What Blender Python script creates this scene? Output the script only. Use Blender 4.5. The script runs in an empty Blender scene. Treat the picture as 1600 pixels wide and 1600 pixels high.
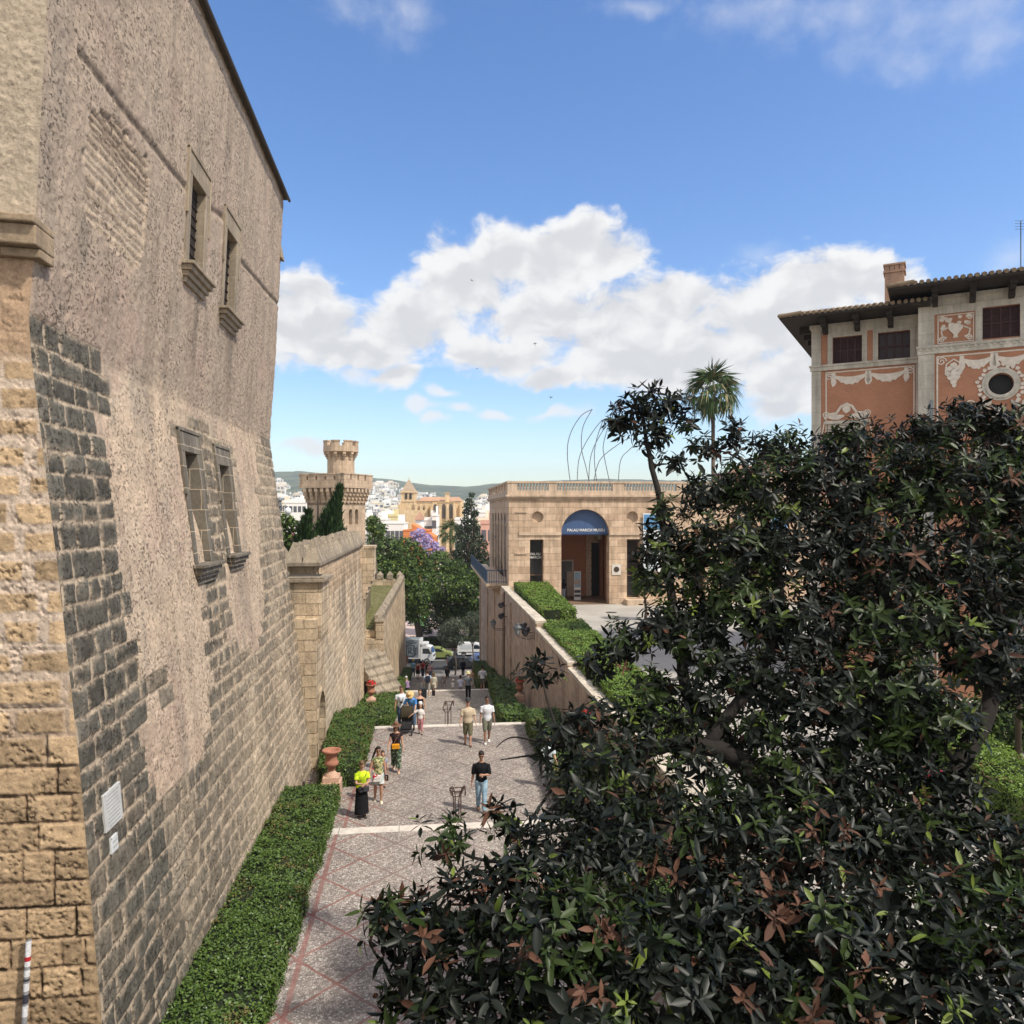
import bpy, math, random
import numpy as np
from mathutils import Vector, Matrix
from mathutils.geometry import tessellate_polygon
R_ = math.radians
S = bpy.context.scene
COL = S.collection
random.seed(11)
rng = np.random.default_rng(11)

# ---------------------------------------------------------------- camera, world, sun, exposure
FPX, CAMZ, YAW = 1200.0, 22.0, R_(6.18)
cam = bpy.data.cameras.new("camera")
cam.sensor_width = 36.0
cam.lens = 27.0
cam.clip_start = 0.1
cam.clip_end = 30000
camo = bpy.data.objects.new("camera", cam)
COL.objects.link(camo)
camo.location = (0, 0, CAMZ)
camo.rotation_euler = (R_(90), 0, -YAW)
S.camera = camo
S.view_settings.view_transform = 'Standard'
S.view_settings.look = 'None'
S.view_settings.exposure = 0.90
S.view_settings.gamma = 1.0
S.render.engine = 'CYCLES'
S.cycles.use_denoising = True
S.cycles.max_bounces = 6
S.cycles.diffuse_bounces = 3
S.cycles.glossy_bounces = 2
S.cycles.transparent_max_bounces = 4

SUN_AZ, SUN_EL = R_(130), R_(52)
sd = bpy.data.lights.new("sun", 'SUN')
sd.energy = 2.6
sd.angle = R_(3)
sd.color = (1.0, 0.93, 0.82)
so = bpy.data.objects.new("sun", sd)
COL.objects.link(so)
tos = Vector((math.sin(SUN_AZ) * math.cos(SUN_EL), math.cos(SUN_AZ) * math.cos(SUN_EL), math.sin(SUN_EL)))
so.rotation_euler = (-tos).to_track_quat('-Z', 'Y').to_euler()

FW = np.array([math.sin(YAW), math.cos(YAW), 0.0])
RT = np.array([math.cos(YAW), -math.sin(YAW), 0.0])
UPV = np.array([0, 0, 1.0])
CAM = np.array([0, 0, CAMZ])
def ray(px, py): return FW + (px - 800) / FPX * RT + (800 - py) / FPX * UPV
def atY(px, py, Y):
    r = ray(px, py); return CAM + r * (Y / r[1])
def atX(px, py, X):
    r = ray(px, py); return CAM + r * (X / r[0])
def atZ(px, py, z):
    r = ray(px, py); return CAM + r * ((z - CAMZ) / r[2])
def atD(px, py, d): return CAM + ray(px, py) * d

# ---------------------------------------------------------------- node helper
class NT:
    def __init__(s, tree): s.t = tree; s.n = tree.nodes; s.l = tree.links
    def node(s, typ, **kw):
        nd = s.n.new(typ)
        for k, v in kw.items(): setattr(nd, k, v)
        return nd
    def put(s, sock, v):
        if isinstance(v, bpy.types.NodeSocket): s.l.new(v, sock)
        elif v is not None:
            try: sock.default_value = v
            except Exception:
                if isinstance(v, (int, float)): sock.default_value = (v, v, v, 1)[:len(sock.default_value)]
                else: sock.default_value = tuple(v)[:3]
    def math(s, op, a, b=None, c=None, clamp=False):
        nd = s.node('ShaderNodeMath', operation=op, use_clamp=clamp)
        s.put(nd.inputs[0], a)
        if b is not None: s.put(nd.inputs[1], b)
        if c is not None: s.put(nd.inputs[2], c)
        return nd.outputs[0]
    def vmath(s, op, a, b=None):
        nd = s.node('ShaderNodeVectorMath', operation=op)
        s.put(nd.inputs[0], a)
        if b is not None: s.put(nd.inputs[1], b)
        return nd.outputs['Value'] if op in ('LENGTH', 'DOT_PRODUCT') else nd.outputs[0]
    def noise(s, vec, scale, detail=4, rough=.55, dist=0.0):
        nd = s.node('ShaderNodeTexNoise')
        s.put(nd.inputs['Vector'], vec); s.put(nd.inputs['Scale'], scale)
        s.put(nd.inputs['Detail'], detail); s.put(nd.inputs['Roughness'], rough); s.put(nd.inputs['Distortion'], dist)
        return nd.outputs['Fac']
    def voro(s, vec, scale, feature='F1'):
        nd = s.node('ShaderNodeTexVoronoi', feature=feature)
        s.put(nd.inputs['Vector'], vec); s.put(nd.inputs['Scale'], scale)
        return nd
    def mix(s, fac, a, b, blend='MIX'):
        nd = s.node('ShaderNodeMixRGB', blend_type=blend)
        s.put(nd.inputs[0], fac); s.put(nd.inputs[1], c4(a)); s.put(nd.inputs[2], c4(b))
        return nd.outputs[0]
    def ss(s, x, lo, hi):
        nd = s.node('ShaderNodeMapRange', interpolation_type='SMOOTHSTEP')
        s.put(nd.inputs['Value'], x); s.put(nd.inputs['From Min'], lo); s.put(nd.inputs['From Max'], hi)
        return nd.outputs['Result']
    def mapr(s, x, a, b, c, d):
        nd = s.node('ShaderNodeMapRange')
        s.put(nd.inputs[0], x)
        for i, v in enumerate((a, b, c, d)): s.put(nd.inputs[i + 1], v)
        return nd.outputs[0]
    def scale(s, vec, sc):
        nd = s.node('ShaderNodeMapping'); s.put(nd.inputs['Vector'], vec); nd.inputs['Scale'].default_value = sc
        return nd.outputs[0]
    def bump(s, h, strength=.3, dist=.02, normal=None):
        nd = s.node('ShaderNodeBump'); s.put(nd.inputs['Height'], h)
        nd.inputs['Strength'].default_value = strength; nd.inputs['Distance'].default_value = dist
        if normal is not None: s.put(nd.inputs['Normal'], normal)
        return nd.outputs[0]
def c4(c):
    if isinstance(c, (tuple, list)) and len(c) == 3: return (c[0], c[1], c[2], 1)
    return c
def lin(r, g, b):
    f = lambda v: ((v / 255 + .055) / 1.055) ** 2.4 if v > 10 else v / 255 / 12.92
    return (f(r), f(g), f(b))

# ---------------------------------------------------------------- sky: Nishita plus procedural cumulus in azimuth / elevation
def build_world():
    w = bpy.data.worlds.new("World"); S.world = w; w.use_nodes = True
    T = NT(w.node_tree); T.n.clear()
    out = T.node('ShaderNodeOutputWorld'); bg = T.node('ShaderNodeBackground')
    bg.inputs['Strength'].default_value = 0.15
    sky = T.node('ShaderNodeTexSky', sky_type='NISHITA', sun_disc=False)
    sky.sun_elevation = SUN_EL; sky.sun_rotation = SUN_AZ
    sky.air_density = 1.0; sky.dust_density = 0.7; sky.ozone_density = 1.6; sky.altitude = 20
    tc = T.node('ShaderNodeTexCoord')
    sp = T.node('ShaderNodeSeparateXYZ'); T.l.new(tc.outputs['Generated'], sp.inputs[0])
    az = T.math('ARCTAN2', sp.outputs[0], sp.outputs[1])
    el = T.math('ARCSINE', sp.outputs[2])
    cb = T.node('ShaderNodeCombineXYZ'); T.put(cb.inputs[0], az); T.put(cb.inputs[1], el)
    P = cb.outputs[0]
    def ae(px, py):
        r = ray(px, py); return math.atan2(r[0], r[1]), math.atan2(r[2], math.hypot(r[0], r[1]))
    wn = T.node('ShaderNodeTexNoise'); T.put(wn.inputs['Vector'], P); wn.inputs['Scale'].default_value = 14; wn.inputs['Detail'].default_value = 3
    warp = T.vmath('SCALE', T.vmath('SUBTRACT', wn.outputs['Color'], (.5, .5, .5)))
    warp.node.inputs['Scale'].default_value = .05
    PW = T.vmath('ADD', P, warp)
    def blobs(lst):
        acc = None
        for (px, py, rx, ry) in lst:
            a0, e0 = ae(px, py)
            q = T.vmath('MULTIPLY', T.vmath('SUBTRACT', PW, (a0, e0, 0)), (FPX / rx, FPX / ry, 0))
            v = T.math('SUBTRACT', 1.0, T.vmath('LENGTH', q))
            acc = v if acc is None else T.math('SMOOTH_MAX', acc, v, .25)
        return acc
    cum = blobs([(480, 500, 120, 75), (555, 545, 130, 45), (490, 455, 65, 40), (640, 500, 110, 60), (730, 440, 120, 80), (800, 400, 100, 60),
                 (870, 400, 110, 65), (915, 370, 75, 45), (960, 400, 70, 45), (850, 490, 150, 60), (780, 550, 110, 40), (980, 520, 170, 90),
                 (1040, 470, 100, 50), (1080, 560, 180, 60), (1000, 580, 150, 40), (1200, 500, 150, 80), (1290, 450, 130, 65), (1250, 580, 110, 60),
                 (1370, 450, 70, 40), (860, 590, 60, 22), (1225, 630, 70, 28), (620, 590, 50, 26), (300, 520, 160, 70),
                 (100, 600, 200, 60)])
    small = blobs([(655, 634, 40, 13), (678, 650, 34, 10), (715, 634, 34, 12), (768, 648, 40, 11), (865, 645, 55, 17), (560, 580, 60, 20), (480, 700, 80, 14),
                   (690, 612, 40, 12)])
    wisp = blobs([(1180, 15, 150, 30), (1330, 10, 230, 45), (1500, 20, 260, 55), (1420, 85, 70, 50), (625, 20, 70, 60), (1185, 402, 55, 26), 
                  (540, 5, 60, 25), (1590, 400, 50, 40), (1560, 60, 90, 40), (1000, 5, 90, 20)])
    ns = T.scale(PW, (1, 1.5, 1))
    n1 = T.noise(ns, 17, 10, .61)
    n2 = T.noise(T.vmath('ADD', ns, (-.012, .026, 0)), 17, 4, .5); n6 = T.noise(ns, 17, 4, .5)
    nw = T.noise(T.scale(P, (1, 1.25, 1)), 22, 7, .62)
    d1 = T.ss(T.math('ADD', cum, T.math('MULTIPLY', T.math('SUBTRACT', n1, .5), 1.7)), -.02, .46)
    d2 = T.math('MULTIPLY', T.ss(T.math('ADD', small, T.math('MULTIPLY', T.math('SUBTRACT', n1, .5), 2.0)), .0, .8), .8)
    d3 = T.math('MULTIPLY', T.ss(T.math('ADD', wisp, T.math('MULTIPLY', T.math('SUBTRACT', nw, .5), 1.9)), -.05, 1.7), .42)
    dens = T.math('MAXIMUM', T.math('MAXIMUM', d1, d2), d3)
    lit = T.ss(T.math('ADD', T.math('MULTIPLY', T.math('SUBTRACT', n6, n2), 1.7), T.math('MULTIPLY', T.math('SUBTRACT', .42, cum), .55)), -.38, .30)
    cc = T.mix(lit, (2.62, 2.66, 2.76), (3.45, 3.45, 3.45))
    hs = T.node('ShaderNodeHueSaturation'); T.l.new(sky.outputs[0], hs.inputs['Color'])
    hs.inputs['Saturation'].default_value = 1.26; hs.inputs['Value'].default_value = .76; hs.inputs['Hue'].default_value = .507
    # unseen cloud added behind the viewpoint and overhead to whiten the fill light
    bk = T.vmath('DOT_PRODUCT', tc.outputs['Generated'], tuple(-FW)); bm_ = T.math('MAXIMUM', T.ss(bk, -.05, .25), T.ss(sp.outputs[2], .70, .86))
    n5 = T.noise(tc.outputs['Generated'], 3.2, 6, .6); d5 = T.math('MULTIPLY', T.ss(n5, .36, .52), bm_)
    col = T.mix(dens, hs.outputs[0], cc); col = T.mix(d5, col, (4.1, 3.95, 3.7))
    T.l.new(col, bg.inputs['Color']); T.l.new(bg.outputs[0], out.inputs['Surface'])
build_world()

# ---------------------------------------------------------------- object helpers
def tag(o, label=None, cat=None, group=None, kind=None):
    if label: o['label'] = label
    if cat: o['category'] = cat
    if group: o['group'] = group
    if kind: o['kind'] = kind
    return o
def empty(name, loc=(0, 0, 0), rz=0.0):
    o = bpy.data.objects.new(name, None); COL.objects.link(o)
    o.location = loc; o.rotation_euler = (0, 0, rz); o.empty_display_size = .2
    return o
def kids(o): return [c for c in COL.objects if c.parent == o]
def copy_tree(o, parent=None):
    c = o.copy(); COL.objects.link(c); c.parent = parent
    for k in list(o.children): copy_tree(k, c)
    return c
def raw_mesh(name, V, faces, mats, mi=None, parent=None, smooth=False, col=None, uv=True, loc=None, rz=0):
    """faces: (n,k) int array or list of such arrays; mi: material index per face"""
    if not isinstance(faces, list): faces = [faces]
    faces = [np.asarray(f, dtype=np.int32) for f in faces if len(f)]
    V = np.asarray(V, dtype=np.float32)
    me = bpy.data.meshes.new(name)
    nl = sum(f.size for f in faces); nf = sum(len(f) for f in faces)
    me.vertices.add(len(V)); me.vertices.foreach_set('co', V.ravel())
    me.loops.add(nl); me.polygons.add(nf)
    li = np.concatenate([f.ravel() for f in faces])
    tot = np.concatenate([np.full(len(f), f.shape[1], dtype=np.int32) for f in faces])
    st = np.concatenate([[0], np.cumsum(tot)[:-1]]).astype(np.int32)
    me.loops.foreach_set('vertex_index', li)
    me.polygons.foreach_set('loop_start', st); me.polygons.foreach_set('loop_total', tot)
    if mi is not None: me.polygons.foreach_set('material_index', np.asarray(mi, dtype=np.int32))
    if smooth: me.polygons.foreach_set('use_smooth', np.ones(nf, dtype=bool))
    me.update(calc_edges=True)
    if uv:
        nr = np.empty(nf * 3, dtype=np.float32); me.polygons.foreach_get('normal', nr); nr = nr.reshape(-1, 3)
        ln = np.repeat(nr, tot, axis=0); p = V[li]
        h = np.hypot(ln[:, 0], ln[:, 1]); flat = np.abs(ln[:, 2]) > .75
        hx = np.where(h < 1e-6, 1, -ln[:, 1] / np.maximum(h, 1e-6)); hy = np.where(h < 1e-6, 0, ln[:, 0] / np.maximum(h, 1e-6))
        u = np.where(flat, p[:, 0], p[:, 0] * hx + p[:, 1] * hy); v = np.where(flat, p[:, 1], p[:, 2])
        ul = me.uv_layers.new(name='UVMap'); ul.data.foreach_set('uv', np.stack([u, v], 1).astype(np.float32).ravel())
    if col is not None:
        ca = me.color_attributes.new('Col', 'FLOAT_COLOR', 'POINT')
        ca.data.foreach_set('color', np.concatenate([col, np.ones((len(col), 1))], 1).astype(np.float32).ravel())
    for m in (mats if isinstance(mats, (list, tuple)) else [mats]): me.materials.append(m)
    o = bpy.data.objects.new(name, me); COL.objects.link(o)
    if parent is not None: o.parent = parent
    if loc is not None: o.location = loc
    if rz: o.rotation_euler = (0, 0, rz)
    return o

class MB:
    """collects faces of any size and builds ONE mesh object"""
    def __init__(s): s.v = []; s.f = []; s.m = []
    def add(s, vs, fs, mat=0):
        b = len(s.v); s.v.extend([tuple(map(float, p)) for p in vs])
        for f in fs: s.f.append([b + i for i in f]); s.m.append(mat)
        return s
    def hexa(s, p, mat=0):
        return s.add(p, [(0, 3, 2, 1), (4, 5, 6, 7), (0, 1, 5, 4), (1, 2, 6, 5), (2, 3, 7, 6), (3, 0, 4, 7)], mat)
    def box(s, a, b, mat=0):
        x0, y0, z0 = (min(a[i], b[i]) for i in range(3)); x1, y1, z1 = (max(a[i], b[i]) for i in range(3))
        return s.hexa([(x0, y0, z0), (x1, y0, z0), (x1, y1, z0), (x0, y1, z0), (x0, y0, z1), (x1, y0, z1), (x1, y1, z1), (x0, y1, z1)], mat)
    def obox(s, O, U, Vv, N, u0, u1, v0, v1, n0, n1, mat=0):
        O, U, Vv, N = map(np.asarray, (O, U, Vv, N))
        P = lambda u, v, n: O + U * u + Vv * v + N * n
        return s.hexa([P(u0, v0, n0), P(u1, v0, n0), P(u1, v0, n1), P(u0, v0, n1), P(u0, v1, n0), P(u1, v1, n0), P(u1, v1, n1), P(u0, v1, n1)], mat)
    def tube(s, pts, rad, n=8, mat=0, caps=True):
        pts = [Vector(p) for p in pts]
        if not isinstance(rad, (list, tuple)): rad = [rad] * len(pts)
        vs = []; fs = []
        t = (pts[1] - pts[0]).normalized()
        side = t.orthogonal().normalized()
        for i, p in enumerate(pts):
            a = pts[min(i + 1, len(pts) - 1)] - pts[max(i - 1, 0)]
            t = a.normalized() if a.length > 1e-9 else t
            side = (side - t * side.dot(t))
            side = side.normalized() if side.length > 1e-6 else t.orthogonal().normalized()
            b = t.cross(side)
            for k in range(n):
                an = 2 * math.pi * k / n
                vs.append(p + (side * math.cos(an) + b * math.sin(an)) * rad[i])
        for i in range(len(pts) - 1):
            for k in range(n):
                k2 = (k + 1) % n
                fs.append((i * n + k, i * n + k2, (i + 1) * n + k2, (i + 1) * n + k))
        if caps:
            fs.append(tuple(range(n - 1, -1, -1))); fs.append(tuple((len(pts) - 1) * n + k for k in range(n)))
        return s.add(vs, fs, mat)
    def lathe(s, prof, c=(0, 0, 0), n=20, mat=0, sx=1, sy=1):
        vs = []; fs = []
        for (r, z) in prof:
            for k in range(n):
                an = 2 * math.pi * k / n
                vs.append((c[0] + r * sx * math.cos(an), c[1] + r * sy * math.sin(an), c[2] + z))
        for i in range(len(prof) - 1):
            for k in range(n):
                k2 = (k + 1) % n
                fs.append((i * n + k, i * n + k2, (i + 1) * n + k2, (i + 1) * n + k))
        fs.append(tuple(range(n - 1, -1, -1))); fs.append(tuple((len(prof) - 1) * n + k for k in range(n)))
        return s.add(vs, fs, mat)
    def prism(s, poly, O, U, Vv, N, n0, n1, mat=0, holes=(), edge_mat=None):
        """polygon in (u,v) with holes, extruded along N from n0 to n1"""
        O, U, Vv, N = (np.asarray(a, float) for a in (O, U, Vv, N))
        loops = [list(poly)] + [list(h) for h in holes]
        flat = [p for lp in loops for p in lp]
        tris = tessellate_polygon([[Vector((p[0], p[1], 0)) for p in lp] for lp in loops])
        P = lambda p, n: O + U * p[0] + Vv * p[1] + N * n
        A = [P(p, n0) for p in flat]; B = [P(p, n1) for p in flat]; k = len(flat)
        fs = []
        flip = np.dot(np.cross(U, Vv), N) < 0
        for t in tris:
            a, b, c = t
            ar = (flat[b][0] - flat[a][0]) * (flat[c][1] - flat[a][1]) - (flat[b][1] - flat[a][1]) * (flat[c][0] - flat[a][0])
            if (ar < 0) != flip: a, b, c = a, c, b
            fs.append((k + a, k + b, k + c)); fs.append((a, c, b))
        s.add(A + B, fs, mat)
        off = 0
        for li, lp in enumerate(loops):
            n = len(lp)
            area = sum(lp[i][0] * lp[(i + 1) % n][1] - lp[(i + 1) % n][0] * lp[i][1] for i in range(n))
            vs = [P(p, n0) for p in lp] + [P(p, n1) for p in lp]
            rev = (area < 0) != (li > 0); rev = rev != flip
            q = []
            for i in range(n):
                j = (i + 1) % n
                q.append((j, i, n + i, n + j) if rev else (i, j, n + j, n + i))
            s.add(vs, q, mat if edge_mat is None else edge_mat)
        return s
    def build(s, name, mats, parent=None, smooth=False, loc=None, rz=0, bevel=0):
        me = bpy.data.meshes.new(name)
        me.from_pydata(s.v, [], s.f)
        me.polygons.foreach_set('material_index', np.array(s.m, dtype=np.int32))
        if smooth: me.polygons.foreach_set('use_smooth', np.ones(len(s.f), dtype=bool))
        me.update()
        nf = len(s.f); V = np.array(s.v, dtype=np.float32)
        tot = np.array([len(f) for f in s.f]); li = np.concatenate([np.array(f) for f in s.f])
        nr = np.empty(nf * 3, dtype=np.float32); me.polygons.foreach_get('normal', nr); nr = nr.reshape(-1, 3)
        ln = np.repeat(nr, tot, axis=0); p = V[li]
        h = np.hypot(ln[:, 0], ln[:, 1]); flat = np.abs(ln[:, 2]) > .75
        hx = np.where(h < 1e-6, 1, -ln[:, 1] / np.maximum(h, 1e-6)); hy = np.where(h < 1e-6, 0, ln[:, 0] / np.maximum(h, 1e-6))
        u = np.where(flat, p[:, 0], p[:, 0] * hx + p[:, 1] * hy); v = np.where(flat, p[:, 1], p[:, 2])
        ul = me.uv_layers.new(name='UVMap'); ul.data.foreach_set('uv', np.stack([u, v], 1).astype(np.float32).ravel())
        for m in (mats if isinstance(mats, (list, tuple)) else [mats]): me.materials.append(m)
        o = bpy.data.objects.new(name, me); COL.objects.link(o)
        if parent is not None: o.parent = parent
        if loc is not None: o.location = loc
        if rz: o.rotation_euler = (0, 0, rz)
        if bevel:
            b = o.modifiers.new('bevel', 'BEVEL'); b.width = bevel; b.segments = 2; b.limit_method = 'ANGLE'
        return o

# ---------------------------------------------------------------- materials
def newmat(name):
    m = bpy.data.materials.new(name); m.use_nodes = True
    T = NT(m.node_tree); T.n.clear()
    out = T.node('ShaderNodeOutputMaterial'); b = T.node('ShaderNodeBsdfPrincipled')
    T.l.new(b.outputs[0], out.inputs['Surface'])
    return m, T, b
_mc = {}
def M(name, col, rough=.8, var=.2, scale=5., bump=.15, bscale=40., metal=0., spec=.3):
    if name in _mc: return _mc[name]
    m, T, b = newmat(name)
    tc = T.node('ShaderNodeTexCoord').outputs['Object']
    n = T.noise(tc, scale, 5, .6); n2 = T.noise(tc, bscale, 3, .6)
    k = T.mapr(T.math('ADD', T.math('MULTIPLY', n, .7), T.math('MULTIPLY', n2, .3)), .3, .7, 1 - var, 1 + var)
    T.put(b.inputs['Base Color'], T.mix(1.0, col, T.node_col(k), 'MULTIPLY'))
    b.inputs['Roughness'].default_value = rough; b.inputs['Metallic'].default_value = metal
    b.inputs['Specular IOR Level'].default_value = spec
    if bump: T.put(b.inputs['Normal'], T.bump(n2, bump, .01))
    _mc[name] = m
    return m
def _node_col(s, k):
    nd = s.node('ShaderNodeCombineColor'); 
    for i in range(3): s.put(nd.inputs[i], k)
    return nd.outputs[0]
NT.node_col = _node_col
def stone(name, c1, c2, mortar, bw=.8, bh=.4, ms=.012, var=.25, bump=.5, rough=.9, stain=.3, pit=.0):
    """ashlar stone laid out in the UV metres of the wall"""
    m, T, b = newmat(name)
    uv = T.node('ShaderNodeTexCoord').outputs['UV']; ob = T.node('ShaderNodeTexCoord').outputs['Object']
    nz = T.node('ShaderNodeTexNoise'); T.put(nz.inputs['Vector'], ob); nz.inputs['Scale'].default_value = 3.0
    wv = T.vmath('SCALE', T.vmath('SUBTRACT', nz.outputs['Color'], (.5, .5, .5))); wv.node.inputs['Scale'].default_value = .05
    br = T.node('ShaderNodeTexBrick'); T.put(br.inputs['Vector'], T.vmath('ADD', uv, wv))
    br.inputs['Scale'].default_value = 1; br.inputs['Brick Width'].default_value = bw; br.inputs['Row Height'].default_value = bh
    br.inputs['Mortar Size'].default_value = ms; br.inputs['Mortar Smooth'].default_value = .4; br.inputs['Bias'].default_value = 0
    br.offset_frequency = 2; br.offset = .5
    br.inputs['Color1'].default_value = c4(c1); br.inputs['Color2'].default_value = c4(c2); br.inputs['Mortar'].default_value = c4(mortar)
    n = T.noise(ob, 1.3, 6, .62); n2 = T.noise(ob, 14, 5, .65); n3 = T.noise(ob, 60, 3, .7)
    k = T.mapr(T.math('ADD', T.math('MULTIPLY', n, .5), T.math('MULTIPLY', n2, .5)), .3, .7, 1 - var, 1 + var)
    col = T.mix(1.0, br.outputs['Color'], T.node_col(k), 'MULTIPLY')
    vs_ = T.mapr(T.noise(T.scale(ob, (1, 1, .09)), 3.2, 5, .65), .3, .7, .74, 1.22)
    col = T.mix(1.0, col, T.node_col(vs_), 'MULTIPLY')
    st = T.ss(T.noise(T.scale(ob, (1, 1, .25)), 2.2, 6, .65), .52, .75)
    col = T.mix(T.math('MULTIPLY', st, stain), col, (.10, .09, .075), 'MIX')
    if pit:
        pv = T.ss(T.noise(ob, 22, 4, .7), .60, .72)
        col = T.mix(T.math('MULTIPLY', pv, pit), col, (.12, .09, .06), 'MIX')
    T.put(b.inputs['Base Color'], col); b.inputs['Roughness'].default_value = rough; b.inputs['Specular IOR Level'].default_value = .2
    hgt = T.math('ADD', T.math('MULTIPLY', br.outputs['Fac'], -.6), T.math('ADD', T.math('MULTIPLY', n2, .8), T.math('MULTIPLY', n3, .4)))
    T.put(b.inputs['Normal'], T.bump(hgt, bump, .03))
    return m
def vcol_stone(name, pit_shade=.5, bump=.6, fine=1.0):
    """albedo from the wall's own vertex colours (which stone, mortar or plaster) plus pitted grain with painted pit shade"""
    m, T, b = newmat(name)
    at = T.node('ShaderNodeAttribute', attribute_name='Col').outputs['Color']
    ob = T.node('ShaderNodeTexCoord').outputs['Object']
    n1 = T.noise(ob, 5 * fine, 6, .65); n2 = T.noise(ob, 26 * fine, 5, .7); n3 = T.noise(T.scale(ob, (1, .8, 1.1)), 15 * fine, 5, .78, .35)
    k = T.mapr(T.math('ADD', T.math('MULTIPLY', n1, .5), T.math('MULTIPLY', n2, .5)), .32, .68, .70, 1.30)
    col = T.mix(1.0, at, T.node_col(k), 'MULTIPLY')
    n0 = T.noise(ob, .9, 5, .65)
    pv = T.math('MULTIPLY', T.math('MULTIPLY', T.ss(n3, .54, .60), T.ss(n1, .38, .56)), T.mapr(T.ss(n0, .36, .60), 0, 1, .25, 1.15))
    col = T.mix(T.math('MULTIPLY', pv, pit_shade), col, T.mix(.80, col, (.050, .040, .032)))  # dark colour stands in for self-shadow inside each hollow
    T.put(b.inputs['Base Color'], col); b.inputs['Roughness'].default_value = .95; b.inputs['Specular IOR Level'].default_value = .15
    h = T.math('SUBTRACT', T.math('ADD', T.math('MULTIPLY', n1, .6), T.math('MULTIPLY', n2, .5)), T.math('MULTIPLY', pv, .9))
    T.put(b.inputs['Normal'], T.bump(h, bump, .03))
    return m
def leafmat(name, c, c2, rough=.5, spec=.4, trans=0.0, scale=3.0):
    m, T, b = newmat(name)
    ob = T.node('ShaderNodeTexCoord').outputs['Object']
    ge = T.node('ShaderNodeNewGeometry')
    f = T.math('ADD', T.math('MULTIPLY', ge.outputs['Random Per Island'], .75), T.math('MULTIPLY', T.noise(ob, scale, 3), .4), clamp=True)
    T.put(b.inputs['Base Color'], T.mix(f, c, c2)); b.inputs['Roughness'].default_value = rough; b.inputs['Specular IOR Level'].default_value = spec
    if trans:
        out = [n for n in T.n if n.type == 'OUTPUT_MATERIAL'][0]
        tr = T.node('ShaderNodeBsdfTranslucent'); T.put(tr.inputs[0], T.mix(f, c, c2))
        mx = T.node('ShaderNodeMixShader'); mx.inputs[0].default_value = trans
        T.l.new(b.outputs[0], mx.inputs[1]); T.l.new(tr.outputs[0], mx.inputs[2]); T.l.new(mx.outputs[0], out.inputs['Surface'])
    return m
def glassm(name, c=(.02, .025, .03), rough=.08):
    m, T, b = newmat(name)
    ob = T.node('ShaderNodeTexCoord').outputs['Object']
    T.put(b.inputs['Base Color'], T.mix(T.noise(ob, 3, 2), c, tuple(v * 1.8 for v in c)))
    b.inputs['Roughness'].default_value = rough; b.inputs['Specular IOR Level'].default_value = .6
    return m

# ---------------------------------------------------------------- numpy value noise and ashlar pattern
def h2(i, j, s=0):
    i = i.astype(np.int64) if hasattr(i, 'astype') else np.int64(i); j = j.astype(np.int64) if hasattr(j, 'astype') else np.int64(j)
    n = (i * 374761393 + j * 668265263 + s * 974634777) & 0xffffffff
    n = ((n ^ (n >> 13)) * 1274126177) & 0xffffffff
    n = ((n ^ (n >> 16)) * 2246822519) & 0xffffffff
    return ((n ^ (n >> 15)) & 0xffffff) / float(0xffffff)
def vn(x, y, s=0):
    i = np.floor(x); j = np.floor(y); fx = x - i; fy = y - j
    fx = fx * fx * (3 - 2 * fx); fy = fy * fy * (3 - 2 * fy)
    a = h2(i, j, s); b = h2(i + 1, j, s); c = h2(i, j + 1, s); d = h2(i + 1, j + 1, s)
    return a + (b - a) * fx + (c - a) * fy + (a - b - c + d) * fx * fy
def fbm(x, y, s=0, o=4, g=.55):
    t = 0; a = 1; w = 0
    for k in range(o):
        t = t + a * vn(x * 2 ** k, y * 2 ** k, s + k * 17); w += a; a *= g
    return t / w
def ashlar(u, v, ch, bw, seed=0, jit=.35):
    """block random, distance to the joint, block centre for every (u,v)"""
    r = np.random.default_rng(seed)
    v0 = v.min() - ch; nrow = int((v.max() - v0) / (ch * .6)) + 4
    vb = v0 + np.concatenate([[0], np.cumsum(ch * (1 + jit * (r.random(nrow) - .5)))])
    row = np.clip(np.searchsorted(vb, v.ravel()) - 1, 0, nrow - 1).reshape(v.shape)
    dv = np.minimum(v - vb[row], vb[row + 1] - v); cv = (vb[row] + vb[row + 1]) / 2
    rnd = np.zeros_like(u); du = np.zeros_like(u); cu = np.zeros_like(u)
    for k in np.unique(row):
        m = row == k; uu = u[m]
        nb = int((u.max() - u.min()) / (bw * .5)) + 6
        ub = u.min() - bw * (1 + r.random()) + np.concatenate([[0], np.cumsum(bw * (1 + 1.1 * (r.random(nb) - .5)))])
        q = np.clip(np.searchsorted(ub, uu) - 1, 0, nb - 1)
        du[m] = np.minimum(uu - ub[q], ub[q + 1] - uu); cu[m] = (ub[q] + ub[q + 1]) / 2
        rnd[m] = r.random(nb + 1)[q]
    return rnd, np.minimum(du, dv), cu, cv
def inpoly(x, y, poly):
    r = np.zeros(x.shape, bool); n = len(poly)
    for i in range(n):
        x0, y0 = poly[i]; x1, y1 = poly[(i + 1) % n]
        if y0 == y1: continue
        c = ((y0 > y) != (y1 > y)) & (x < (x1 - x0) * (y - y0) / (y1 - y0) + x0)
        r ^= c
    return r
def sst(x, a, b):
    t = np.clip((x - a) / (b - a), 0, 1); return t * t * (3 - 2 * t)
def gridfaces(nu, nv, flip=False):
    i = np.arange(nu - 1)[:, None] * nv + np.arange(nv - 1)[None, :]
    i = i.ravel(); f = np.stack([i, i + nv, i + nv + 1, i + 1], 1)
    return f[:, ::-1] if flip else f

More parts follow.
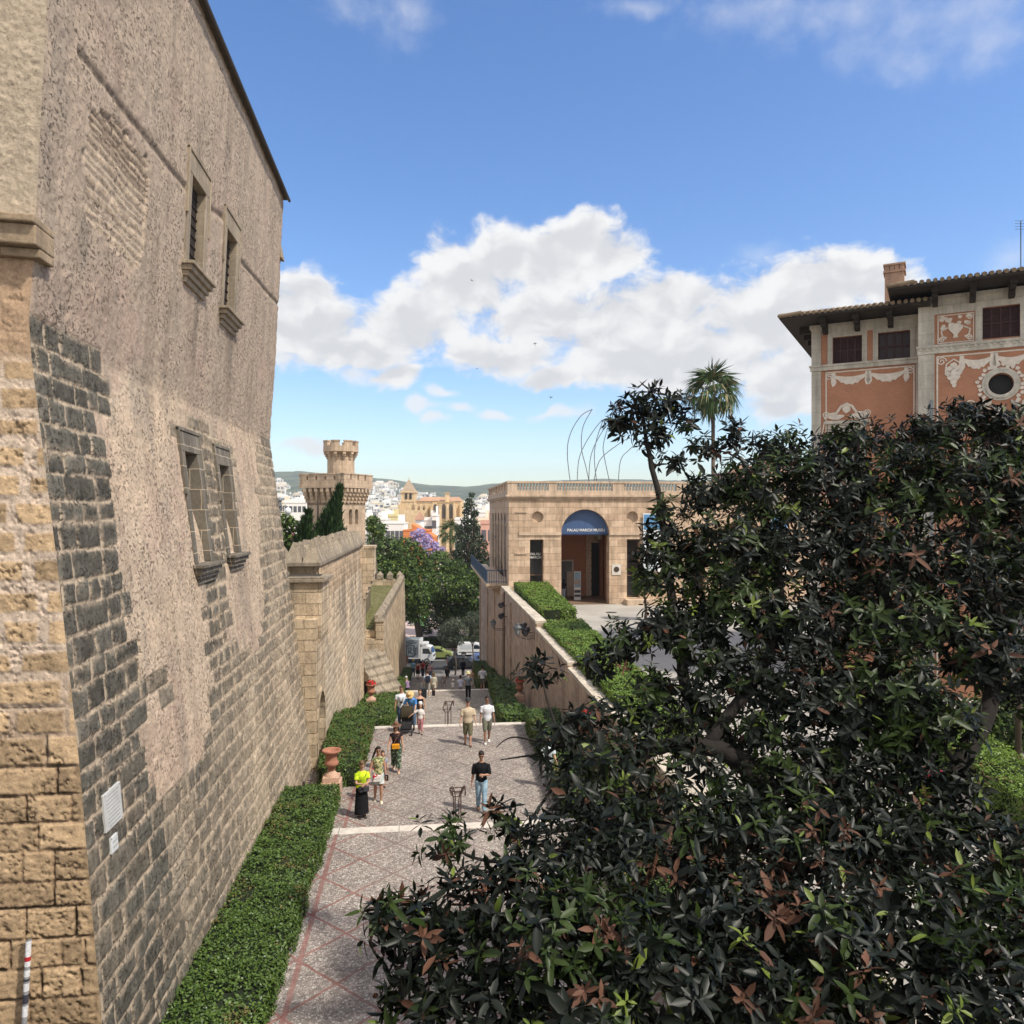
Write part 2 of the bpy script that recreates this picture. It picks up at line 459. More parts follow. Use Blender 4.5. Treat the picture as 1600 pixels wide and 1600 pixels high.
# ---------------------------------------------------------------- stairs profile
TREADS = []      # (y0, y1, z)
def _flight(y0, y1, h0, h1, n):
    for k in range(n):
        a = y0 + (y1 - y0) * k / n; b = y0 + (y1 - y0) * (k + 1) / n
        TREADS.append((a, b, CAMZ - (h0 + (h1 - h0) * (k + 1) / n)))
TREADS.append((1.6, 20.5, CAMZ - 8.3))
_flight(20.5, 21.9, 8.3, 8.9, 4)
TREADS[-1] = (TREADS[-1][0], 32.3, TREADS[-1][2])
_flight(32.3, 36.9, 8.9, 10.2, 9)
_flight(36.9, 56.6, 10.2, 13.05, 19)
_flight(56.6, 65.0, 13.05, 15.15, 14)
_flight(65.0, 76.0, 15.15, 16.15, 7)
_flight(76.0, 96.0, 16.15, 20.9, 32)
def ground(y):
    for a, b, z in TREADS:
        if a <= y < b: return z
    return CAMZ - 8.3 if y < 2 else 1.0
# ---------------------------------------------------------------- ground, stairs, forecourt, avenue
def paving_mat(name, red=1.0, base=(.295, .252, .222)):
    m, T, b = newmat(name)
    ob = T.node('ShaderNodeTexCoord').outputs['Object']
    v = T.voro(ob, 21.0); ve = T.voro(ob, 21.0, 'DISTANCE_TO_EDGE')
    sp = T.node('ShaderNodeSeparateColor'); T.l.new(v.outputs['Color'], sp.inputs[0])
    n = T.noise(ob, .7, 6, .65); n2 = T.noise(ob, 5, 4, .6)
    peb = T.mix(sp.outputs[0], tuple(c * .62 for c in base), tuple(min(1, c * 1.55) for c in base))
    peb = T.mix(T.ss(sp.outputs[1], .84, .92), peb, (.50, .46, .41))
    peb = T.mix(T.ss(ve.outputs['Distance'], .10, .015), peb, tuple(c * .5 for c in base))
    s = T.node('ShaderNodeSeparateXYZ'); T.l.new(ob, s.inputs[0])
    x = T.math('MULTIPLY', s.outputs[0], 1 / 1.62); y = T.math('MULTIPLY', s.outputs[1], 1 / 1.62)
    def line(c, w):
        f = T.math('FRACT', c); d = T.math('ABSOLUTE', T.math('SUBTRACT', f, .5))
        return T.ss(d, w, w * .45)
    wob = T.math('MULTIPLY', T.math('SUBTRACT', n2, .5), .05)
    l = T.math('MAXIMUM', line(T.math('ADD', T.math('ADD', x, y), wob), .032), line(T.math('ADD', T.math('SUBTRACT', x, y), wob), .032))
    edge = T.math('MULTIPLY', T.ss(s.outputs[0], -2.44, -2.40), T.ss(s.outputs[0], -2.30, -2.34))
    near = T.math('MAXIMUM', T.ss(s.outputs[0], -.9, -1.5), T.math('MULTIPLY', T.ss(s.outputs[1], 19.5, 15.0), .7))
    rc = T.mix(T.ss(n2, .35, .65), (.20, .085, .07), (.27, .14, .12))
    lc = T.mix(T.math('MULTIPLY', near, red), (.20, .155, .14), rc)
    col = T.mix(T.math('MULTIPLY', l, .92), peb, lc)
    col = T.mix(T.math('MULTIPLY', edge, red * .8), col, rc)
    k = T.mapr(n, .3, .7, .78, 1.2)
    col = T.mix(1.0, col, T.node_col(k), 'MULTIPLY')
    T.put(b.inputs['Base Color'], col); b.inputs['Roughness'].default_value = .85; b.inputs['Specular IOR Level'].default_value = .25
    h = T.math('ADD', T.ss(ve.outputs['Distance'], 0, .25), T.math('MULTIPLY', n2, .5))
    T.put(b.inputs['Normal'], T.bump(h, .5, .015))
    return m
M_PAVE = paving_mat('pebble_mosaic', 1.0)
M_PAVE2 = paving_mat('pebble_steps', 0.0, (.265, .235, .205))
M_NOSE = stone('nosing_stone', (.62, .56, .49), (.54, .49, .43), (.2, .17, .15), 1.55, 2.0, .012, .12, .3, .8, .15)
M_GRND = M('city_ground', (.30, .26, .23), .95, .3, .05, .1, 4)
M_ASPH = M('asphalt', (.055, .055, .058), .9, .25, .8, .4, 60)
M_COURT = M('court_paving', (.36, .335, .30), .9, .22, .5, .25, 30)
M_KERB = M('kerb_stone', (.24, .215, .19), .9, .15, 2, .2, 30)
M_PINKP = M('promenade_paving', (.50, .38, .33), .9, .2, .3, .1, 10)

def sheet(name, x0, x1, y0, y1, z, m, kind='structure'):
    o = raw_mesh(name, [(x0, y0, z), (x1, y0, z), (x1, y1, z), (x0, y1, z)], np.array([[0, 1, 2, 3]]), m)
    o['kind'] = kind; return o
sheet('ground', -3000, 3400, -250, 3200, .90, M_GRND)
XL, XR = -5.2, 5.75
def build_stairs():
    near = MB(); far = MB(); nose = MB()
    for i, (a, b, z) in enumerate(TREADS):
        mb = near if (b - a) > 5 else far
        zl = TREADS[i + 1][2] if i + 1 < len(TREADS) else 1.0
        mb.add([(XL, a, z), (XR, a, z), (XR, b, z), (XL, b, z)], [(0, 1, 2, 3)])
        mb.add([(XL, b, z), (XR, b, z), (XR, b, zl), (XL, b, zl)], [(0, 1, 2, 3)])
    o = near.build('landing', M_PAVE); o['kind'] = 'structure'
    o = far.build('stairs', M_PAVE2); o['kind'] = 'structure'
    for (y, xa, xb) in ((20.5, -2.6, 3.95), (32.3, -2.25, 3.9), (56.6, -1.75, 4.45), (76.0, -1.9, 4.5), (65.0, -1.8, 4.5)):
        z = [t[2] for t in TREADS if abs(t[1] - y) < 1e-6][0]
        nose.box((xa, y - (.36 if y < 40 else .45), z - .10), (xb, y + .02, z + .004))
    for (a, b, z) in TREADS:                      # thin stone edge on every long tread of the ramp
        pass
    o = nose.build('nosing', M_NOSE); o['kind'] = 'structure'
build_stairs()
FC = CAMZ - 7.35     # forecourt level
cb = MB(); cb.box((6.02, 1.7, .95), (70, 60.2, FC)); o = cb.build('forecourt', M_COURT); o['kind'] = 'structure'
for (px, py) in ((893, 972), (955, 957)):        # two round manhole covers
    p = atZ(px, py, FC)
    mb = MB(); mb.lathe([(.42, 0), (.42, .012), (.36, .016), (.34, .010), (.05, .012)], (p[0], p[1], FC), 20)
    tag(mb.build('manhole_cover', M('cover_iron', (.06, .055, .05), .7, .2)), 'dark round manhole cover %s on the pale forecourt' % ('nearer the long hedge' if px < 900 else 'nearer the arched entrance'), 'manhole cover', 'manhole covers in the forecourt')
cb = MB(); cb.box((-60, -40, .95), (70, 1.55, CAMZ - 1.75)); o = cb.build('terrace', M_COURT); o['kind'] = 'structure'
# avenue below the stairs
AVZ = 1.0
sheet('pavement', -40, 40, 96.0, 101.5, AVZ + .12, M_KERB)
sheet('avenue_road', -160, 160, 101.6, 117.0, AVZ, M_ASPH)
sheet('promenade', -160, 160, 117.2, 190, AVZ + .12, M_PINKP)
cb = MB(); cb.box((-160, 101.5, .92), (160, 101.62, AVZ + .124)); cb.box((-160, 117.0, .92), (160, 117.2, AVZ + .124))
o = cb.build('kerb', M_KERB); o['kind'] = 'structure'
mk = MB()
for k in range(-20, 20): mk.box((k * 5, 109.2, AVZ), (k * 5 + 2.2, 109.34, AVZ + .004))
o = mk.build('road_markings', M('road_paint', (.75, .75, .72), .7, .1)); o['kind'] = 'structure'
cb = MB(); cb.box((-45, 28.2, .95), (-4.6, 62, 16.5)); o = cb.build('garden_ground', M('garden_soil', (.16, .13, .08), .95, .3, 1)); o['kind'] = 'structure'

# ---------------------------------------------------------------- left palace: battered ashlar and plaster wall
NP = np.array([(13.5, -3.80), (10.0, -4.02), (8.5, -4.10), (6.5, -4.24), (3.3, -4.50), (.8, -4.76), (-2.0, -5.09), (-2.5, -5.12), (-3.3, -5.06), (-6.6, -4.90), (-12, -4.76)])
FP = np.array([(13.5, -3.55), (11.0, -3.80), (8.8, -4.00), (4.4, -4.48), (1.76, -4.91), (-.44, -5.18), (-2.4, -5.46), (-2.9, -5.44), (-5.3, -5.27), (-10.8, -5.00), (-12, -4.97)])
Y0W, Y1W = 10.5, 27.2
def wallX(Y, z):
    H = CAMZ - np.asarray(z, float)
    a = np.interp(-H, -NP[:, 0], NP[:, 1]); b = np.interp(-H, -FP[:, 0], FP[:, 1])
    t = (np.asarray(Y, float) - Y0W) / (Y1W - Y0W)
    return a + (b - a) * t
def wallpt(px, py):
    X = -4.8
    for _ in range(12):
        p = atX(px, py, X); X = float(wallX(min(max(p[1], Y0W), Y1W), p[2]))
    return (p[1], p[2])
PLA = (.55, .43, .32)
def palace():
    root = empty('palace_building', (-5, 19, 13))
    root.location = (0, 0, 0)
    tag(root, 'tall weathered palace with battered ashlar base, patched plaster and narrow windows along the stairs', 'palace')
    t = np.linspace(0, 1, 330); ys = Y0W + (Y1W - Y0W) * (.42 * t + .58 * t ** 1.7)
    zs = np.concatenate([np.arange(12.0, 26.0, .03), np.arange(26.0, 32.85, .035)])
    Yg, Zg = np.meshgrid(ys, zs, indexing='ij')
    X = wallX(Yg, Zg)
    wp = lambda lst: [wallpt(*p) for p in lst]
    # stones
    rnd, ed, cu, cv = ashlar(Yg + .06 * (fbm(Yg * 1.5, Zg * 1.5, 301) - .5), Zg + .10 * (fbm(Yg * 1.1, Zg * 1.1, 303) - .5), .35, .72, 5)
    wob = .012 * (fbm(Yg * 9, Zg * 9, 3) - .5)
    ed = ed + .075 * (fbm(Yg * 7, Zg * 7, 13, 4, .7) - .5)
    plaster_lo = wp([(150, 545), (168, 640), (172, 772), (206, 935), (206, 1050), (232, 1100), (225, 1185), (262, 1230), (300, 1190), (331, 1145), (331, 1060), (320, 1000), (316, 900), (292, 700), (272, 680),
                     (280, 650), (330, 672), (360, 700), (372, 800), (352, 900), (362, 1005), (400, 1012), (410, 960), (405, 850), (400, 700), (420, 660), (430, 500), (60, 400)])
    hidez = wallpt(200, 610)[1]
    pl = inpoly(cu, cv, plaster_lo) | (cv > CAMZ + 2.45)
    island = inpoly(cu, cv, wp([(215, 1075), (235, 1060), (262, 1050), (262, 1090), (225, 1110)]))
    pl &= ~island
    qf = (cu > Y1W - 1.1 - .7 * (rnd > .5)) & (cv < CAMZ + 1.9)       # far quoins
    pl &= ~qf
    tw = wp([(150, 545), (50, 540), (50, 520), (160, 585)])
    # exposed rubble patch high on the wall
    patch = wp([(140, 165), (158, 172), (192, 205), (230, 252), (228, 320), (222, 400), (200, 415), (170, 380), (128, 335), (130, 240)])
    rp, ep, cu2, cv2 = ashlar(Yg + .30 * (fbm(Yg * 2, Zg * 2, 305) - .5), Zg + .14 * (fbm(Yg * 1.5, Zg * 2.2, 307) - .5), .15, .55, 9, .9)
    inp = inpoly(Yg + .5 * (fbm(Yg * 2.5, Zg * 2.5, 309, 5, .7) - .5), Zg + .5 * (fbm(Yg * 2.5, Zg * 2.5, 311, 5, .7) - .5), patch)
    band_u = Yg
    # albedo
    n1 = fbm(Yg * 1.2, Zg * .8, 21, 5); n2 = fbm(Yg * 6, Zg * 6, 31, 4); n3 = fbm(Yg * 2.2, Zg * .5, 41, 4); n4 = fbm(Yg * 14, Zg * 11, 61, 3)
    col = np.empty(Yg.shape + (3,)); col[:] = PLA
    up = sst(Zg, CAMZ + 2.3, CAMZ + 2.7)[..., None]
    col = col * (1 - up) + np.array((.44, .345, .262)) * up
    lo = (1 - up) * sst(fbm(Yg * .7, Zg * .7, 77), .45, .6)[..., None]
    col = col * (1 - .55 * lo) + np.array((.60, .46, .33)) * .55 * lo
    pink = sst(fbm(Yg * .9, Zg * .6, 87), .5, .68)[..., None]
    col = col * (1 - .35 * pink) + np.array((.44, .305, .245)) * .35 * pink
    grey = (sst(n3, .5, .72) * .45)[..., None]
    col = col * (1 - grey) + np.array((.27, .235, .19)) * grey
    seam = np.exp(-((Zg - (CAMZ + 2.42 + .05 * (n2 - .5))) / .10) ** 2) * .5
    seam += np.exp(-((Zg - (CAMZ + 7.4)) / .08) ** 2) * .25 * (n1 > .45)
    col *= (1 - .55 * seam * sst(n2, .2, .6))[..., None]
    drip = sst(fbm(Yg * 3.2, Zg * .16, 401, 4, .6), .50, .66) * sst(fbm(Yg * .6, Zg * .5, 403), .40, .55)
    col *= (1 - .17 * drip)[..., None]
    blot = sst(fbm(Yg * 1.7, Zg * 1.5, 405, 6, .65), .52, .64); col = col * (1 - .30 * blot[..., None]) + np.array((.30, .245, .19)) * .30 * blot[..., None]
    for (sx, sy_) in ((300, 465), (352, 515), (325, 885), (372, 872)):
        a_ = wallpt(sx, sy_); st_ = np.exp(-((Yg - a_[0] - .5) / .7) ** 2) * sst(Zg, a_[1] - 3.2, a_[1]) * (Zg < a_[1] + .1) * sst(fbm(Yg * 5, Zg * .3, 407), .35, .6); col *= (1 - .30 * st_)[..., None]
    # two long grooves where the old roof met the wall
    disp = .020 * (n2 - .5) + .05 * (n1 - .5) + .030 * (n4 - .5)
    for a, bb in ((wallpt(120, 80), wallpt(295, 300)), (wallpt(295, 300), wallpt(355, 345)), (wallpt(352, 380), wallpt(436, 478))):
        tt = np.clip((Yg - a[0]) / (bb[0] - a[0]), 0, 1); zl = a[1] + (bb[1] - a[1]) * tt + .05 * (n4 - .5)
        on = ((Yg > a[0]) & (Yg < bb[0])) * np.exp(-((Zg - zl) / .07) ** 2)
        col *= (1 - .5 * on)[..., None]; disp -= .05 * on
    # lower stones
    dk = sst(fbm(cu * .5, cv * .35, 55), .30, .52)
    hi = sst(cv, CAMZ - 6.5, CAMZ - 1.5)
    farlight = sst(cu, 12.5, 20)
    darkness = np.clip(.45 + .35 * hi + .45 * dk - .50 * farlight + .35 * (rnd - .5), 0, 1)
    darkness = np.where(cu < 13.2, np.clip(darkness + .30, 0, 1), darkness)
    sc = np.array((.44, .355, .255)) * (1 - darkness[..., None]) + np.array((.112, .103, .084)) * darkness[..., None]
    sv = fbm(Yg * 16, Zg * 3.5, 313, 4, .7)
    sc *= (.75 + .5 * rnd)[..., None] * (.60 + .8 * n2)[..., None] * (.55 + .9 * sv)[..., None]
    jw = .008 + .016 * n1 + .020 * farlight * sst(n2, .45, .6)
    mort = sst(ed, jw + .012, jw - .002)
    smear = sst(fbm(Yg * 2.5, Zg * 2.5, 99, 5, .65), .48, .58) * (.40 + .6 * farlight)
    mort = np.maximum(mort, smear * sst(ed, .12, .03))
    mc = np.array((.46, .365, .265)) * (.8 + .4 * n4)[..., None]
    sc = sc * (1 - mort[..., None]) + mc * mort[..., None]
    sdisp = .020 * sst(ed, jw, jw + .035) + .014 * (rnd - .5) + .03 * (n2 - .5)
    m = (~pl)[..., None]
    col = np.where(m, sc, col); disp = np.where(~pl, sdisp, disp + .018)
    # weathered patch near the near corner is darkest on its upper edge
    sc2 = np.array((.47, .365, .265)) * (.78 + .42 * rp)[..., None] * (.7 + .6 * n2)[..., None]
    mo2 = sst(ep + wob, .045, .015); top = sst(cv2, wallpt(190, 300)[1], wallpt(160, 200)[1])
    mcol = np.array((.47, .375, .285)) * (1 - top[..., None]) + np.array((.24, .18, .13)) * top[..., None]
    sc2 = sc2 * (1 - mo2[..., None]) + mcol * mo2[..., None]
    col = np.where(inp[..., None], sc2, col); disp = np.where(inp, -.02 + .028 * sst(ep, .0, .05) + .03 * (n2 - .5), disp)
    # window openings
    wins = []
    for (l, r, tl, bl, kind) in ((295, 313, 268, 418, 'u'), (350, 364, 352, 486, 'u'), (297, 318, 708, 884, 'l'), (349, 364, 728, 868, 'l')):
        a = wallpt(l, (tl + bl) / 2); b2 = wallpt(r, (tl + bl) / 2); tp = wallpt(l, tl)[1]; bt = wallpt(l, bl)[1]
        y0, y1, z0, z1 = a[0], a[0] + (1.05 if kind == 'u' else .95), bt, tp
        wins.append((y0, y1, z0, z1, kind))
        h = (Yg > y0 - .04) & (Yg < y1 + .04) & (Zg > z0 - .02) & (Zg < z1 + .04)
        if kind == 'u':
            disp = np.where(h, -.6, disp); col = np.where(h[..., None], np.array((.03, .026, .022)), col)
        else:
            dep = -.10 - .5 * np.clip((Zg - z0 - .3) / (z1 - z0 - .3), 0, 1) ** 1.5
            disp = np.where(h, dep, disp); col = np.where(h[..., None], np.array(PLA) * (.8 + .35 * n2)[..., None], col)
    py0, pz0 = wallpt(150, 1345); py1, pz1 = wallpt(192, 1225); inq = (Yg > py0 - .1) & (Yg < py1 + .1) & (Zg > pz0 - .2) & (Zg < pz1 + .2); disp = np.where(inq, np.minimum(disp, .02), disp)
    disp = disp * sst(Yg, Y0W, Y0W + .06)
    V = np.stack([X + disp, Yg, Zg], -1).reshape(-1, 3)
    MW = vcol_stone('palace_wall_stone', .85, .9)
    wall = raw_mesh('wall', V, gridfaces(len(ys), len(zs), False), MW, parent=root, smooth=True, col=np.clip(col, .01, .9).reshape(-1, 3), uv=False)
    # window dressings follow the lean of the wall
    MF = stone('window_stone', (.33, .265, .19), (.28, .23, .17), (.38, .31, .23), .5, .6, .012, .3, .4, .9, .35)
    MG = stone('window_grey_stone', (.17, .15, .12), (.13, .115, .095), (.40, .33, .25), .5, .45, .014, .35, .5, .9, .3)
    MD = M('dark_opening', (.03, .022, .018), .8, .3)
    def sb(mb, y0, y1, z0, z1, o0, o1):
        P = lambda y, z, o: (float(wallX(y, z)) + o, y, z)
        mb.hexa([P(y0, z0, o0), P(y0, z0, o1), P(y1, z0, o1), P(y1, z0, o0), P(y0, z1, o0), P(y0, z1, o1), P(y1, z1, o1), P(y1, z1, o0)])
    for (y0, y1, z0, z1, k) in wins:
        w = empty('window'); w.parent = root
        mf = MF if k == 'u' else MG
        fr = MB(); t = .26 if k == 'u' else .24
        sb(fr, y0 - t, y0, z0, z1, -.6, .050); sb(fr, y1, y1 + t, z0, z1, -.6, .050); sb(fr, y0 - t, y1 + t, z1, z1 + .42, -.6, .055)
        sb(fr, y0 - t - .07, y0 - t, z1 - .9, z1 + .48, -.1, .075); sb(fr, y1 + t, y1 + t + .07, z1 - .9, z1 + .48, -.1, .075)
        sb(fr, y0 - t - .07, y1 + t + .07, z1 + .42, z1 + .50, -.1, .080)
        fr.build('frame', mf, w, bevel=.012)
        si = MB()
        for q, (o, zz, zh) in enumerate(((.26, 0, .07), (.20, -.07, .11), (.13, -.18, .11), (.07, -.29, .12))):
            sb(si, y0 - t - .12 + q * .05, y1 + t + .12 - q * .05, z0 + zz - zh, z0 + zz - .002, -.3, o)
        si.build('sill', mf, w, bevel=.01)
        if k == 'u':
            sh = MB(); sb(sh, y0, y1, z0, z1, -.5, -.15)
            for q in range(9): sb(sh, y0, y1, z0 + q * (z1 - z0) / 9 + .02, z0 + q * (z1 - z0) / 9 + .05, -.16, -.13)
            sb(sh, (y0 + y1) / 2 - .04, (y0 + y1) / 2 + .04, z0, z1, -.16, -.12)
            sh.build('shutter', MD, w)
    # near pier facing the camera: orange sandstone below a ledge, plaster above
    us = np.arange(-9.5, -3.6, .022); zs2 = np.arange(12.0, 32.6, .022)
    xs0 = np.linspace(0, 1, 190)
    Z2, T2 = np.meshgrid(zs2, xs0, indexing='ij')
    cx = wallX(Y0W, Z2); U2 = -8.6 + (cx + 8.6) * T2 ** .85
    rnd, ed, cu, cv = ashlar(U2, Z2, .37, .62, 15, .2)
    n1 = fbm(U2 * 1.3, Z2 * 1.3, 121, 5); n2 = fbm(U2 * 7, Z2 * 9, 131, 5, .65); n4 = fbm(U2 * 18, Z2 * 22, 141, 4, .65)
    ed = ed + .03 * (n2 - .5)
    up2 = Z2 > CAMZ + 3.45
    sc = np.array((.50, .355, .215)) * (.72 + .5 * rnd)[..., None] * (.72 + .56 * n2)[..., None]
    ero = sst(n4, .55, .72) * sst(n1, .35, .6)
    sc *= (1 - .45 * ero)[..., None]
    hi = sst(Z2, CAMZ - 3.8, CAMZ - 1.6)
    jw = .014 + .035 * hi + .03 * hi * sst(n1, .4, .65)
    mort = sst(ed, jw + .02, jw - .004)
    mc = np.array((.58, .46, .36)) * (.8 + .4 * n4)[..., None]
    mc = mc * hi[..., None] + np.array((.36, .25, .155)) * (1 - hi[..., None])
    crack = sst(ed, .02, .0) * (1 - hi) * sst(fbm(cu * 3, cv * 3, 8), .42, .5)
    sc = sc * (1 - mort[..., None]) + mc * mort[..., None]
    sc *= (1 - .8 * crack)[..., None]
    sm = (Z2 > CAMZ + .9) & ~up2
    sm2 = sst(Z2 + .3 * (n1 - .5), CAMZ + 1.7, CAMZ + 2.1)[..., None] * sm[..., None]
    sc = sc * (1 - sm2) + np.array((.42, .29, .19)) * (.8 + .4 * n2)[..., None] * sm2
    d2 = .022 * sst(ed, jw - .01, jw + .02) * (1 - .6 * hi) + .014 * (rnd - .5) + .035 * (n2 - .5) - .03 * ero - .04 * crack
    pc = np.array((.42, .345, .26)) * (.78 + .44 * n2)[..., None]
    col = np.where(up2[..., None], pc, sc); d2 = np.where(up2, .03 * (n2 - .5) + .03 * (n4 - .5), d2)
    edge = sst(T2, .965, 1.0); d2 = d2 * (1 - edge)
    V = np.stack([U2, Y0W - d2, Z2], -1).reshape(-1, 3)
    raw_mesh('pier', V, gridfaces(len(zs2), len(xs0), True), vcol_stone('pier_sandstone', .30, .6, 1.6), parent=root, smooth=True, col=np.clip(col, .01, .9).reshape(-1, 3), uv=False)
    le = MB(); x1 = atY(68, 365, Y0W)[0]
    for (o, za, zb) in ((.34, 3.62, 3.72), (.26, 3.36, 3.617), (.12, 3.24, 3.357)):
        le.hexa([(-9.5, Y0W - o, CAMZ + za + .2), (x1 + o * .1, Y0W - o, CAMZ + za), (x1, Y0W + .3, CAMZ + za), (-9.5, Y0W + .3, CAMZ + za + .2),
                 (-9.5, Y0W - o, CAMZ + zb + .2), (x1 + o * .1, Y0W - o, CAMZ + zb), (x1, Y0W + .3, CAMZ + zb), (-9.5, Y0W + .3, CAMZ + zb + .2)])
    le.build('ledge', stone('ledge_stone', (.36, .27, .18), (.30, .225, .15), (.2, .15, .1), 1.2, .6, .01, .4, .6, .9, .6), root, bevel=.02)
    # unseen box added behind the faces to block light, roof edge
    bd = MB(); bd.box((-16, Y0W + .7, 11), (-6.3, Y1W - .1, 32.6))
    bd.build('core_wall', M('rubble', (.33, .26, .19), .95), root)
    rf = MB()
    e0 = float(wallX(Y0W, 32.8)); e1 = float(wallX(Y1W, 32.8))
    rf.hexa([(-16, Y0W - .2, 32.82), (e0 + .12, Y0W - .2, 32.82), (e1 + .14, Y1W + .15, 32.82), (-16, Y1W + .15, 32.82), (-16, Y0W - .2, 32.95), (e0 + .12, Y0W - .2, 32.95), (e1 + .14, Y1W + .15, 32.95), (-16, Y1W + .15, 32.95)])
    rf.build('roof', M('roof_edge', (.09, .075, .06), .9, .3), root)
    gt = MB(); gt.tube([(e0 + .17, Y0W, 32.80), (e1 + .19, Y1W + .15, 32.80)], .05, 8); gt.build('gutter', M('gutter_metal', (.07, .06, .055), .6), root)
    sp = MB(); q = wallpt(437, 390); sp.hexa([(wallX(Y1W, q[1]) - .3, Y1W - .2, q[1] - .25), (wallX(Y1W, q[1]) + .10, Y1W - .2, q[1] - .3), (wallX(Y1W, q[1]) + .10, Y1W + .25, q[1] - .3), (wallX(Y1W, q[1]) - .3, Y1W + .25, q[1] - .25),
                                    (wallX(Y1W, q[1]) - .3, Y1W - .2, q[1] + .3), (wallX(Y1W, q[1]) + .0, Y1W - .2, q[1] + .25), (wallX(Y1W, q[1]) + .0, Y1W + .25, q[1] + .25), (wallX(Y1W, q[1]) - .3, Y1W + .25, q[1] + .3)])
    sp.build('spout', MF, root, bevel=.03)
    return root, sb
PAL, _sb = palace()
# marble plaque and the small notice under it
def plaque(px0, px1, py0, py1, name, label, cat, col, lines):
    (ya, z1) = wallpt(px0, py0); z0 = wallpt(px0, py1)[1]; yb = wallpt(px1, (py0 + py1) / 2 - 8)[0]
    mb = MB(); P = lambda y, z, o: (float(wallX(y, z)) + o, y, z)
    mb.hexa([P(ya, z0, -.05), P(ya, z0, .045), P(yb, z0, .045), P(yb, z0, -.05), P(ya, z1, -.05), P(ya, z1, .045), P(yb, z1, .045), P(yb, z1, -.05)])
    o = mb.build(name, M(name + '_marble', tuple(v * .8 for v in col), .5, .2, 3), bevel=.006); tag(o, label, cat)
    t = MB()
    r = random.Random(px0)
    for k in range(lines):
        z = z1 - (z1 - z0) * (k + 1) / (lines + 1); w = (yb - ya)
        y = ya + w * (.12 + .1 * r.random())
        while y < yb - w * .18:
            l = w * (.03 + .05 * r.random())
            t.hexa([P(y, z - .008, .03), P(y, z - .008, .048), P(y + l, z - .008, .048), P(y + l, z - .008, .03), P(y, z + .008, .03), P(y, z + .008, .048), P(y + l, z + .008, .048), P(y + l, z + .008, .03)])
            y += l + w * .02
    for (fy, fz) in ((.06, .04), (.94, .04), (.06, .96), (.94, .96)):
        yy = ya + (yb - ya) * fy; zz = z0 + (z1 - z0) * fz
        t.hexa([P(yy - .012, zz - .012, .03), P(yy - .012, zz - .012, .050), P(yy + .012, zz - .012, .050), P(yy + .012, zz - .012, .03), P(yy - .012, zz + .012, .03), P(yy - .012, zz + .012, .050), P(yy + .012, zz + .012, .050), P(yy + .012, zz + .012, .03)])
    t.build('lettering', M('engraving', (.36, .36, .355), .8), o)
plaque(156, 187, 1244, 1308, 'marble_plaque', 'larger white marble plaque screwed to the battered stone wall', 'plaque', (.62, .62, .60), 9)
plaque(168, 180, 1311, 1338, 'paper_notice', 'small white notice fixed just below the marble plaque', 'notice', (.74, .75, .74), 2)
# stickered pipe against the pier
def pipe():
    p0 = atY(36, 1640, Y0W - .15); p1 = atY(45, 1466, Y0W - .12)
    mb = MB(); mb.tube([p0, p1], .032, 12); o = mb.build('post', M('pole_grey', (.30, .30, .31), .5, .2))
    o.name = 'metal_pole'
    tag(o, 'thin grey metal pole covered in stickers leaning on the sandstone pier', 'pole')
    st = MB(); d = np.array(p1) - np.array(p0); r = random.Random(4)
    segs = [(.30, .40, 1), (.42, .50, 0), (.53, .60, 1), (.62, .64, 0), (.66, .72, 1), (.75, .98, 1), (.80, .84, 2)]
    for a, b, m in segs: st.tube([p0 + d * a, p0 + d * b], .034 if m != 2 else .0352, 12, m, caps=False)
    st.build('sticker', [M('sticker_dark', (.05, .05, .07), .5), M('sticker_white', (.7, .7, .72), .5, .35, 30), M('sticker_red', (.5, .03, .04), .5)], o)
    cap = MB(); cap.lathe([(.036, 0), (.04, .03), (.02, .05)], tuple(p1), 10); cap.build('cap', M('pole_cap', (.25, .18, .10), .7), o)
pipe()

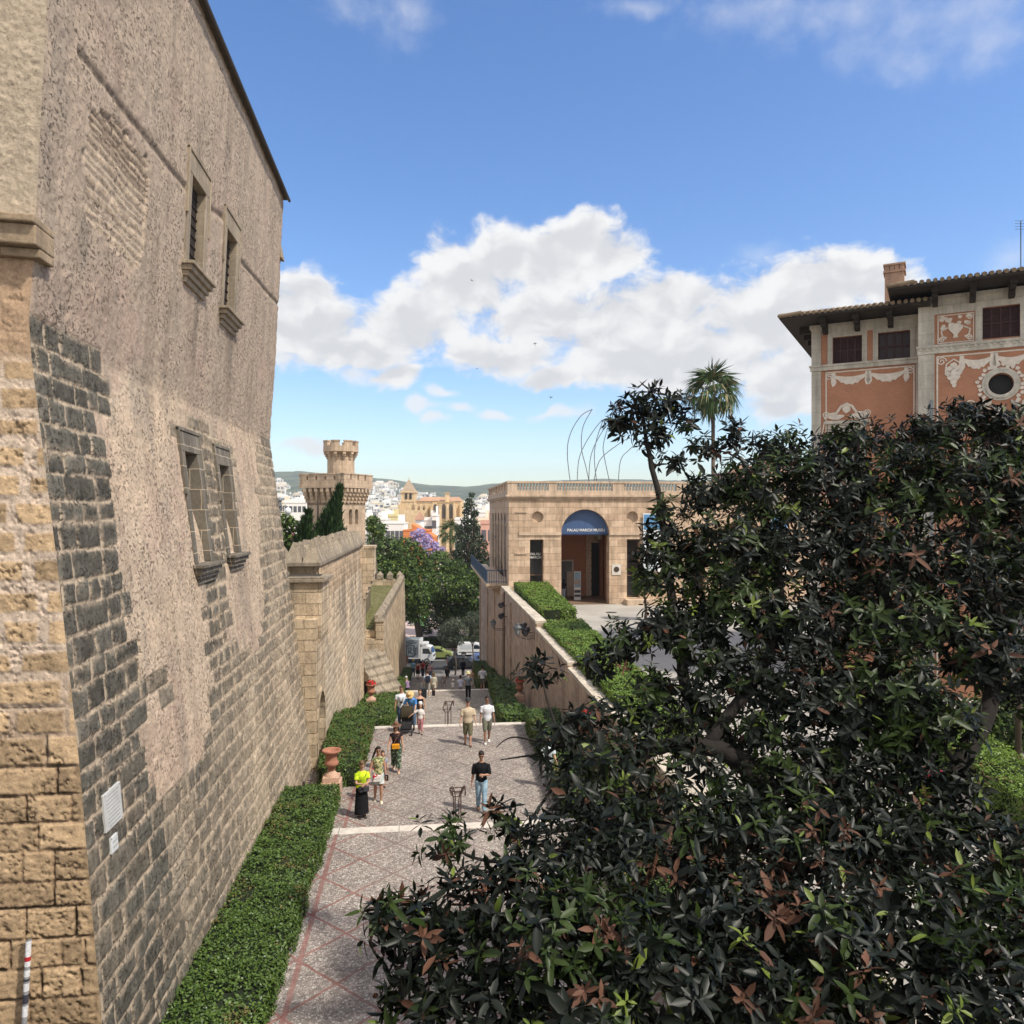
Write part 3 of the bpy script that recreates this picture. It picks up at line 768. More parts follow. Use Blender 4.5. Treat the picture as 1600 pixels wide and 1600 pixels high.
# ---------------------------------------------------------------- second wall with pointed coping, doorway and corbelled box
M_SAND = stone('wall_sandstone', (.44, .33, .215), (.385, .29, .19), (.50, .40, .28), .55, .30, .016, .3, .5, .9, .3, .25)
M_SAND2 = stone('warm_sandstone', (.60, .475, .335), (.40, .315, .215), (.27, .21, .145), .85, .40, .016, .5, 1.0, .9, .5, .65)
M_CAP = stone('coping_stone', (.33, .275, .205), (.25, .21, .165), (.2, .17, .13), .9, .9, .008, .45, .8, .95, .6)
M_GREYST = stone('grey_rubble', (.34, .29, .225), (.27, .23, .18), (.50, .41, .30), .45, .26, .03, .35, .6, .9, .3, .2)
def outer_wall():
    root = empty('rampart_wall'); tag(root, 'long stone rampart with saw-toothed pointed coping and small arched doorway', 'wall')
    w = MB()
    ya, yb = 29.1, 48.0; ztop = 20.0
    # battered face, as a grid so that stones can vary
    ys = np.linspace(ya, yb, 240); zs = np.arange(9.0, ztop, .05)
    Yg, Zg = np.meshgrid(ys, zs, indexing='ij')
    Xb = -3.85 - .12 * (Yg - ya) / (yb - ya); f = np.clip((Zg - 13) / (ztop - 13), 0, 1)
    X = Xb - .22 * f
    rnd, ed, cu, cv = ashlar(Yg, Zg, .30, .50, 35, .3)
    n1 = fbm(Yg * .8, Zg * .8, 201, 5); n2 = fbm(Yg * 5, Zg * 5, 211, 4); n4 = fbm(Yg * 12, Zg * 12, 215, 3)
    streak = sst(fbm(Yg * 3.4, Zg * .2, 221, 4), .46, .58)
    greyz = sst(fbm(cu * .35, cv * .2, 231), .40, .56) * sst(cv, 19.2, 17.8)
    sc = np.array((.60, .46, .32)) * (1 - .75 * greyz[..., None]) + np.array((.34, .295, .23)) * .75 * greyz[..., None]
    sc *= (.75 + .5 * rnd)[..., None] * (.75 + .5 * n2)[..., None]
    mort = np.maximum(sst(ed, .035, .012), .55 * sst(fbm(Yg * 2, Zg * 2, 241, 5), .55, .66) * sst(ed, .12, .03))
    sc = sc * (1 - mort[..., None]) + np.array((.62, .50, .36)) * mort[..., None]
    upb = sst(Zg, 18.55, 18.65)[..., None]
    sc = sc * (1 - upb) + (np.array((.46, .345, .235)) * (.75 + .5 * rnd * (1) )[..., None] * (.8 + .4 * n2)[..., None]) * upb
    sc *= (1 - .45 * streak * sst(Zg, 15.5, 18.3) * sst(Zg, 19.6, 18.7))[..., None]
    d = .022 * sst(ed, .01, .045) + .02 * (n2 - .5) + .012 * (rnd - .5)
    V = np.stack([X + d, Yg, Zg], -1).reshape(-1, 3)
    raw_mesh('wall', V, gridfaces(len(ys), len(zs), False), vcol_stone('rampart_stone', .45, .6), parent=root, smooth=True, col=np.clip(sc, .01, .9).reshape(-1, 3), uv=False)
    b = MB(); b.box((-5.3, ya + .05, 9), (-4.25, yb, ztop - .02)); b.box((-5.3, yb - .4, 9), (-3.99, yb - .02, ztop - .02)); b.box((-5.3, ya + .02, 18.3), (-4.10, ya + .5, ztop - .02)); b.build('core_wall', M_SAND2, root)
    # saw-toothed coping: a row of pointed stones
    c = MB(); n = 25; c.box((-5.32, ya - .16, ztop), (-3.98, yb + .1, ztop + .13))
    for k in range(n):
        for (x0, x1) in ((-5.30, -4.66), (-4.64, -4.0)):
            st = (yb - ya + .25) / n; y0 = ya - .14 + st * k; y1 = y0 + st - .015; z0 = ztop + .132; zt = z0 + .70 + .12 * random.random(); j = lambda: random.uniform(-.04, .04)
            v = [(x0, y0, z0), (x1, y0, z0), (x1, y1, z0), (x0, y1, z0), ((x0 + x1) / 2 - .05 + j(), (y0 + y1) / 2 - .04 + j(), zt), ((x0 + x1) / 2 + .05 + j(), (y0 + y1) / 2 + .04 + j(), zt - .02)]
            c.add(v, [(0, 3, 2, 1), (0, 1, 5, 4), (1, 2, 5), (2, 3, 4, 5), (3, 0, 4)])
    c.build('coping', M_CAP, root)
    # far corner turret of the wall
    t = MB(); t.box((-4.9, yb, 18.1), (-3.35, yb + 1.7, ztop - .25)); t.box((-4.95, yb - .03, ztop - .25), (-3.30, yb + 1.75, ztop - .10)); t.box((-4.9, yb + .02, 6), (-4.0, yb + 1.68, 18.1))
    for q in range(4): t.box((-4.9, yb + .004 * q, 18.1 - .36 * (q + 1)), (-3.42 - .15 * q, yb + 1.66, 18.1 - .36 * q - .004))
    t.build('corner_turret', M_SAND2, root)
    # doorway wall between the palace and the rampart, with a round-headed opening
    dw = MB()
    U = (0, 1, 0); Vv = (0, 0, 1); N = (1, 0, 0)
    cy, r, zb_, zs_ = 28.1, .86, 12.95, 14.5
    arch = [(cy - r, zb_), (cy + r, zb_), (cy + r, zs_)] + [(cy + r * math.cos(a), zs_ + r * 1.25 * math.sin(a)) for a in np.linspace(0, math.pi, 13)[1:-1]] + [(cy - r, zs_)]
    dw.prism([(Y1W - .3, 9), (29.15, 9), (29.15, 18.3), (Y1W - .3, 18.3)], (-4.7, 0, 0), U, Vv, N, 0, .86, holes=[arch])
    dw.build('door_wall', M_SAND2, root)
    ds = MB(); ds.box((-5.0, cy - r - .2, 9), (-4.72, cy + r + .2, 16.2)); ds.build('door', M('old_door', (.16, .115, .075), .9, .35, 4, .4, 12), root)
    fr = MB()
    ring = [(cy + (r + .2) * math.cos(a), zs_ + (r + .2) * 1.22 * math.sin(a)) for a in np.linspace(0, math.pi, 15)]
    inn = [(cy + (r + .004) * math.cos(a), zs_ + (r + .004) * 1.25 * math.sin(a)) for a in np.linspace(math.pi, 0, 15)]
    fr.prism([(cy + r + .2, zb_)] + ring + [(cy - r - .2, zb_), (cy - r - .004, zb_)] + inn + [(cy + r + .004, zb_)], (-3.845, 0, 0), U, Vv, N, 0, .05)
    fr.build('arch_surround', M_SAND2, root)
    return root
outer_wall()
def corbel_box():
    root = empty('corbelled_box'); tag(root, 'corbelled stone box jutting out above the small arched doorway', 'bartizan')
    x0, x1 = -5.4, -3.72; y0, y1 = 27.3, 29.3
    b = MB(); zt = CAMZ - 2.45; 
    b.box((x0, y0, zt - 1.75), (x1, y1, zt)); o = b.build('box_wall', M_SAND2, root, bevel=.02)
    s = MB(); s.box((x0 - .1, y0 - .14, zt + .002), (x1 + .14, y1 + .12, zt + .12)); s.box((x0 - .1, y0 - .10, zt + .122), (x0 + .3, y1, zt + .24)); s.box((x0 + .3, y0 - .10, zt + .122), (x1 + .1, y0 + .12, zt + .20)); s.build('top_slab', M_CAP, root, bevel=.02)
    c = MB(); x = x1; z = zt - 1.752
    for k in range(5):
        xe = x1 - .02 - .23 * k; h = .42 if k < 4 else .36
        prof = [(x0, 0), (xe - .12, 0), (xe - .03, .12), (xe, .26), (xe, h - .004), (x0, h - .004)]
        c.prism(prof, (0, y0 + .02 * k, z - h), (1, 0, 0), (0, 0, 1), (0, 1, 0), 0, y1 - y0 - .1 * k)
        z -= h
    c.build('corbel', M_SAND2, root)
    g = MB(); g.box((x0 + .35, y0 + .15, zt + .13), (x1 - .2, y1 - .2, zt + .15)); g.build('lining', M('dark_lining', (.06, .05, .04), .9), root)
corbel_box()
def pinnacle():
    root = empty('gate_pier'); tag(root, 'small stone pier with pyramid cap squeezed between palace and rampart', 'pier')
    x, y = atY(447, 890, 30.0)[0], 30.0
    b = MB(); b.box((x - .35, y - .3, 15), (x + .28, y + .3, 20.0)); b.build('shaft', M_SAND2, root)
    c = MB(); c.add([(x - .42, y - .38, 20.0), (x + .36, y - .38, 20.0), (x + .36, y + .38, 20.0), (x - .42, y + .38, 20.0), (x - .1, y, 20.75)], [(0, 3, 2, 1), (0, 1, 4), (1, 2, 4), (2, 3, 4), (3, 0, 4)]); c.build('cap', M_CAP, root)
pinnacle()
# ---------------------------------------------------------------- lower crenellated terrace with grass
def lower_terrace():
    root = empty('crenellated_terrace'); tag(root, 'lower stone terrace with grass top and pointed merlons past the rampart', 'terrace')
    ya, yb = 49.7, 80.5; zt = CAMZ - 7.55
    b = MB()
    b.hexa([(-9.5, ya, 1), (-2.70, ya, 1), (-2.25, yb, 1), (-9.5, yb, 1), (-9.5, ya, zt), (-2.95, ya, zt), (-2.5, yb, zt), (-9.5, yb, zt)])
    b.build('wall', M_SAND2, root)
    p = MB(); xa = lambda y: -2.93 + .43 * (y - ya) / (yb - ya)
    p.hexa([(xa(ya) - .5, ya, zt), (xa(ya), ya, zt), (xa(yb), yb, zt), (xa(yb) - .5, yb, zt), (xa(ya) - .5, ya, zt + .5), (xa(ya) - .01, ya, zt + .5), (xa(yb) - .01, yb, zt + .5), (xa(yb) - .5, yb, zt + .5)])
    p.box((-9.5, yb - .5, zt), (xa(yb) - .52, yb - .01, zt + .62))
    p.build('parapet', M_SAND2, root)
    m = MB()
    def merlon(x0, x1, y0, y1, z):
        m.add([(x0, y0, z), (x1, y0, z), (x1, y1, z), (x0, y1, z), (x0, y0, z + .45), (x1, y0, z + .45), (x1, y1, z + .45), (x0, y1, z + .45), ((x0 + x1) / 2, (y0 + y1) / 2, z + .85)],
              [(0, 1, 5, 4), (1, 2, 6, 5), (2, 3, 7, 6), (3, 0, 4, 7), (4, 5, 8), (5, 6, 8), (6, 7, 8), (7, 4, 8)])
    y = ya
    while y < yb - 1:
        merlon(xa(y) - .52, xa(y) + .03, y, y + .8, zt + .5); y += 1.12
    x = -9.3
    while x < xa(yb) - .8:
        merlon(x, x + .62, yb - .55, yb, zt + .62); x += 1.0
    m.build('merlon', M_CAP, root)
    fw = MB(); fw.box((-4.4, ya - .3, 6), (-2.85, ya - .02, zt - .5)); fw.box((-3.35, ya - .35, zt - .5), (-2.85, ya - .02, zt + .6)); fw.box((-4.4, ya - .35, zt - .5), (-3.95, ya - .02, zt + .1))
    fw.build('end_wall', M_SAND2, root)
    cp = MB(); cp.add([(-3.42, ya - .42, zt + .6), (-2.8, ya - .42, zt + .6), (-2.8, ya + .12, zt + .6), (-3.42, ya + .12, zt + .6), (-3.1, ya - .15, zt + 1.15)], [(0, 3, 2, 1), (0, 1, 4), (1, 2, 4), (2, 3, 4), (3, 0, 4)]); cp.build('pier_cap', M_CAP, root)
    q = MB(); D = np.array((.62, .78, .0)); D /= np.linalg.norm(D); Nn = np.array((.78, -.62, 0.0)) / math.hypot(.78, .62)      # raked stone courses of the buttress
    for k in range(7):
        O = np.array((-4.35, ya - 1.75, CAMZ - 8.7 - k * .46)) + Nn * (.30 * k)
        for ca, cb_ in ((0, .74), (.76, 1.52), (1.54, 2.3)):
            P_ = lambda u, n_, z: tuple(O + D * u + Nn * n_ + np.array((0, 0, z)))
            q.hexa([P_(ca, -.12, -.75), P_(cb_, -.12, -.75), P_(cb_, .34, -.75), P_(ca, .34, -.75), P_(ca, -.12, .06), P_(cb_, -.12, .06), P_(cb_, .34, -.34), P_(ca, .34, -.34)])
    q.box((-4.35, ya - .9, 5), (-2.75, ya - .3, CAMZ - 11.6))
    q.build('buttress', M_CAP, root, bevel=.05)
    return zt
LTZ = lower_terrace()

# ---------------------------------------------------------------- castle tower
def castle_tower():
    root = empty('castle_tower'); tag(root, 'sandstone castle tower with battlements, corbels and a small round turret on top', 'tower')
    Yt = 75.0; c = atY(526, 800, Yt); ang = R_(-27) - YAW; s = 75 / FPX
    root.location = (c[0], c[1], 0); root.rotation_euler = (0, 0, ang + R_(6))
    Z = lambda py: CAMZ + (800 - py) * s
    MT = stone('tower_stone', (.55, .415, .295), (.46, .345, .24), (.40, .30, .2), .9, .42, .012, .32, .5, .9, .4, .25)
    hw = 1.96; hc = 2.5
    b = MB()
    # right face (local +x) and front (local -y): windows in the right face
    zb, z1 = 6.0, Z(786)
    U, Vv, N = (0, 1, 0), (0, 0, 1), (1, 0, 0)
    def archwin(cy, w, za, zb2):
        return [(cy - w, za), (cy + w, za), (cy + w, zb2)] + [(cy + w * math.cos(a), zb2 + w * math.sin(a)) for a in np.linspace(0, math.pi, 9)[1:-1]] + [(cy - w, zb2)]
    holes = [archwin(-.62, .28, Z(819), Z(800)), archwin(.42, .28, Z(819), Z(800))]
    b.prism([(-hw, zb), (hw, zb), (hw, z1), (-hw, z1)], (hw - .5, 0, 0), U, Vv, N, 0, .5, holes=holes)
    b.box((-hw, -hw, zb), (hw - .502, hw, z1))
    b.build('shaft', MT, root)
    g = MB(); g.box((hw - .499, -1.1, Z(822)), (hw - .40, .9, Z(795))); g.build('pane', glassm('dark_glass_tower'), root)
    # corbel table: stepped corbels under the parapet
    k_ = MB(); n = 7
    for side in range(4):
        an = side * math.pi / 2; cs, sn = math.cos(an), math.sin(an)
        Rm = lambda u, v: (u * cs - v * sn, u * sn + v * cs)
        for i in range(n):
            u = -hw - .25 + (2 * hw + .5) * (i + .5) / n
            for q in range(4):
                o = hw + .14 * (q + 1) - .02; za = Z(786) + (Z(765) - Z(786)) * q / 4; zb2 = Z(786) + (Z(765) - Z(786)) * (q + 1) / 4 - .004
                w = .16
                P = [Rm(u - w, -o), Rm(u + w, -o), Rm(u + w, -hw + .05), Rm(u - w, -hw + .05)]
                k_.hexa([(p[0], p[1], za) for p in P] + [(p[0], p[1], zb2) for p in P])
    k_.build('corbel', MT, root)
    p = MB(); p.box((-hc, -hc, Z(764)), (hc, hc, Z(760))); p.box((-hc + .04, -hc + .04, Z(760)), (hc - .04, hc - .04, Z(757)))
    p.box((-hw, -hw, Z(790)), (hw, hw, Z(764)))
    p.build('cornice', MT, root)
    m = MB()
    for side in range(4):
        an = side * math.pi / 2; cs, sn = math.cos(an), math.sin(an)
        Rm = lambda u, v: (u * cs - v * sn, u * sn + v * cs)
        m_n = 5 if side % 2 == 0 else 4
        def bx(u0, u1, v0, v1, za, zb2):
            P = [Rm(u0, v0), Rm(u1, v0), Rm(u1, v1), Rm(u0, v1)]
            m.hexa([(p[0], p[1], za) for p in P] + [(p[0], p[1], zb2) for p in P])
        bx(-hc + .05, hc - .45, -hc + .05, -hc + .4, Z(757), Z(752))
        st = (2 * hc) / m_n
        for i in range(m_n):
            u0 = -hc + .03 + i * st
            bx(u0, u0 + st * .78, -hc + .03 + .002 * side, -hc + .42, Z(751.9), Z(744)); bx(u0 - .05, u0 + st * .78 + .05, -hc - .02 + .002 * side, -hc + .46, Z(744), Z(742.3))
            bx(u0 + st * .36, u0 + st * .42, -hc + .01 + .002 * side, -hc + .2, Z(756), Z(744))
    m.build('merlon', MT, root)
    t = MB(); tc = (.35, .2, 0); n = 12
    t.lathe([(1.28, Z(760)), (1.28, Z(704))], tc, n); t.build('turret', MT, root)
    tk = MB()
    for i in range(n):
        a = 2 * math.pi * (i + .5) / n; d = np.array((math.cos(a), math.sin(a), 0)); e = np.array((-math.sin(a), math.cos(a), 0)); O = np.array(tc)
        for q in range(3):
            o = 1.25 + .12 * (q + 1); za = Z(719) + (Z(709) - Z(719)) * q / 3; zb2 = Z(719) + (Z(709) - Z(719)) * (q + 1) / 3 - .003
            tk.obox(O, d, e, (0, 0, 1), 1.1, o, -.14, .14, za, zb2)
        st = O
    tk.lathe([(1.25, Z(712)), (1.66, Z(708.5)), (1.66, Z(700)), (1.3, Z(700))], tc, 24)
    for i in range(8):
        a0 = 2 * math.pi * i / 8; a1 = a0 + 2 * math.pi / 8 * .64; am = (a0 + a1) / 2
        pts = [(r * math.cos(a) + tc[0], r * math.sin(a) + tc[1]) for a, r in ((a0, 1.3), (a0, 1.645), (am, 1.665), (a1, 1.645), (a1, 1.3))]
        tk.prism(pts, (0, 0, Z(700.2)), (1, 0, 0), (0, 1, 0), (0, 0, 1), 0, Z(693) - Z(700.2)); 
        pts = [((r) * math.cos(a) + tc[0], (r) * math.sin(a) + tc[1]) for a, r in ((a0 - .03, 1.26), (a0 - .03, 1.69), (am, 1.71), (a1 + .03, 1.69), (a1 + .03, 1.26))]
        tk.prism(pts, (0, 0, Z(693) + .002), (1, 0, 0), (0, 1, 0), (0, 0, 1), 0, .10)
    tk.build('turret_crown', MT, root)
castle_tower()
# ---------------------------------------------------------------- right retaining wall, museum
M_RET = stone('retaining_stone', (.50, .375, .285), (.42, .315, .24), (.30, .22, .17), .9, .42, .010, .45, .9, .9, .55, .4)
M_RCAP = stone('pale_coping', (.56, .49, .40), (.48, .42, .34), (.3, .25, .2), 1.3, 1.3, .008, .3, .4, .9, .4)
M_MUS = stone('museum_stone', (.64, .48, .345), (.47, .335, .23), (.27, .19, .135), 1.0, .52, .012, .38, .9, .9, .45, .7)
M_MUSL = stone('museum_trim', (.55, .42, .31), (.50, .385, .28), (.36, .27, .2), 1.4, 1.0, .005, .2, .3, .9, .25)
M_IRON = M('wrought_iron', (.045, .04, .038), .6, .3)
M_ORW = M('ochre_plaster', (.40, .19, .11), .9, .15, 2)
M_BLK = M('black_door', (.012, .012, .014), .5, .3)
def retaining():
    root = empty('retaining_wall'); tag(root, 'high sandstone retaining wall between the stairs and the museum forecourt', 'wall')
    w = MB(); c = MB()
    for (ya, yb, H) in ((1.7, 24.0, 6.25), (24.0, 31.0, 6.35), (31.0, 40.5, 6.15), (40.5, 60.0, 5.80)):
        zt = CAMZ - H
        w.box((5.70, ya, 1), (6.30, yb - .002, zt - .16))
        y = ya
        while y < yb - .01:
            l = min(1.3 + .5 * random.random(), yb - y); c.box((5.63, y, zt - .158), (6.24, y + l - .012, zt + random.uniform(-.012, .012))); y += l
    w.box((5.70, 60, 1), (6.2, 86, CAMZ - 5.95))
    for y in (53.0, 58.6, 66, 74, 84.5): w.box((5.58, y, 1), (5.699, y + .55, CAMZ - 6.3 if y < 60 else CAMZ - 5.96))
    w.build('wall', M_RET, root); c.build('coping', M_RCAP, root, bevel=.02)
    pp = MB(); pp.tube([(5.64, 57.6, 4), (5.64, 57.6, CAMZ - 6.0)], .05, 8); pp.build('drainpipe', M('pipe_brown', (.12, .08, .06), .6), root)
retaining()

def mus(px, py): p = atY(px, py, 60.0); return p[0], p[2]
def museum():
    root = empty('museum_building'); tag(root, 'sandstone museum with balustrade and blue arched entrance canopy beside the stairs', 'museum')
    X0 = 6.24; X1 = 31.0; ztop = mus(900, 779)[1]; zb = .95
    # left flank first bay is cut by the arch, then the piers
    xc = (mus(877, 880)[0] + mus(952, 880)[0]) / 2; r = (mus(952, 880)[0] - mus(877, 880)[0]) / 2; zs = mus(915, 833)[1] - .05
    def archp(cx, r, za, zs, k=1.0, n=24): return [(cx - r, za), (cx + r, za), (cx + r, zs)] + [(cx + r * math.cos(a), zs + r * k * math.sin(a)) for a in np.linspace(0, math.pi, n)[1:-1]] + [(cx - r, zs)]
    def rect(a, b, c, d): return [(a, c), (b, c), (b, d), (a, d)]
    wl0, wl1 = mus(828, 870)[0], mus(849, 870)[0]; wz1 = mus(838, 843)[1]
    off = xc - (wl0 + wl1) / 2; ww = (wl1 - wl0) / 2
    wc = [xc - off, xc + off, xc + off + 5.4, xc + off + 9.5]
    nic = xc - mus(840, 808)[0]; nz = mus(840, 808)[1]; nr = .46
    holes = [archp(xc, r, FC + .0, zs), archp(xc + off + 9.0, r * .8, FC, zs - .4)]
    for cx in wc[:3]: holes.append(rect(cx - ww, cx + ww, FC + (.5 if cx > xc else .6), wz1))
    holes[0] = [(p[0], max(p[1], FC + .004)) for p in holes[0]]; holes[1] = [(p[0], max(p[1], FC + .004)) for p in holes[1]]
    for s in (-1, 1): holes.append([(xc + s * nic + nr * math.cos(a), nz + nr * math.sin(a)) for a in np.linspace(0, 2 * math.pi, 25)[:-1]])
    w = MB(); U, Vv, N = (1, 0, 0), (0, 0, 1), (0, -1, 0)
    w.prism([(X0, zb), (X1, zb), (X1, ztop), (X0, ztop)], (0, 61.0, 0), U, Vv, N, 0, 1.0, holes=holes)
    w.box((X0 + .5, 79.2, zb), (X1, 80, ztop - .01)); w.box((X1 - .6, 61.01, zb), (X1 - .01, 79.2, ztop - .01))
    w.box((X0 + .4, 66.2, zb), (xc - r - .5, 66.6, ztop - .6)) ; w.box((xc + r + .5, 64, zb), (X1 - .7, 64.4, ztop - .6))
    w.build('wall', M_MUS, root)
    for s in (-1, 1): MB().box((xc + s * nic - .6, 60.30, nz - .6), (xc + s * nic + .6, 60.42, nz + .6)).build('niche', M_MUSL, root)
    # side wall with five tall arches
    sw = MB(); hs = []
    ys = [63.2 + 2.9 * k for k in range(5)]
    for y in ys: hs.append(archp(y, .92, CAMZ - 5.4, CAMZ - .95, 1.0, 13))
    sw.prism([(61.002, zb), (79.2, zb), (79.2, ztop - .005), (61.002, ztop - .005)], (X0 + .5, 0, 0), (0, 1, 0), (0, 0, 1), (-1, 0, 0), 0, .5, holes=hs)
    sw.build('side_wall', M_MUS, root)
    for y in ys:
        g = MB(); g.box((X0 + .05, y - .93, CAMZ - 5.45), (X0 + .09, y + .93, CAMZ + .0)); o = g.build('window', glassm('museum_glass', (.05, .05, .055), .15), root)
        f = MB(); f.box((X0 + .02, y - .05, CAMZ - 5.4), (X0 + .048, y + .05, CAMZ - .1)); f.box((X0 + .021, y - .9, CAMZ - 2.5), (X0 + .049, y + .9, CAMZ - 2.4)); f.build('frame', M('dark_bronze', (.05, .045, .04), .5), o)
    tr = MB()
    for i in range(6):
        y = ys[0] - 1.45 + 2.9 * i; pl_ = MB(); pl_.box((X0 - .05, y - .16, CAMZ - 5.6), (X0 - .002, y + .16, CAMZ - 1.15)); pl_.box((X0 - .08, y - .22, CAMZ - 1.15), (X0 - .003, y + .22, CAMZ - .9)); pl_.build('pilaster', M_MUSL, root)
    # imposts, cornice, string course on the front
    zi = zs
    for (a, b) in ((X0 + .002, xc - r), (xc + r, xc + off + 9.0 - r * .8)):
        tr.box((a + .8 if a < xc - r - 1 and a < 7 else a, 59.90, zi - .10), (b, 60.0 - .003, zi + .12))
    tr.build('trim', M_MUSL, root)
    co = MB()
    co.box((X0 - .14, 59.86, ztop), (X1, 80.1, ztop + .14)); co.box((X0 - .24, 59.76, ztop + .14), (X1, 80.1, ztop + .30)); co.box((X0 - .10, 59.9, ztop + .30), (X1, 80, ztop + .62))
    co.build('cornice', M_MUSL, root)
    zb0, zb1 = ztop + .62, mus(900, 752)[1]
    ba = MB()
    ba.box((X0 - .14, 59.86, zb1 - .16), (X1, 60.26, zb1)); ba.box((X0 - .14, 60.26, zb1 - .16), (X0 + .26, 80, zb1))
    bays = []
    xs = X0 - .10
    for pw in (mus(805, 760)[0], mus(857, 760)[0], mus(870, 760)[0], mus(957, 760)[0], mus(975, 760)[0]): bays.append(pw)
    solid = [(X0 - .10, bays[0] + .15), (bays[1], bays[2]), (bays[3], bays[4]), (bays[4] + 4.3, bays[4] + 5.1), (bays[4] + 9.4, bays[4] + 10.2), (bays[4] + 14.4, X1 - .05)]
    for a, b in solid: ba.box((a, 59.90, zb0), (min(b, X1), 60.22, zb1 - .161))
    for i in range(8): ba.box((X0 - .10, 60.3 + i * 2.6, zb0), (X0 + .22, 61.0 + i * 2.6, zb1 - .161))
    h = zb1 - .161 - zb0
    prof = [(.07, 0), (.07, .08 * h), (.045, .12 * h), (.085, .38 * h), (.05, .62 * h), (.04, .8 * h), (.07, .88 * h), (.07, h)]
    x = solid[0][1] + .12
    while x < X1 - .4:
        if not any(a - .05 < x < b + .05 for a, b in solid): ba.lathe(prof, (x, 60.06, zb0), 8)
        x += .245
    y = 61.2
    while y < 79.5:
        ba.lathe(prof, (X0 + .06, y, zb0), 6); y += .27
    ba.build('balustrade', M_MUSL, root)
    rf = MB(); rf.box((X0 + .3, 60.5, ztop + .31), (X1 - .1, 79.9, ztop + .60)); rf.build('roof', M_COURT, root)
    # porch behind the arch
    po = MB(); xl, xr = xc - r - .5, xc + r + .5
    po.box((xl - .2, 61.0, FC), (xl, 66.0, ztop - .4)); po.box((xr, 61.0, FC), (xr + .2, 66.0, ztop - .4)); po.box((xl, 66.0, FC), (xr, 66.2, ztop - .4)); po.box((xl, 61.0, ztop - .5), (xr, 66.0, ztop - .3))
    po.build('porch_wall', M_ORW, root)
    fl = MB(); fl.box((xl, 60.0, FC - .2), (xr, 66.0, FC + .03)); fl.build('porch_floor', stone('porch_paving', (.22, .15, .10), (.18, .12, .08), (.10, .07, .05), .6, .6, .01, .25, .2, .5), root)
    dp = MB(); Yb = 65.95
    a = atY(916, 900, Yb)[0]; b = atY(923, 900, Yb)[0]; d1 = atY(951, 900, Yb)[0]
    dp.box((a, Yb - .12, FC + .03), (b, Yb + .04, zs + 1.2)); 
    for k in range(8): dp.box((a - .03, Yb - .15, FC + .1 + k * .66), (b + .03, Yb - .121, FC + .62 + k * .66))
    dp.box((b, Yb - .10, atY(930, 848, Yb)[2]), (d1 + .5, Yb + .03, zs + 1.2))
    dp.build('pilaster', M_MUSL, root)
    dd = MB(); dd.box((b + .002, Yb - .06, FC + .03), (d1 + .5, Yb + .02, atY(930, 848, Yb)[2])); dd.build('door', M_BLK, root)
    sdw = MB(); xa = atY(877, 900, Yb)[0] - .2; xb = atY(896, 900, Yb)[0]; zt = atY(880, 877, Yb)[2]
    sdw.box((xa, Yb - .10, FC + .03), (xa + .12, Yb, zt)); sdw.box((xb - .14, Yb - .10, FC + .03), (xb, Yb, zt)); sdw.box((xa, Yb - .10, zt), (xb, Yb, zt + .14)); sdw.box(((xa + xb) / 2 + .05, Yb - .09, FC + .03), ((xa + xb) / 2 + .55, Yb - .02, zt - .9))
    dfr = sdw.build('doorway', M('pale_frame', (.55, .47, .38), .7), root)
    pn = MB(); pn.box((xa + .12, Yb - .05, FC + .03), (xb - .14, Yb - .01, zt)); pn.build('pane', glassm('door_glass', (.12, .13, .13)), dfr)
    # window joinery
    for i, cx in enumerate(wc[:3]):
        g = MB(); zb_ = FC + (.5 if cx > xc else .6); g.box((cx - ww - .1, 60.62, zb_), (cx + ww + .1, 60.66, wz1 + .05)); o = g.build('window', glassm('front_glass', (.018, .018, .018), .12), root)
        f = MB()
        for q in (-1, 1): f.box((cx + q * ww - .07, 60.52, zb_), (cx + q * ww + .07, 60.615, wz1))
        f.box((cx - ww, 60.52, wz1 - .12), (cx + ww, 60.615, wz1)); f.box((cx - ww, 60.52, zb_), (cx + ww, 60.615, zb_ + .14)); f.box((cx - ww, 60.53, zb_ + 1.7), (cx + ww, 60.615, zb_ + 1.78))
        f.build('frame', M('window_timber', (.14, .09, .06), .6), o)
        if i == 0:
            text_mesh('window_lettering', 'PALAU\nMARCH', (cx - .02, 60.60, mus(838, 868)[1]), .27, (1, 0, 0), (0, 0, 1), M('white_letters', (.75, .75, .75), .6), o)
        if i == 1:
            gr = MB()
            for q in range(9): gr.tube([(cx - ww + .1 + q * (2 * ww - .2) / 8, 60.3, FC + .5), (cx - ww + .1 + q * (2 * ww - .2) / 8, 60.3, FC + 1.7)], .014, 5)
            gr.tube([(cx - ww, 60.3, FC + 1.7), (cx + ww, 60.3, FC + 1.7)], .025, 6); gr.build('grille', M_IRON, root)
    # plinth step at right
    st = MB(); st.box((mus(975, 930)[0], 58.9, FC), (mus(975, 930)[0] + 2.6, 60.0, FC + .42)); st.build('step', M_MUSL, root)
    # small iron cleats
    for (px, py) in ((814, 800), (814, 865)):
        x, z = mus(px, py); MB().box((x - .45, 59.93, z - .05), (x + .45, 59.998, z + .05)).build('cleat', M_MUSL, root)
    # balcony along the side
    bl = MB(); zf = CAMZ - 5.72
    bl.box((4.55, 61.2, zf - .22), (X0 - .002, 84, zf)); bl.box((4.7, 61.4, zf - .42), (X0 - .002, 84, zf - .222))
    for y in (62, 67, 72, 77, 82): bl.prism([(4.9, zf - .424), (X0 - .002, zf - .424), (X0 - .002, zf - 1.5), (5.7, zf - 1.1)], (0, y, 0), (1, 0, 0), (0, 0, 1), (0, 1, 0), 0, .35)
    bl.build('balcony', M_MUSL, root)
    ra = MB(); zr = zf + 1.05
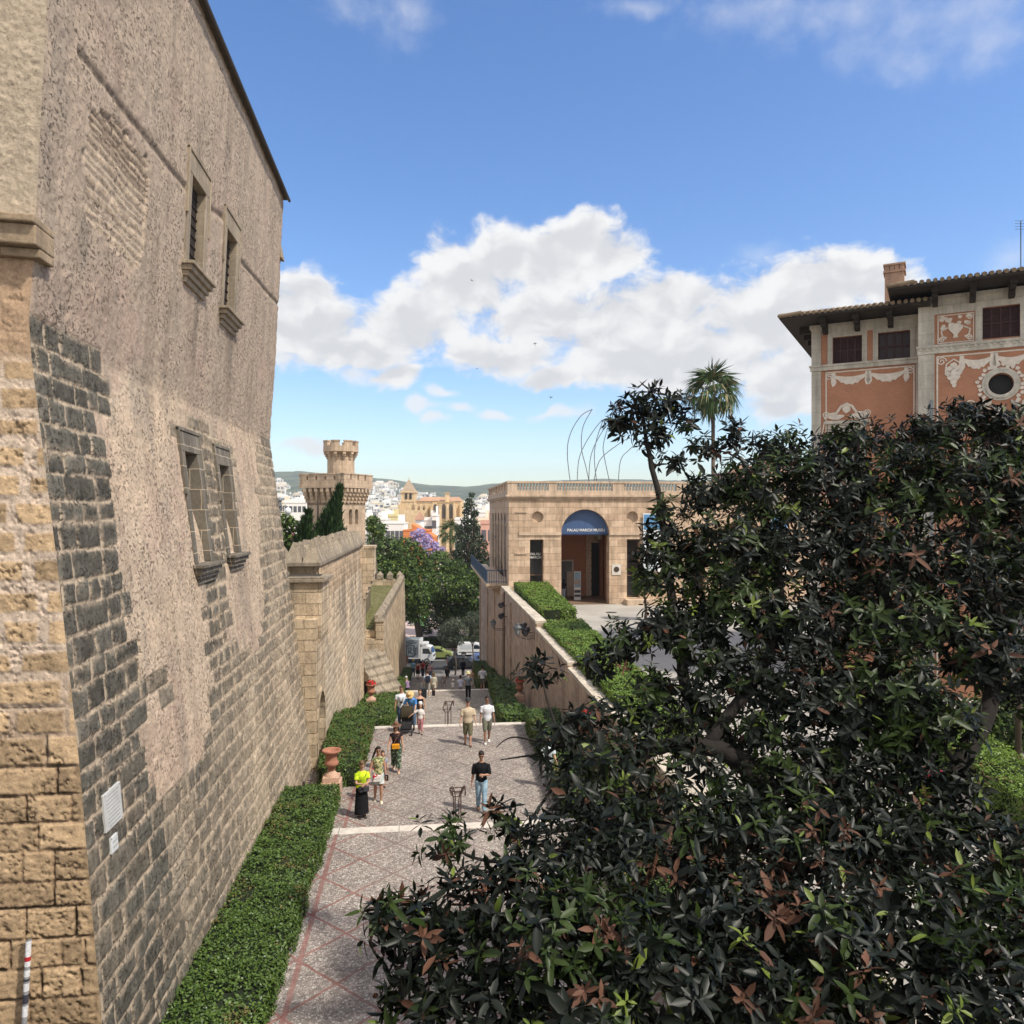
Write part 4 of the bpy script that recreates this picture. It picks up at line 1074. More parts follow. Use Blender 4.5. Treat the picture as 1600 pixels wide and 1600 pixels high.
    ra.tube([(X0, 61.3, zr), (4.62, 61.3, zr), (4.62, 83.9, zr)], .035, 6); ra.tube([(X0, 61.3, zf + .12), (4.62, 61.3, zf + .12), (4.62, 83.9, zf + .12)], .03, 6)
    for k in range(9): ra.tube([(X0 - .1 - k * .19, 61.3, zf), (X0 - .1 - k * .19, 61.3, zr)], .018, 5)
    for k in range(80): ra.tube([(4.62, 61.3 + k * .285, zf), (4.62, 61.3 + k * .285, zr)], .02, 5)
    for k in range(9): ra.tube([(4.62, 61.3 + k * 2.82, zf), (4.62, 61.3 + k * 2.82, zr + .05)], .045, 6)
    ra.build('railing', M('blue_rail', (.05, .085, .14), .5, .2), root)
    fan = MB()
    for k in range(13):
        a = R_(8 + k * 13); fan.tube([(X0 - .25, 62.0, zf + .55), (X0 - .25 - 1.0 * math.sin(a) * .75, 62.0 + .4 * math.cos(a), zf + .55 + 1.75 * math.cos(a * .55))], .016, 4)
    fan.build('iron_fan', M_IRON, root)
    # blue arched canopy with the name
    ca = empty('entrance_canopy'); tag(ca, 'blue half-round sign panel with white lettering in the museum arch', 'sign')
    t = MB(); zt0 = zs - .02
    t.prism([(xc - r + .004, zt0)] + [(xc + (r - .004) * math.cos(a), zt0 + (r - .004) * math.sin(a)) for a in np.linspace(math.pi, 0, 33)] , (0, 60.55, 0), U, Vv, N, 0, .10)
    m, T, b_ = newmat('canopy_blue'); ob = T.node('ShaderNodeTexCoord').outputs['Object']; n = T.noise(T.scale(ob, (3, 1, .6)), 1.2, 3)
    T.put(b_.inputs['Base Color'], T.mix(n, (.035, .07, .17), (.07, .13, .27))); b_.inputs['Roughness'].default_value = .5
    t.build('panel', m, ca)
    tm = text_mesh('lettering', 'PALAU MARCH MUSEU', (xc + .15, 60.43, zt0 + .20), .30, (1, 0, 0), (0, 0, 1), M('white_letters', (.75, .75, .75), .6), ca, True)
    e = MB(); e.box((xc - r + .006, 60.38, zt0 - .10), (xc + r - .006, 60.56, zt0 - .002)); e.build('edge', M('canopy_edge', (.02, .03, .07), .5), ca)
    # lantern in the arch, poster stand, banner, plaque
    la = empty('hanging_lantern'); tag(la, 'black wrought-iron lantern hanging inside the museum arch', 'lantern')
    x, y = atY(936, 838, 62.5)[0], 62.5; z = atY(936, 838, 62.5)[2]
    l = MB(); l.tube([(x, y, z + .5), (x, y, ztop - .5)], .015, 5)
    for k in range(6):
        a = k * math.pi / 3; l.tube([(x, y, z + .5), (x + .38 * math.cos(a), y + .38 * math.sin(a), z + .2), (x + .32 * math.cos(a), y + .32 * math.sin(a), z - .25), (x, y, z - .5)], .025, 5)
    l.build('frame', M_IRON, la); g = MB(); g.lathe([(.02, -.3), (.2, -.2), (.24, .2), (.02, .3)], (x, y, z), 8); g.build('glass', glassm('lantern_glass', (.25, .22, .17)), la)
    ps = empty('poster_stand'); tag(ps, 'upright exhibition poster stand inside the museum porch', 'poster stand')
    x0, x1 = atY(897, 900, 63)[0], atY(907.5, 900, 63)[0]; z1 = atY(900, 893, 63)[2]
    f = MB(); f.box((x0, 63, FC + .03), (x1, 63.06, z1)); f.box((x0, 62.9, FC + .03), (x1, 63.2, FC + .08)); f.build('board', M('white_board', (.62, .62, .6), .6), ps)
    q = MB(); hh = z1 - FC
    q.box((x0 + .03, 62.99, FC + .45 * hh), (x1 - .03, 62.999, z1 - .05), 0); q.box((x0 + .03, 62.985, FC + .55 * hh), (x1 - .1, 62.989, FC + .72 * hh), 1); q.box((x0 + .03, 62.99, FC + .12 * hh), (x1 - .03, 62.999, FC + .2 * hh), 2); q.box((x0 + .03, 62.99, FC + .26 * hh), (x1 - .03, 62.999, FC + .36 * hh), 2)
    q.build('poster', [M('poster_sky', (.22, .32, .42), .5, .4, 6), M('poster_sand', (.35, .27, .22), .5, .5, 8), M('poster_dark', (.06, .06, .08), .5)], ps)
    bn = empty('hanging_banner'); tag(bn, 'tall white and blue banner hung on the museum front right of the arch', 'banner')
    x0, x1 = mus(1004, 850)[0], mus(1031, 850)[0]; za, zb2 = mus(1010, 893)[1], mus(1010, 802)[1]
    f = MB(); f.box((x0, 59.80, za), (x1, 59.83, zb2)); f.build('cloth', M('banner_white', (.66, .70, .74), .7, .15, 3), bn)
    q = MB(); q.box((x0 + .05, 59.79, zb2 - 1.3), (x1 - .06, 59.799, zb2 - .1), 0)
    rr = random.Random(3)
    for k in range(16):
        z = za + .2 + k * .17; q.box((x0 + .1 + rr.random() * .2, 59.79, z), (x1 - .12 - rr.random() * .5, 59.799, z + .07), 1)
    q.build('print', [M('banner_blue', (.10, .25, .45), .7, .4, 4), M('banner_ink', (.10, .14, .2), .7, .3, 5)], bn)
    bn2 = copy_tree(bn); dx = mus(1203, 850)[0] - x0; bn2.location.x += dx; bn2['label'] = 'banner on the museum front seen through the tree near the palace'
    for o in (bn, bn2): o['group'] = 'banners on the museum front'
    pq = empty('wall_plaque'); tag(pq, 'small square white plaque with dark round emblem on the pier right of the arch', 'plaque')
    x, z = mus(963, 890); f = MB(); f.box((x - .36, 59.95, z - .42), (x + .36, 59.998, z + .42)); f.build('plate', M('plaque_white', (.62, .58, .52), .6), pq)
    q = MB(); q.prism([(.22 * math.cos(a), .22 * math.sin(a)) for a in np.linspace(0, 2 * math.pi, 19)[:-1]], (x, 59.95, z + .02), U, Vv, N, 0, .02); q.build('emblem', M('emblem_dark', (.06, .04, .03), .6), pq)
    return root
def text_mesh(name, body, loc, size, U, Vv, mat, parent, center=False):
    cu = bpy.data.curves.new(name, 'FONT'); cu.body = body; cu.size = size; cu.extrude = .008
    cu.align_x = 'CENTER'; cu.offset = .006
    t = bpy.data.objects.new(name + '_tmp', cu); COL.objects.link(t)
    dg = bpy.context.evaluated_depsgraph_get(); me = bpy.data.meshes.new_from_object(t.evaluated_get(dg))
    bpy.data.objects.remove(t); me.materials.clear(); me.materials.append(mat); me.name = name
    o = bpy.data.objects.new(name, me); COL.objects.link(o); o.parent = parent
    U = Vector(U); Vv = Vector(Vv); N = U.cross(Vv)
    o.matrix_world = Matrix(((U.x, Vv.x, N.x, loc[0]), (U.y, Vv.y, N.y, loc[1]), (U.z, Vv.z, N.z, loc[2]), (0, 0, 0, 1)))
    return o
museum()
def sculpture():
    root = empty('rod_sculpture'); tag(root, 'sculpture of thin curved steel rods rising above the museum roof', 'sculpture')
    rods = [[(140, 800), (112, 640), (130, 500), (200, 380), (275, 335)], [(275, 335), (215, 450), (205, 590), (235, 720), (270, 800)], [(175, 800), (185, 680), (230, 560), (310, 440), (345, 410)],
            [(250, 800), (265, 650), (330, 500), (400, 410)], [(345, 410), (300, 550), (290, 680), (315, 800)], [(390, 415), (350, 560), (355, 650), (405, 800)], [(275, 800), (320, 680), (440, 570), (520, 520)], [(445, 800), (460, 680), (520, 600), (620, 520)]]
    for i, r in enumerate(rods):
        Y = 66 + (i % 4) * 1.2
        pts = [Vector(atY(860 + x * .2375, 560 + y * .2375, Y)) for x, y in r]
        pts[0] = pts[0] if r[0][1] < 700 else Vector((pts[0].x, Y, mus(900, 752)[1] - .7)); pts[-1] = pts[-1] if r[-1][1] < 700 else Vector((pts[-1].x, Y, mus(900, 752)[1] - .7))
        sm = []
        for k in range(len(pts) - 1):
            p0 = pts[max(k - 1, 0)]; p1 = pts[k]; p2 = pts[k + 1]; p3 = pts[min(k + 2, len(pts) - 1)]
            for q in range(8):
                t = q / 8; sm.append(.5 * ((2 * p1) + (-p0 + p2) * t + (2 * p0 - 5 * p1 + 4 * p2 - p3) * t * t + (-p0 + 3 * p1 - 3 * p2 + p3) * t ** 3))
        sm.append(pts[-1])
        mb = MB(); mb.tube(sm, .035, 6); mb.build('rod', M('steel_rod', (.16, .17, .19), .4, .1, metal=.5), root)
sculpture()

# lanterns and floodlights on the retaining wall
def lantern(y, H, label):
    root = empty('wall_lantern', (5.7, y, CAMZ - H)); root.scale = (.98, .7, .7); tag(root, label, 'lantern', 'lanterns on the retaining wall')
    a = MB(); a.tube([(0, 0, -.30), (0, 0, .35)], .03, 6); a.tube([(0, 0, -.1), (-.35, 0, -.22), (-.7, 0, -.12), (-.95, 0, .05), (-.95, 0, .18)], .022, 6); a.tube([(0, 0, .1), (-.4, 0, .02), (-.95, 0, .06)], .018, 6)
    for k in range(3): a.tube([(-.18 - .2 * k + .08 * math.cos(t), 0, -.05 + .08 * math.sin(t)) for t in np.linspace(0, 5.5, 9)], .012, 4)
    a.build('bracket', M_IRON, root)
    l = MB()
    for k in range(4):
        t = math.pi / 4 + k * math.pi / 2; l.tube([(-.95 + .11 * math.cos(t), .11 * math.sin(t), .18), (-.95 + .24 * math.cos(t), .24 * math.sin(t), .68)], .015, 4)
    l.lathe([(.10, .17), (.13, .20)], (-.95, 0, 0), 4); l.lathe([(.27, .68), (.25, .72), (.16, .86), (.09, .92), (.10, .96), (.03, 1.05), (.01, 1.12)], (-.95, 0, 0), 8); l.build('frame', M('lantern_grey', (.07, .08, .085), .5), root)
    g = MB(); g.lathe([(.10, .2), (.22, .675)], (-.95, 0, 0), 4); g.build('glass', glassm('lantern_pane', (.20, .22, .23), .2), root)
lantern(41.3, 6.75, 'nearer wall lantern with grey cap on a scrolled bracket below the coping')
lantern(57.0, 8.7, 'farther wall lantern on the retaining wall below the balcony corner')
def flood(y, H, k):
    root = empty('floodlight', (5.66, y, CAMZ - H)); tag(root, k, 'floodlight', 'floodlights on the retaining wall')
    m = MB(); m.tube([(.05, 0, 0), (-.25, 0, 0), (-.3, 0, .12)], .025, 6); m.build('bracket', M_IRON, root)
    b = MB(); b.tube([(-.18, .16, .16), (-.2, .12, .16), (-.3, -.02, .12), (-.42, -.22, .06), (-.44, -.25, .05)], [.07, .12, .15, .20, .205], 12); b.build('housing', M('flood_black', (.02, .02, .025), .4), root)
    g = MB(); g.tube([(-.432, -.238, .054), (-.444, -.254, .049)], .17, 12); g.build('lens', glassm('flood_lens', (.04, .04, .06)), root)
flood(43.2, 6.55, 'left black floodlight of the pair by the nearer lantern')
flood(41.9, 6.65, 'right black floodlight of the pair by the nearer lantern')
flood(56.2, 6.9, 'upper black floodlight near the drainpipe below the balcony')
flood(56.2, 7.7, 'lower black floodlight near the drainpipe below the balcony')

# ---------------------------------------------------------------- orange palace on the right
A30 = R_(29)
PU = RT * math.cos(A30) - FW * math.sin(A30); PN = -(RT * math.sin(A30) + FW * math.cos(A30))
P0 = atD(1270, 800, 34.0)
def fac(px, py, off=0.0):
    r = ray(px, py); O = P0 + PN * off
    t = np.dot(O - CAM, PN) / np.dot(r, PN); p = CAM + r * t
    return float(np.dot(p - P0, PU)), float(p[2])
def palace_right():
    root = empty('orange_palace'); tag(root, 'orange palace with white painted garlands, deep dark eaves and shuttered windows', 'palace')
    m, T, b = newmat('orange_plaster'); ob = T.node('ShaderNodeTexCoord').outputs['Object']
    n = T.noise(ob, 1.1, 6, .65); n2 = T.noise(T.scale(ob, (1, 1, 3)), 6, 5, .6); k = T.mapr(T.math('ADD', T.math('MULTIPLY', n, .6), T.math('MULTIPLY', n2, .4)), .3, .7, .78, 1.2)
    T.put(b.inputs['Base Color'], T.mix(1, (.42, .20, .118), T.node_col(k), 'MULTIPLY')); b.inputs['Roughness'].default_value = .95; T.put(b.inputs['Normal'], T.bump(n2, .2, .01))
    OR = m
    WS = stone('palace_white_stone', (.56, .515, .44), (.50, .46, .39), (.38, .34, .28), 1.1, .55, .008, .22, .4, .9, .35, .25)
    ORN = M('ornament_white', (.70, .62, .53), .9, .2, 6)
    EV = M('dark_timber', (.030, .024, .020), .8, .3); SH = M('shutter_maroon', (.055, .022, .024), .6, .3)
    TL = M('roof_tile', (.20, .15, .10), .9, .4, 3)
    Zz = (0, 0, 1)
    def ob_(mb, u0, u1, z0, z1, n0, n1, mat=0): mb.obox(P0 * np.array((1, 1, 0)), PU, Zz, PN, u0, u1, z0, z1, n0, n1, mat)
    OO = P0 * np.array((1, 1, 0))
    u1 = fac(1437, 600)[0]; uR = fac(1437, 600, 1.0)[0]
    zc = fac(1270, 515)[1]; D = -11.0
    # left volume
    F = lambda px, py: fac(px, py, 0)
    wins = [(F(1301, 545)[0], F(1347, 545)[0], F(1301, 569)[1], F(1301, 527)[1]), (F(1372, 540)[0], F(1422, 540)[0], F(1372, 565)[1], F(1372, 521)[1])]
    z0w = (wins[0][2] + wins[1][2]) / 2; z1w = (wins[0][3] + wins[1][3]) / 2
    lw = (F(1302, 690)[0], F(1334, 690)[0] + .25, F(1302, 720)[1] - .8, F(1302, 678)[1])
    hl = [[(a, z0w), (b2, z0w), (b2, z1w), (a, z1w)] for a, b2, _, _ in wins] + [[(lw[0], lw[2]), (lw[1], lw[2]), (lw[1], lw[3]), (lw[0], lw[3])]]
    w = MB(); w.prism([(0, .95), (u1 + .2, .95), (u1 + .2, zc), (0, zc)], OO - PN * .5, PU, Zz, PN, 0, .5, holes=hl)
    ob_(w, 0.002, u1, .95, zc - .01, D, -.502)
    w.build('wall', OR, root)
    tr = MB()
    ob_(tr, -.05, F(1283, 600)[0], .95, zc - .002, -.3, .045); ob_(tr, F(1431, 600)[0], u1 + .02, .95, zc - .002, .0, .045)
    zs1 = F(1270, 573)[1]; zs0 = F(1270, 581)[1]
    ob_(tr, -.10, u1, zs0, zs1, 0, .10); ob_(tr, -.14, u1, zs1 - .06, zs1 + .02, 0, .15)
    for (a, b2, _, _) in wins:
        ob_(tr, a - .20, a, z0w, z1w + .16, 0, .05); ob_(tr, b2, b2 + .20, z0w, z1w + .16, 0, .05); ob_(tr, a, b2, z1w, z1w + .16, 0, .052); ob_(tr, a - .2, b2 + .2, z0w - .10, z0w - .002, 0, .06)
    ob_(tr, F(1284, 545)[0], u1, z1w + .161, zc - .003, 0, .055); ob_(tr, F(1284, 545)[0], u1, zs1 + .021, z0w - .101, 0, .055)
    ob_(tr, -.12, u1, zc, zc + .14, -.5, .16); ob_(tr, -.06, u1, zc - .10, zc, -.3, .08)
    # lower window surround and broken pediment
    ob_(tr, lw[0] - .22, lw[0], lw[2], lw[3] + .2, 0, .06); ob_(tr, lw[1], lw[1] + .22, lw[2], lw[3] + .2, 0, .06); ob_(tr, lw[0], lw[1], lw[3], lw[3] + .2, 0, .062)
    ob_(tr, lw[0] - .32, lw[1] + .32, lw[3] + .42, lw[3] + .55, 0, .2); ob_(tr, lw[0] - .22, lw[1] + .22, lw[3] + .201, lw[3] + .419, 0, .08)
    tr.build('stone_trim', WS, root)
    def window(a, b2, z0, z1, off, slats=11, leaf=4, panes=False):
        g = MB(); ob_(g, a + .002, b2 - .002, z0 + .002, z1 - .002, off - .30, off - .24); wd = g.build('window', M('pane_violet', (.055, .042, .046), .45, spec=.2) if panes else SH, root)
        s = MB()
        for q in range(leaf + 1):
            u = a + (b2 - a) * q / leaf; ob_(s, max(a, u - .035), min(b2, u + .035), z0, z1, off - .24, off - .19)
        for q in range(3): zz = z0 + (z1 - z0) * q / 2; ob_(s, a, b2, max(z0, zz - .035), min(z1, zz + .035), off - .239, off - .191)
        if not panes:
            for q in range(slats * 2): zz = z0 + (z1 - z0) * (q + .5) / (slats * 2); ob_(s, a, b2, zz - .008, zz + .012, off - .24, off - .205)
        s.build('shutter', SH, wd)
    window(wins[0][0], wins[0][1], z0w, z1w, 0); window(wins[1][0], wins[1][1], z0w, z1w, 0, panes=True); window(*lw, 0)
    # painted relief ornament
    orn = MB()
    P3 = lambda u, z, n: tuple(OO + PU * u + np.array((0, 0, z)) + PN * n)
    def curve(pts, r, off): orn.tube([P3(u, z, off) for u, z in pts], r, 6)
    def blob(u, z, ru, rz, off):
        vs = []; n = 10
        orn.prism([(u + ru * math.cos(a) * (1 + .18 * math.sin(3 * a + u * 7)), z + rz * math.sin(a) * (1 + .15 * math.cos(4 * a + z * 5))) for a in np.linspace(0, 2 * math.pi, n + 1)[:-1]], OO, PU, Zz, PN, off, off + .03)
    def swag(ua, ub, z, drop, off):
        n = 15
        top = [(ua + (ub - ua) * t, z - drop * .55 * (1 - (2 * t - 1) ** 2) * .55) for t in np.linspace(0, 1, n)]
        bot = [(ua + (ub - ua) * t, z - .06 - drop * (1 - (2 * t - 1) ** 2) * (1 + .10 * math.sin(t * 37))) for t in np.linspace(1, 0, n)]
        orn.prism(top + bot, OO, PU, Zz, PN, off, off + .03)
        for t in (0, 1):
            u = ua + (ub - ua) * t; orn.prism([(u - .07, z + .08), (u + .07, z + .08), (u + .12, z - .35), (u + .03, z - drop * 1.25), (u - .05, z - drop * 1.3), (u - .11, z - .32)], OO, PU, Zz, PN, off + .002, off + .028)
    def scroll(u, z, r, sgn, off, turns=1.6): curve([(u + sgn * r * (1 - t / 1.15) * math.cos(t * turns * 6.28), z + r * (1 - t / 1.15) * math.sin(t * turns * 6.28)) for t in np.linspace(0, 1, 18)], .028, off)
    za = zs0 - .10
    ul, ur = F(1289, 600)[0], F(1431, 600)[0]
    curve([(ul + .05, za), (ul + .05, .95 + 12)], .03, .012); curve([(ur - .06, za), (ur - .06, 15)], .03, .012); curve([(ul + .05, za), (ur - .06, za)], .03, .012)
    w_ = ur - ul
    for q in (0, 1): swag(ul + w_ * (.10 + .40 * q), ul + w_ * (.48 + .42 * q), za - .12, .40, .003)
    scroll(ul + .18, za - .2, .16, 1, .015); scroll(ur - .2, za - .2, .16, -1, .015)
    zp = lw[3] + .55; uc = (lw[0] + lw[1]) / 2; hw = (lw[1] - lw[0]) / 2 + .35
    curve([(uc - hw, zp + .1), (uc - hw * .8, zp + .30), (uc - hw * .45, zp + .34), (uc - .22, zp + .62), (uc, zp + .72), (uc + .22, zp + .62), (uc + hw * .45, zp + .34), (uc + hw * .8, zp + .30), (uc + hw, zp + .1)], .06, .02)
    blob(uc, zp + .55, .16, .22, .004); blob(uc - hw * .5, zp + .18, .35, .12, .003); blob(uc + hw * .5, zp + .18, .35, .12, .003)
    scroll(uc - hw + .05, zp + .28, .15, 1, .015); scroll(uc + hw - .05, zp + .28, .15, -1, .015)
    for s in (-1, 1): curve([(uc + s * (hw + .0), zp), (uc + s * (hw + .10), zp - .5), (uc + s * (hw + .02), zp - 1.0)], .03, .015)
    # right volume, one metre proud
    G = lambda px, py: fac(px, py, 1.0)
    zt2 = G(1450, 472)[1]; uE = uR + 13.0
    rw = (G(1535, 500)[0], G(1594, 500)[0], G(1535, 530)[1], G(1535, 481)[1])
    oc = G(1564, 600); orr = .42
    lw2 = (oc[0] - .62, oc[0] + .62, G(1564, 700)[1] - .6, G(1564, 672)[1])
    hr = [[(rw[0], rw[2]), (rw[1], rw[2]), (rw[1], rw[3]), (rw[0], rw[3])], [(oc[0] + orr * math.cos(a), oc[1] + orr * math.sin(a)) for a in np.linspace(0, 2 * math.pi, 25)[:-1]],
          [(lw2[0], lw2[2]), (lw2[1], lw2[2]), (lw2[1], lw2[3]), (lw2[0], lw2[3])]]
    w = MB(); w.prism([(uR, .95), (uE, .95), (uE, zt2), (uR, zt2)], OO + PN * .5, PU, Zz, PN, 0, .5, holes=hr); ob_(w, uR + .002, uE, .95, zt2 - .01, D, .498); w.build('projecting_wall', OR, root)
    t2 = MB(); zz1 = G(1440, 546)[1]; zz0 = G(1440, 553)[1]
    up = G(1460, 600)[0]
    ob_(t2, uR - .05, up, .95, zt2 - .002, .6, 1.05)
    ob_(t2, uR - .08, uE, zz0 - .05, zz1, .9, 1.10); ob_(t2, uR - .12, uE, zz1, zz1 + .10, .9, 1.16)
    ob_(t2, up, rw[0] - .002, zz1 + .101, rw[2] - .10, 1.0, 1.04)
    b0, b1 = G(1463, 505)[0], G(1524, 505)[0]
    ob_(t2, b1, rw[0], rw[2] - .10, zt2 - .25, 1.0, 1.05); ob_(t2, rw[1], rw[1] + .35, rw[2] - .10, zt2 - .25, 1.0, 1.05); ob_(t2, rw[0], rw[1], rw[3], zt2 - .25, 1.0, 1.052)
    ob_(t2, up, b1, zt2 - .55, zt2 - .25, 1.0, 1.04); ob_(t2, up, uE, zt2 - .249, zt2, 1.0, 1.08); ob_(t2, uR - .14, uE, zt2, zt2 + .16, .5, 1.18)
    for k in range(60): ob_(t2, uR + k * .21, uR + k * .21 + .10, zz1 - .10, zz1 - .002, 1.10, 1.14)
    ob_(t2, lw2[0] - .25, lw2[0], lw2[2], lw2[3] + .25, 1.0, 1.07); ob_(t2, lw2[1], lw2[1] + .25, lw2[2], lw2[3] + .25, 1.0, 1.07); ob_(t2, lw2[0], lw2[1], lw2[3], lw2[3] + .25, 1.0, 1.072)
    ob_(t2, lw2[0] - .45, lw2[1] + .45, lw2[3] + .45, lw2[3] + .6, 1.0, 1.25)
    for s in (-1, 1):
        c = oc[0] + s * (lw2[1] - lw2[0] + .9) / 2
        t2.prism([(c, lw2[3] + .6), (c - s * .75, lw2[3] + 1.15), (c - s * .75, lw2[3] + 1.02), (c - s * .12, lw2[3] + .601)][::(1 if s > 0 else -1)], OO, PU, Zz, PN, 1.0, 1.22)
    ring = [(oc[0] + .64 * math.cos(a), oc[1] + .64 * math.sin(a)) for a in np.linspace(0, 2 * math.pi, 33)[:-1]]
    t2.prism(ring, OO, PU, Zz, PN, 1.0, 1.05, holes=[[(oc[0] + (orr + .004) * math.cos(a), oc[1] + (orr + .004) * math.sin(a)) for a in np.linspace(0, 2 * math.pi, 33)[:-1]]])
    ring = [(oc[0] + .54 * math.cos(a), oc[1] + .54 * math.sin(a)) for a in np.linspace(0, 2 * math.pi, 33)[:-1]]
    t2.prism(ring, OO, PU, Zz, PN, 1.051, 1.10, holes=[[(oc[0] + (orr + .003) * math.cos(a), oc[1] + (orr + .003) * math.sin(a)) for a in np.linspace(0, 2 * math.pi, 33)[:-1]]])
    t2.build('stone_trim', WS, root)
    window(rw[0], rw[1], rw[2], rw[3], 1.0); window(lw2[0], lw2[1], lw2[2], lw2[3], 1.0)
    g = MB(); ob_(g, oc[0] - .7, oc[0] + .7, oc[1] - .7, oc[1] + .7, .62, .66); g.build('round_window', M('oculus_glass', (.012, .012, .013), .5), root)
    # ornament on the right volume
    zt3 = zz0 - .18
    curve([(up + .1, zt3), (uE, zt3)], .03, 1.012); curve([(up + .1, zt3), (up + .1, 15)], .035, 1.012); scroll(up + .25, zt3 - .2, .18, 1, 1.015)
    sw = G(1545, 555)[0] - G(1497, 555)[0]
    for q in range(4): swag(up + .95 + q * (sw + .1), up + .95 + q * (sw + .1) + sw, zt3 - .12, .42, 1.003)
    gu, gz = G(1490, 585)
    for (du, dz, r) in ((0, .35, .12), (-.13, .22, .12), (.13, .22, .12), (-.18, .05, .12), (0, .08, .14), (.17, .05, .12), (-.1, -.12, .12), (.1, -.12, .12), (0, -.3, .12), (.02, -.45, .08)): blob(gu + du, gz + dz, r, r, 1.003 + .004 * (du > 0))
    curve([(gu - .28, gz + .1), (gu - .25, gz + .42), (gu, gz + .6), (gu + .25, gz + .42), (gu + .28, gz + .1)], .035, 1.015)
    for a in np.linspace(-.7, math.pi + .7, 22): blob(oc[0] + (.74 + .05 * math.sin(a * 9)) * math.cos(a), oc[1] + (.74 + .05 * math.sin(a * 9)) * math.sin(a), .075, .07, 1.004)
    for s in (-1, 1):
        for k in range(16): blob(oc[0] + s * (.42 + .07 * k), oc[1] - .80 - .03 * k + .16 * (k % 3) - .1, .085, .08, 1.005)
        scroll(oc[0] + s * 1.0, oc[1] - .75, .2, s, 1.02)
    blob(oc[0], oc[1] - 1.05, .2, .24, 1.006)
    bb0, bb1, bz0, bz1 = b0 + .06, b1 - .06, rw[2] - .02, zt2 - .62
    curve([(bb0, bz0), (bb1, bz0), (bb1, bz1), (bb0, bz1), (bb0, bz0)], .03, 1.012)
    for (cu_, cz_, s) in ((bb0 + .14, bz0 + .14, 1), (bb1 - .14, bz0 + .14, -1), (bb0 + .14, bz1 - .14, 1), (bb1 - .14, bz1 - .14, -1)): scroll(cu_, cz_, .12, s, 1.014)
    mc = (bb0 + bb1) / 2; mz = bz0 + .18
    orn.prism([(mc - .10, mz), (mc + .10, mz), (mc + .06, mz + .12), (mc + .24, mz + .35), (mc + .27, mz + .48), (mc - .27, mz + .48), (mc - .24, mz + .35), (mc - .06, mz + .12)], OO, PU, Zz, PN, 1.003, 1.04)
    rr = random.Random(5)
    for k in range(20): blob(mc + rr.uniform(-.48, .48), mz + .52 + rr.uniform(0, .38) - abs(rr.uniform(-.1, .3)), .075, .07, 1.003 + .002 * (k % 5))
    for s in (-1, 1): curve([(mc + s * .28, mz + .42), (mc + s * .5, mz + .3), (mc + s * .45, mz + .08), (mc + s * .3, mz + .02)], .035, 1.015)
    orn.build('ornament', ORN, root)
    # roofs with deep eaves, brackets and a tile edge
    def roof(ua, ub, zt, n0, oh, ht, nb, left_oh):
        r = MB(); uL = ua - left_oh; nF = n0 + oh
        def q(u, z, n): return OO + PU * u + np.array((0, 0, z)) + PN * n
        # soffit boards and rising tile slope
        back = -9.0
        r.hexa([q(uL, zt, nF), q(ub, zt, nF), q(ub, zt + .02, back), q(uL, zt + .02, back), q(uL, zt + .10, nF), q(ub, zt + .10, nF), q(ub, zt + .12, back), q(uL, zt + .12, back)])
        r.build('eaves', EV, root)
        t = MB(); ridge = zt + ht
        t.add([q(uL, zt + .125, nF), q(ub, zt + .125, nF), q(ub, ridge, -3.5), q(uL + 4.5, ridge, -3.5), q(uL, zt + .125, back), q(ub, zt + .125, back)], [(0, 1, 2, 3), (0, 3, 4), (3, 2, 5, 4)])
        k = 0; u = uL
        while u < ub:
            t.tube([q(u, zt + .14, nF + .05), q(u, zt + .14 + .25, nF - .9)], .085, 7); u += .23
        n = nF
        while n > back + .5:
            t.tube([q(uL - .05, zt + .14, n), q(uL + .9, zt + .14 + .06, n)], .085, 7); n -= .23
        t.build('roof', TL, root)
        for k in range(nb):
            u = ua + .55 + k * 1.28
            if u > ub - .3: break
            br = MB(); br.obox(OO, PU, Zz, PN, u - .1, u + .1, zt - .30, zt - .002, n0 + .1, nF - .55); br.obox(OO, PU, Zz, PN, u - .1, u + .1, zt - .5, zt - .302, n0 + .1, n0 + .6)
            br.obox(OO, PU, Zz, PN, u - .12, u + .12, zt - .2, zt - .003, nF - .55, nF - .35); br.build('bracket', EV, root)
        for k in range(6):
            nn = n0 - .4 - k * 1.3; br = MB(); br.obox(OO, PU, Zz, PN, uL + .5, ua - .1, zt - .28, zt - .004, nn - .1, nn + .1); br.build('bracket', EV, root)
    t1 = fac(1218, 496, 1.75); t2_ = fac(1388, 449, 2.75)
    roof(0.0, u1 + .4, t1[1] - .1, 0, 1.75, 1.5, 8, -t1[0])
    roof(uR, uE, t2_[1] - .1, 1.0, 1.75, 1.6, 12, uR - t2_[0])
    fr = MB(); ob_(fr, .02, u1, zc + .141, t1[1] - .11, -.5, -.02); ob_(fr, uR + .02, uE, zt2 + .161, t2_[1] - .11, .5, .98); fr.build('frieze', EV, root)
    # chimney
    uc0 = fac(1380, 450, -2.5)[0]; uc1 = fac(1415, 450, -2.5)[0]; zt_ = fac(1398, 425, -2.5)[1]
    c = MB(); ob_(c, uc0 + .06, uc1 - .06, t1[1], zt_, -3.3, -2.5); ob_(c, uc0, uc1, zt_, zt_ + .1, -3.36, -2.44)
    for k in range(4): ob_(c, uc0 + .06 + k * (uc1 - uc0 - .3) / 3, uc0 + .24 + k * (uc1 - uc0 - .3) / 3, zt_ + .1, zt_ + .32, -3.3, -2.5)
    ob_(c, uc0, uc1, zt_ + .32, zt_ + .40, -3.36, -2.44); c.build('chimney', stone('chimney_brick', (.42, .25, .17), (.36, .21, .14), (.4, .32, .25), .3, .09, .01, .2, .3), root)
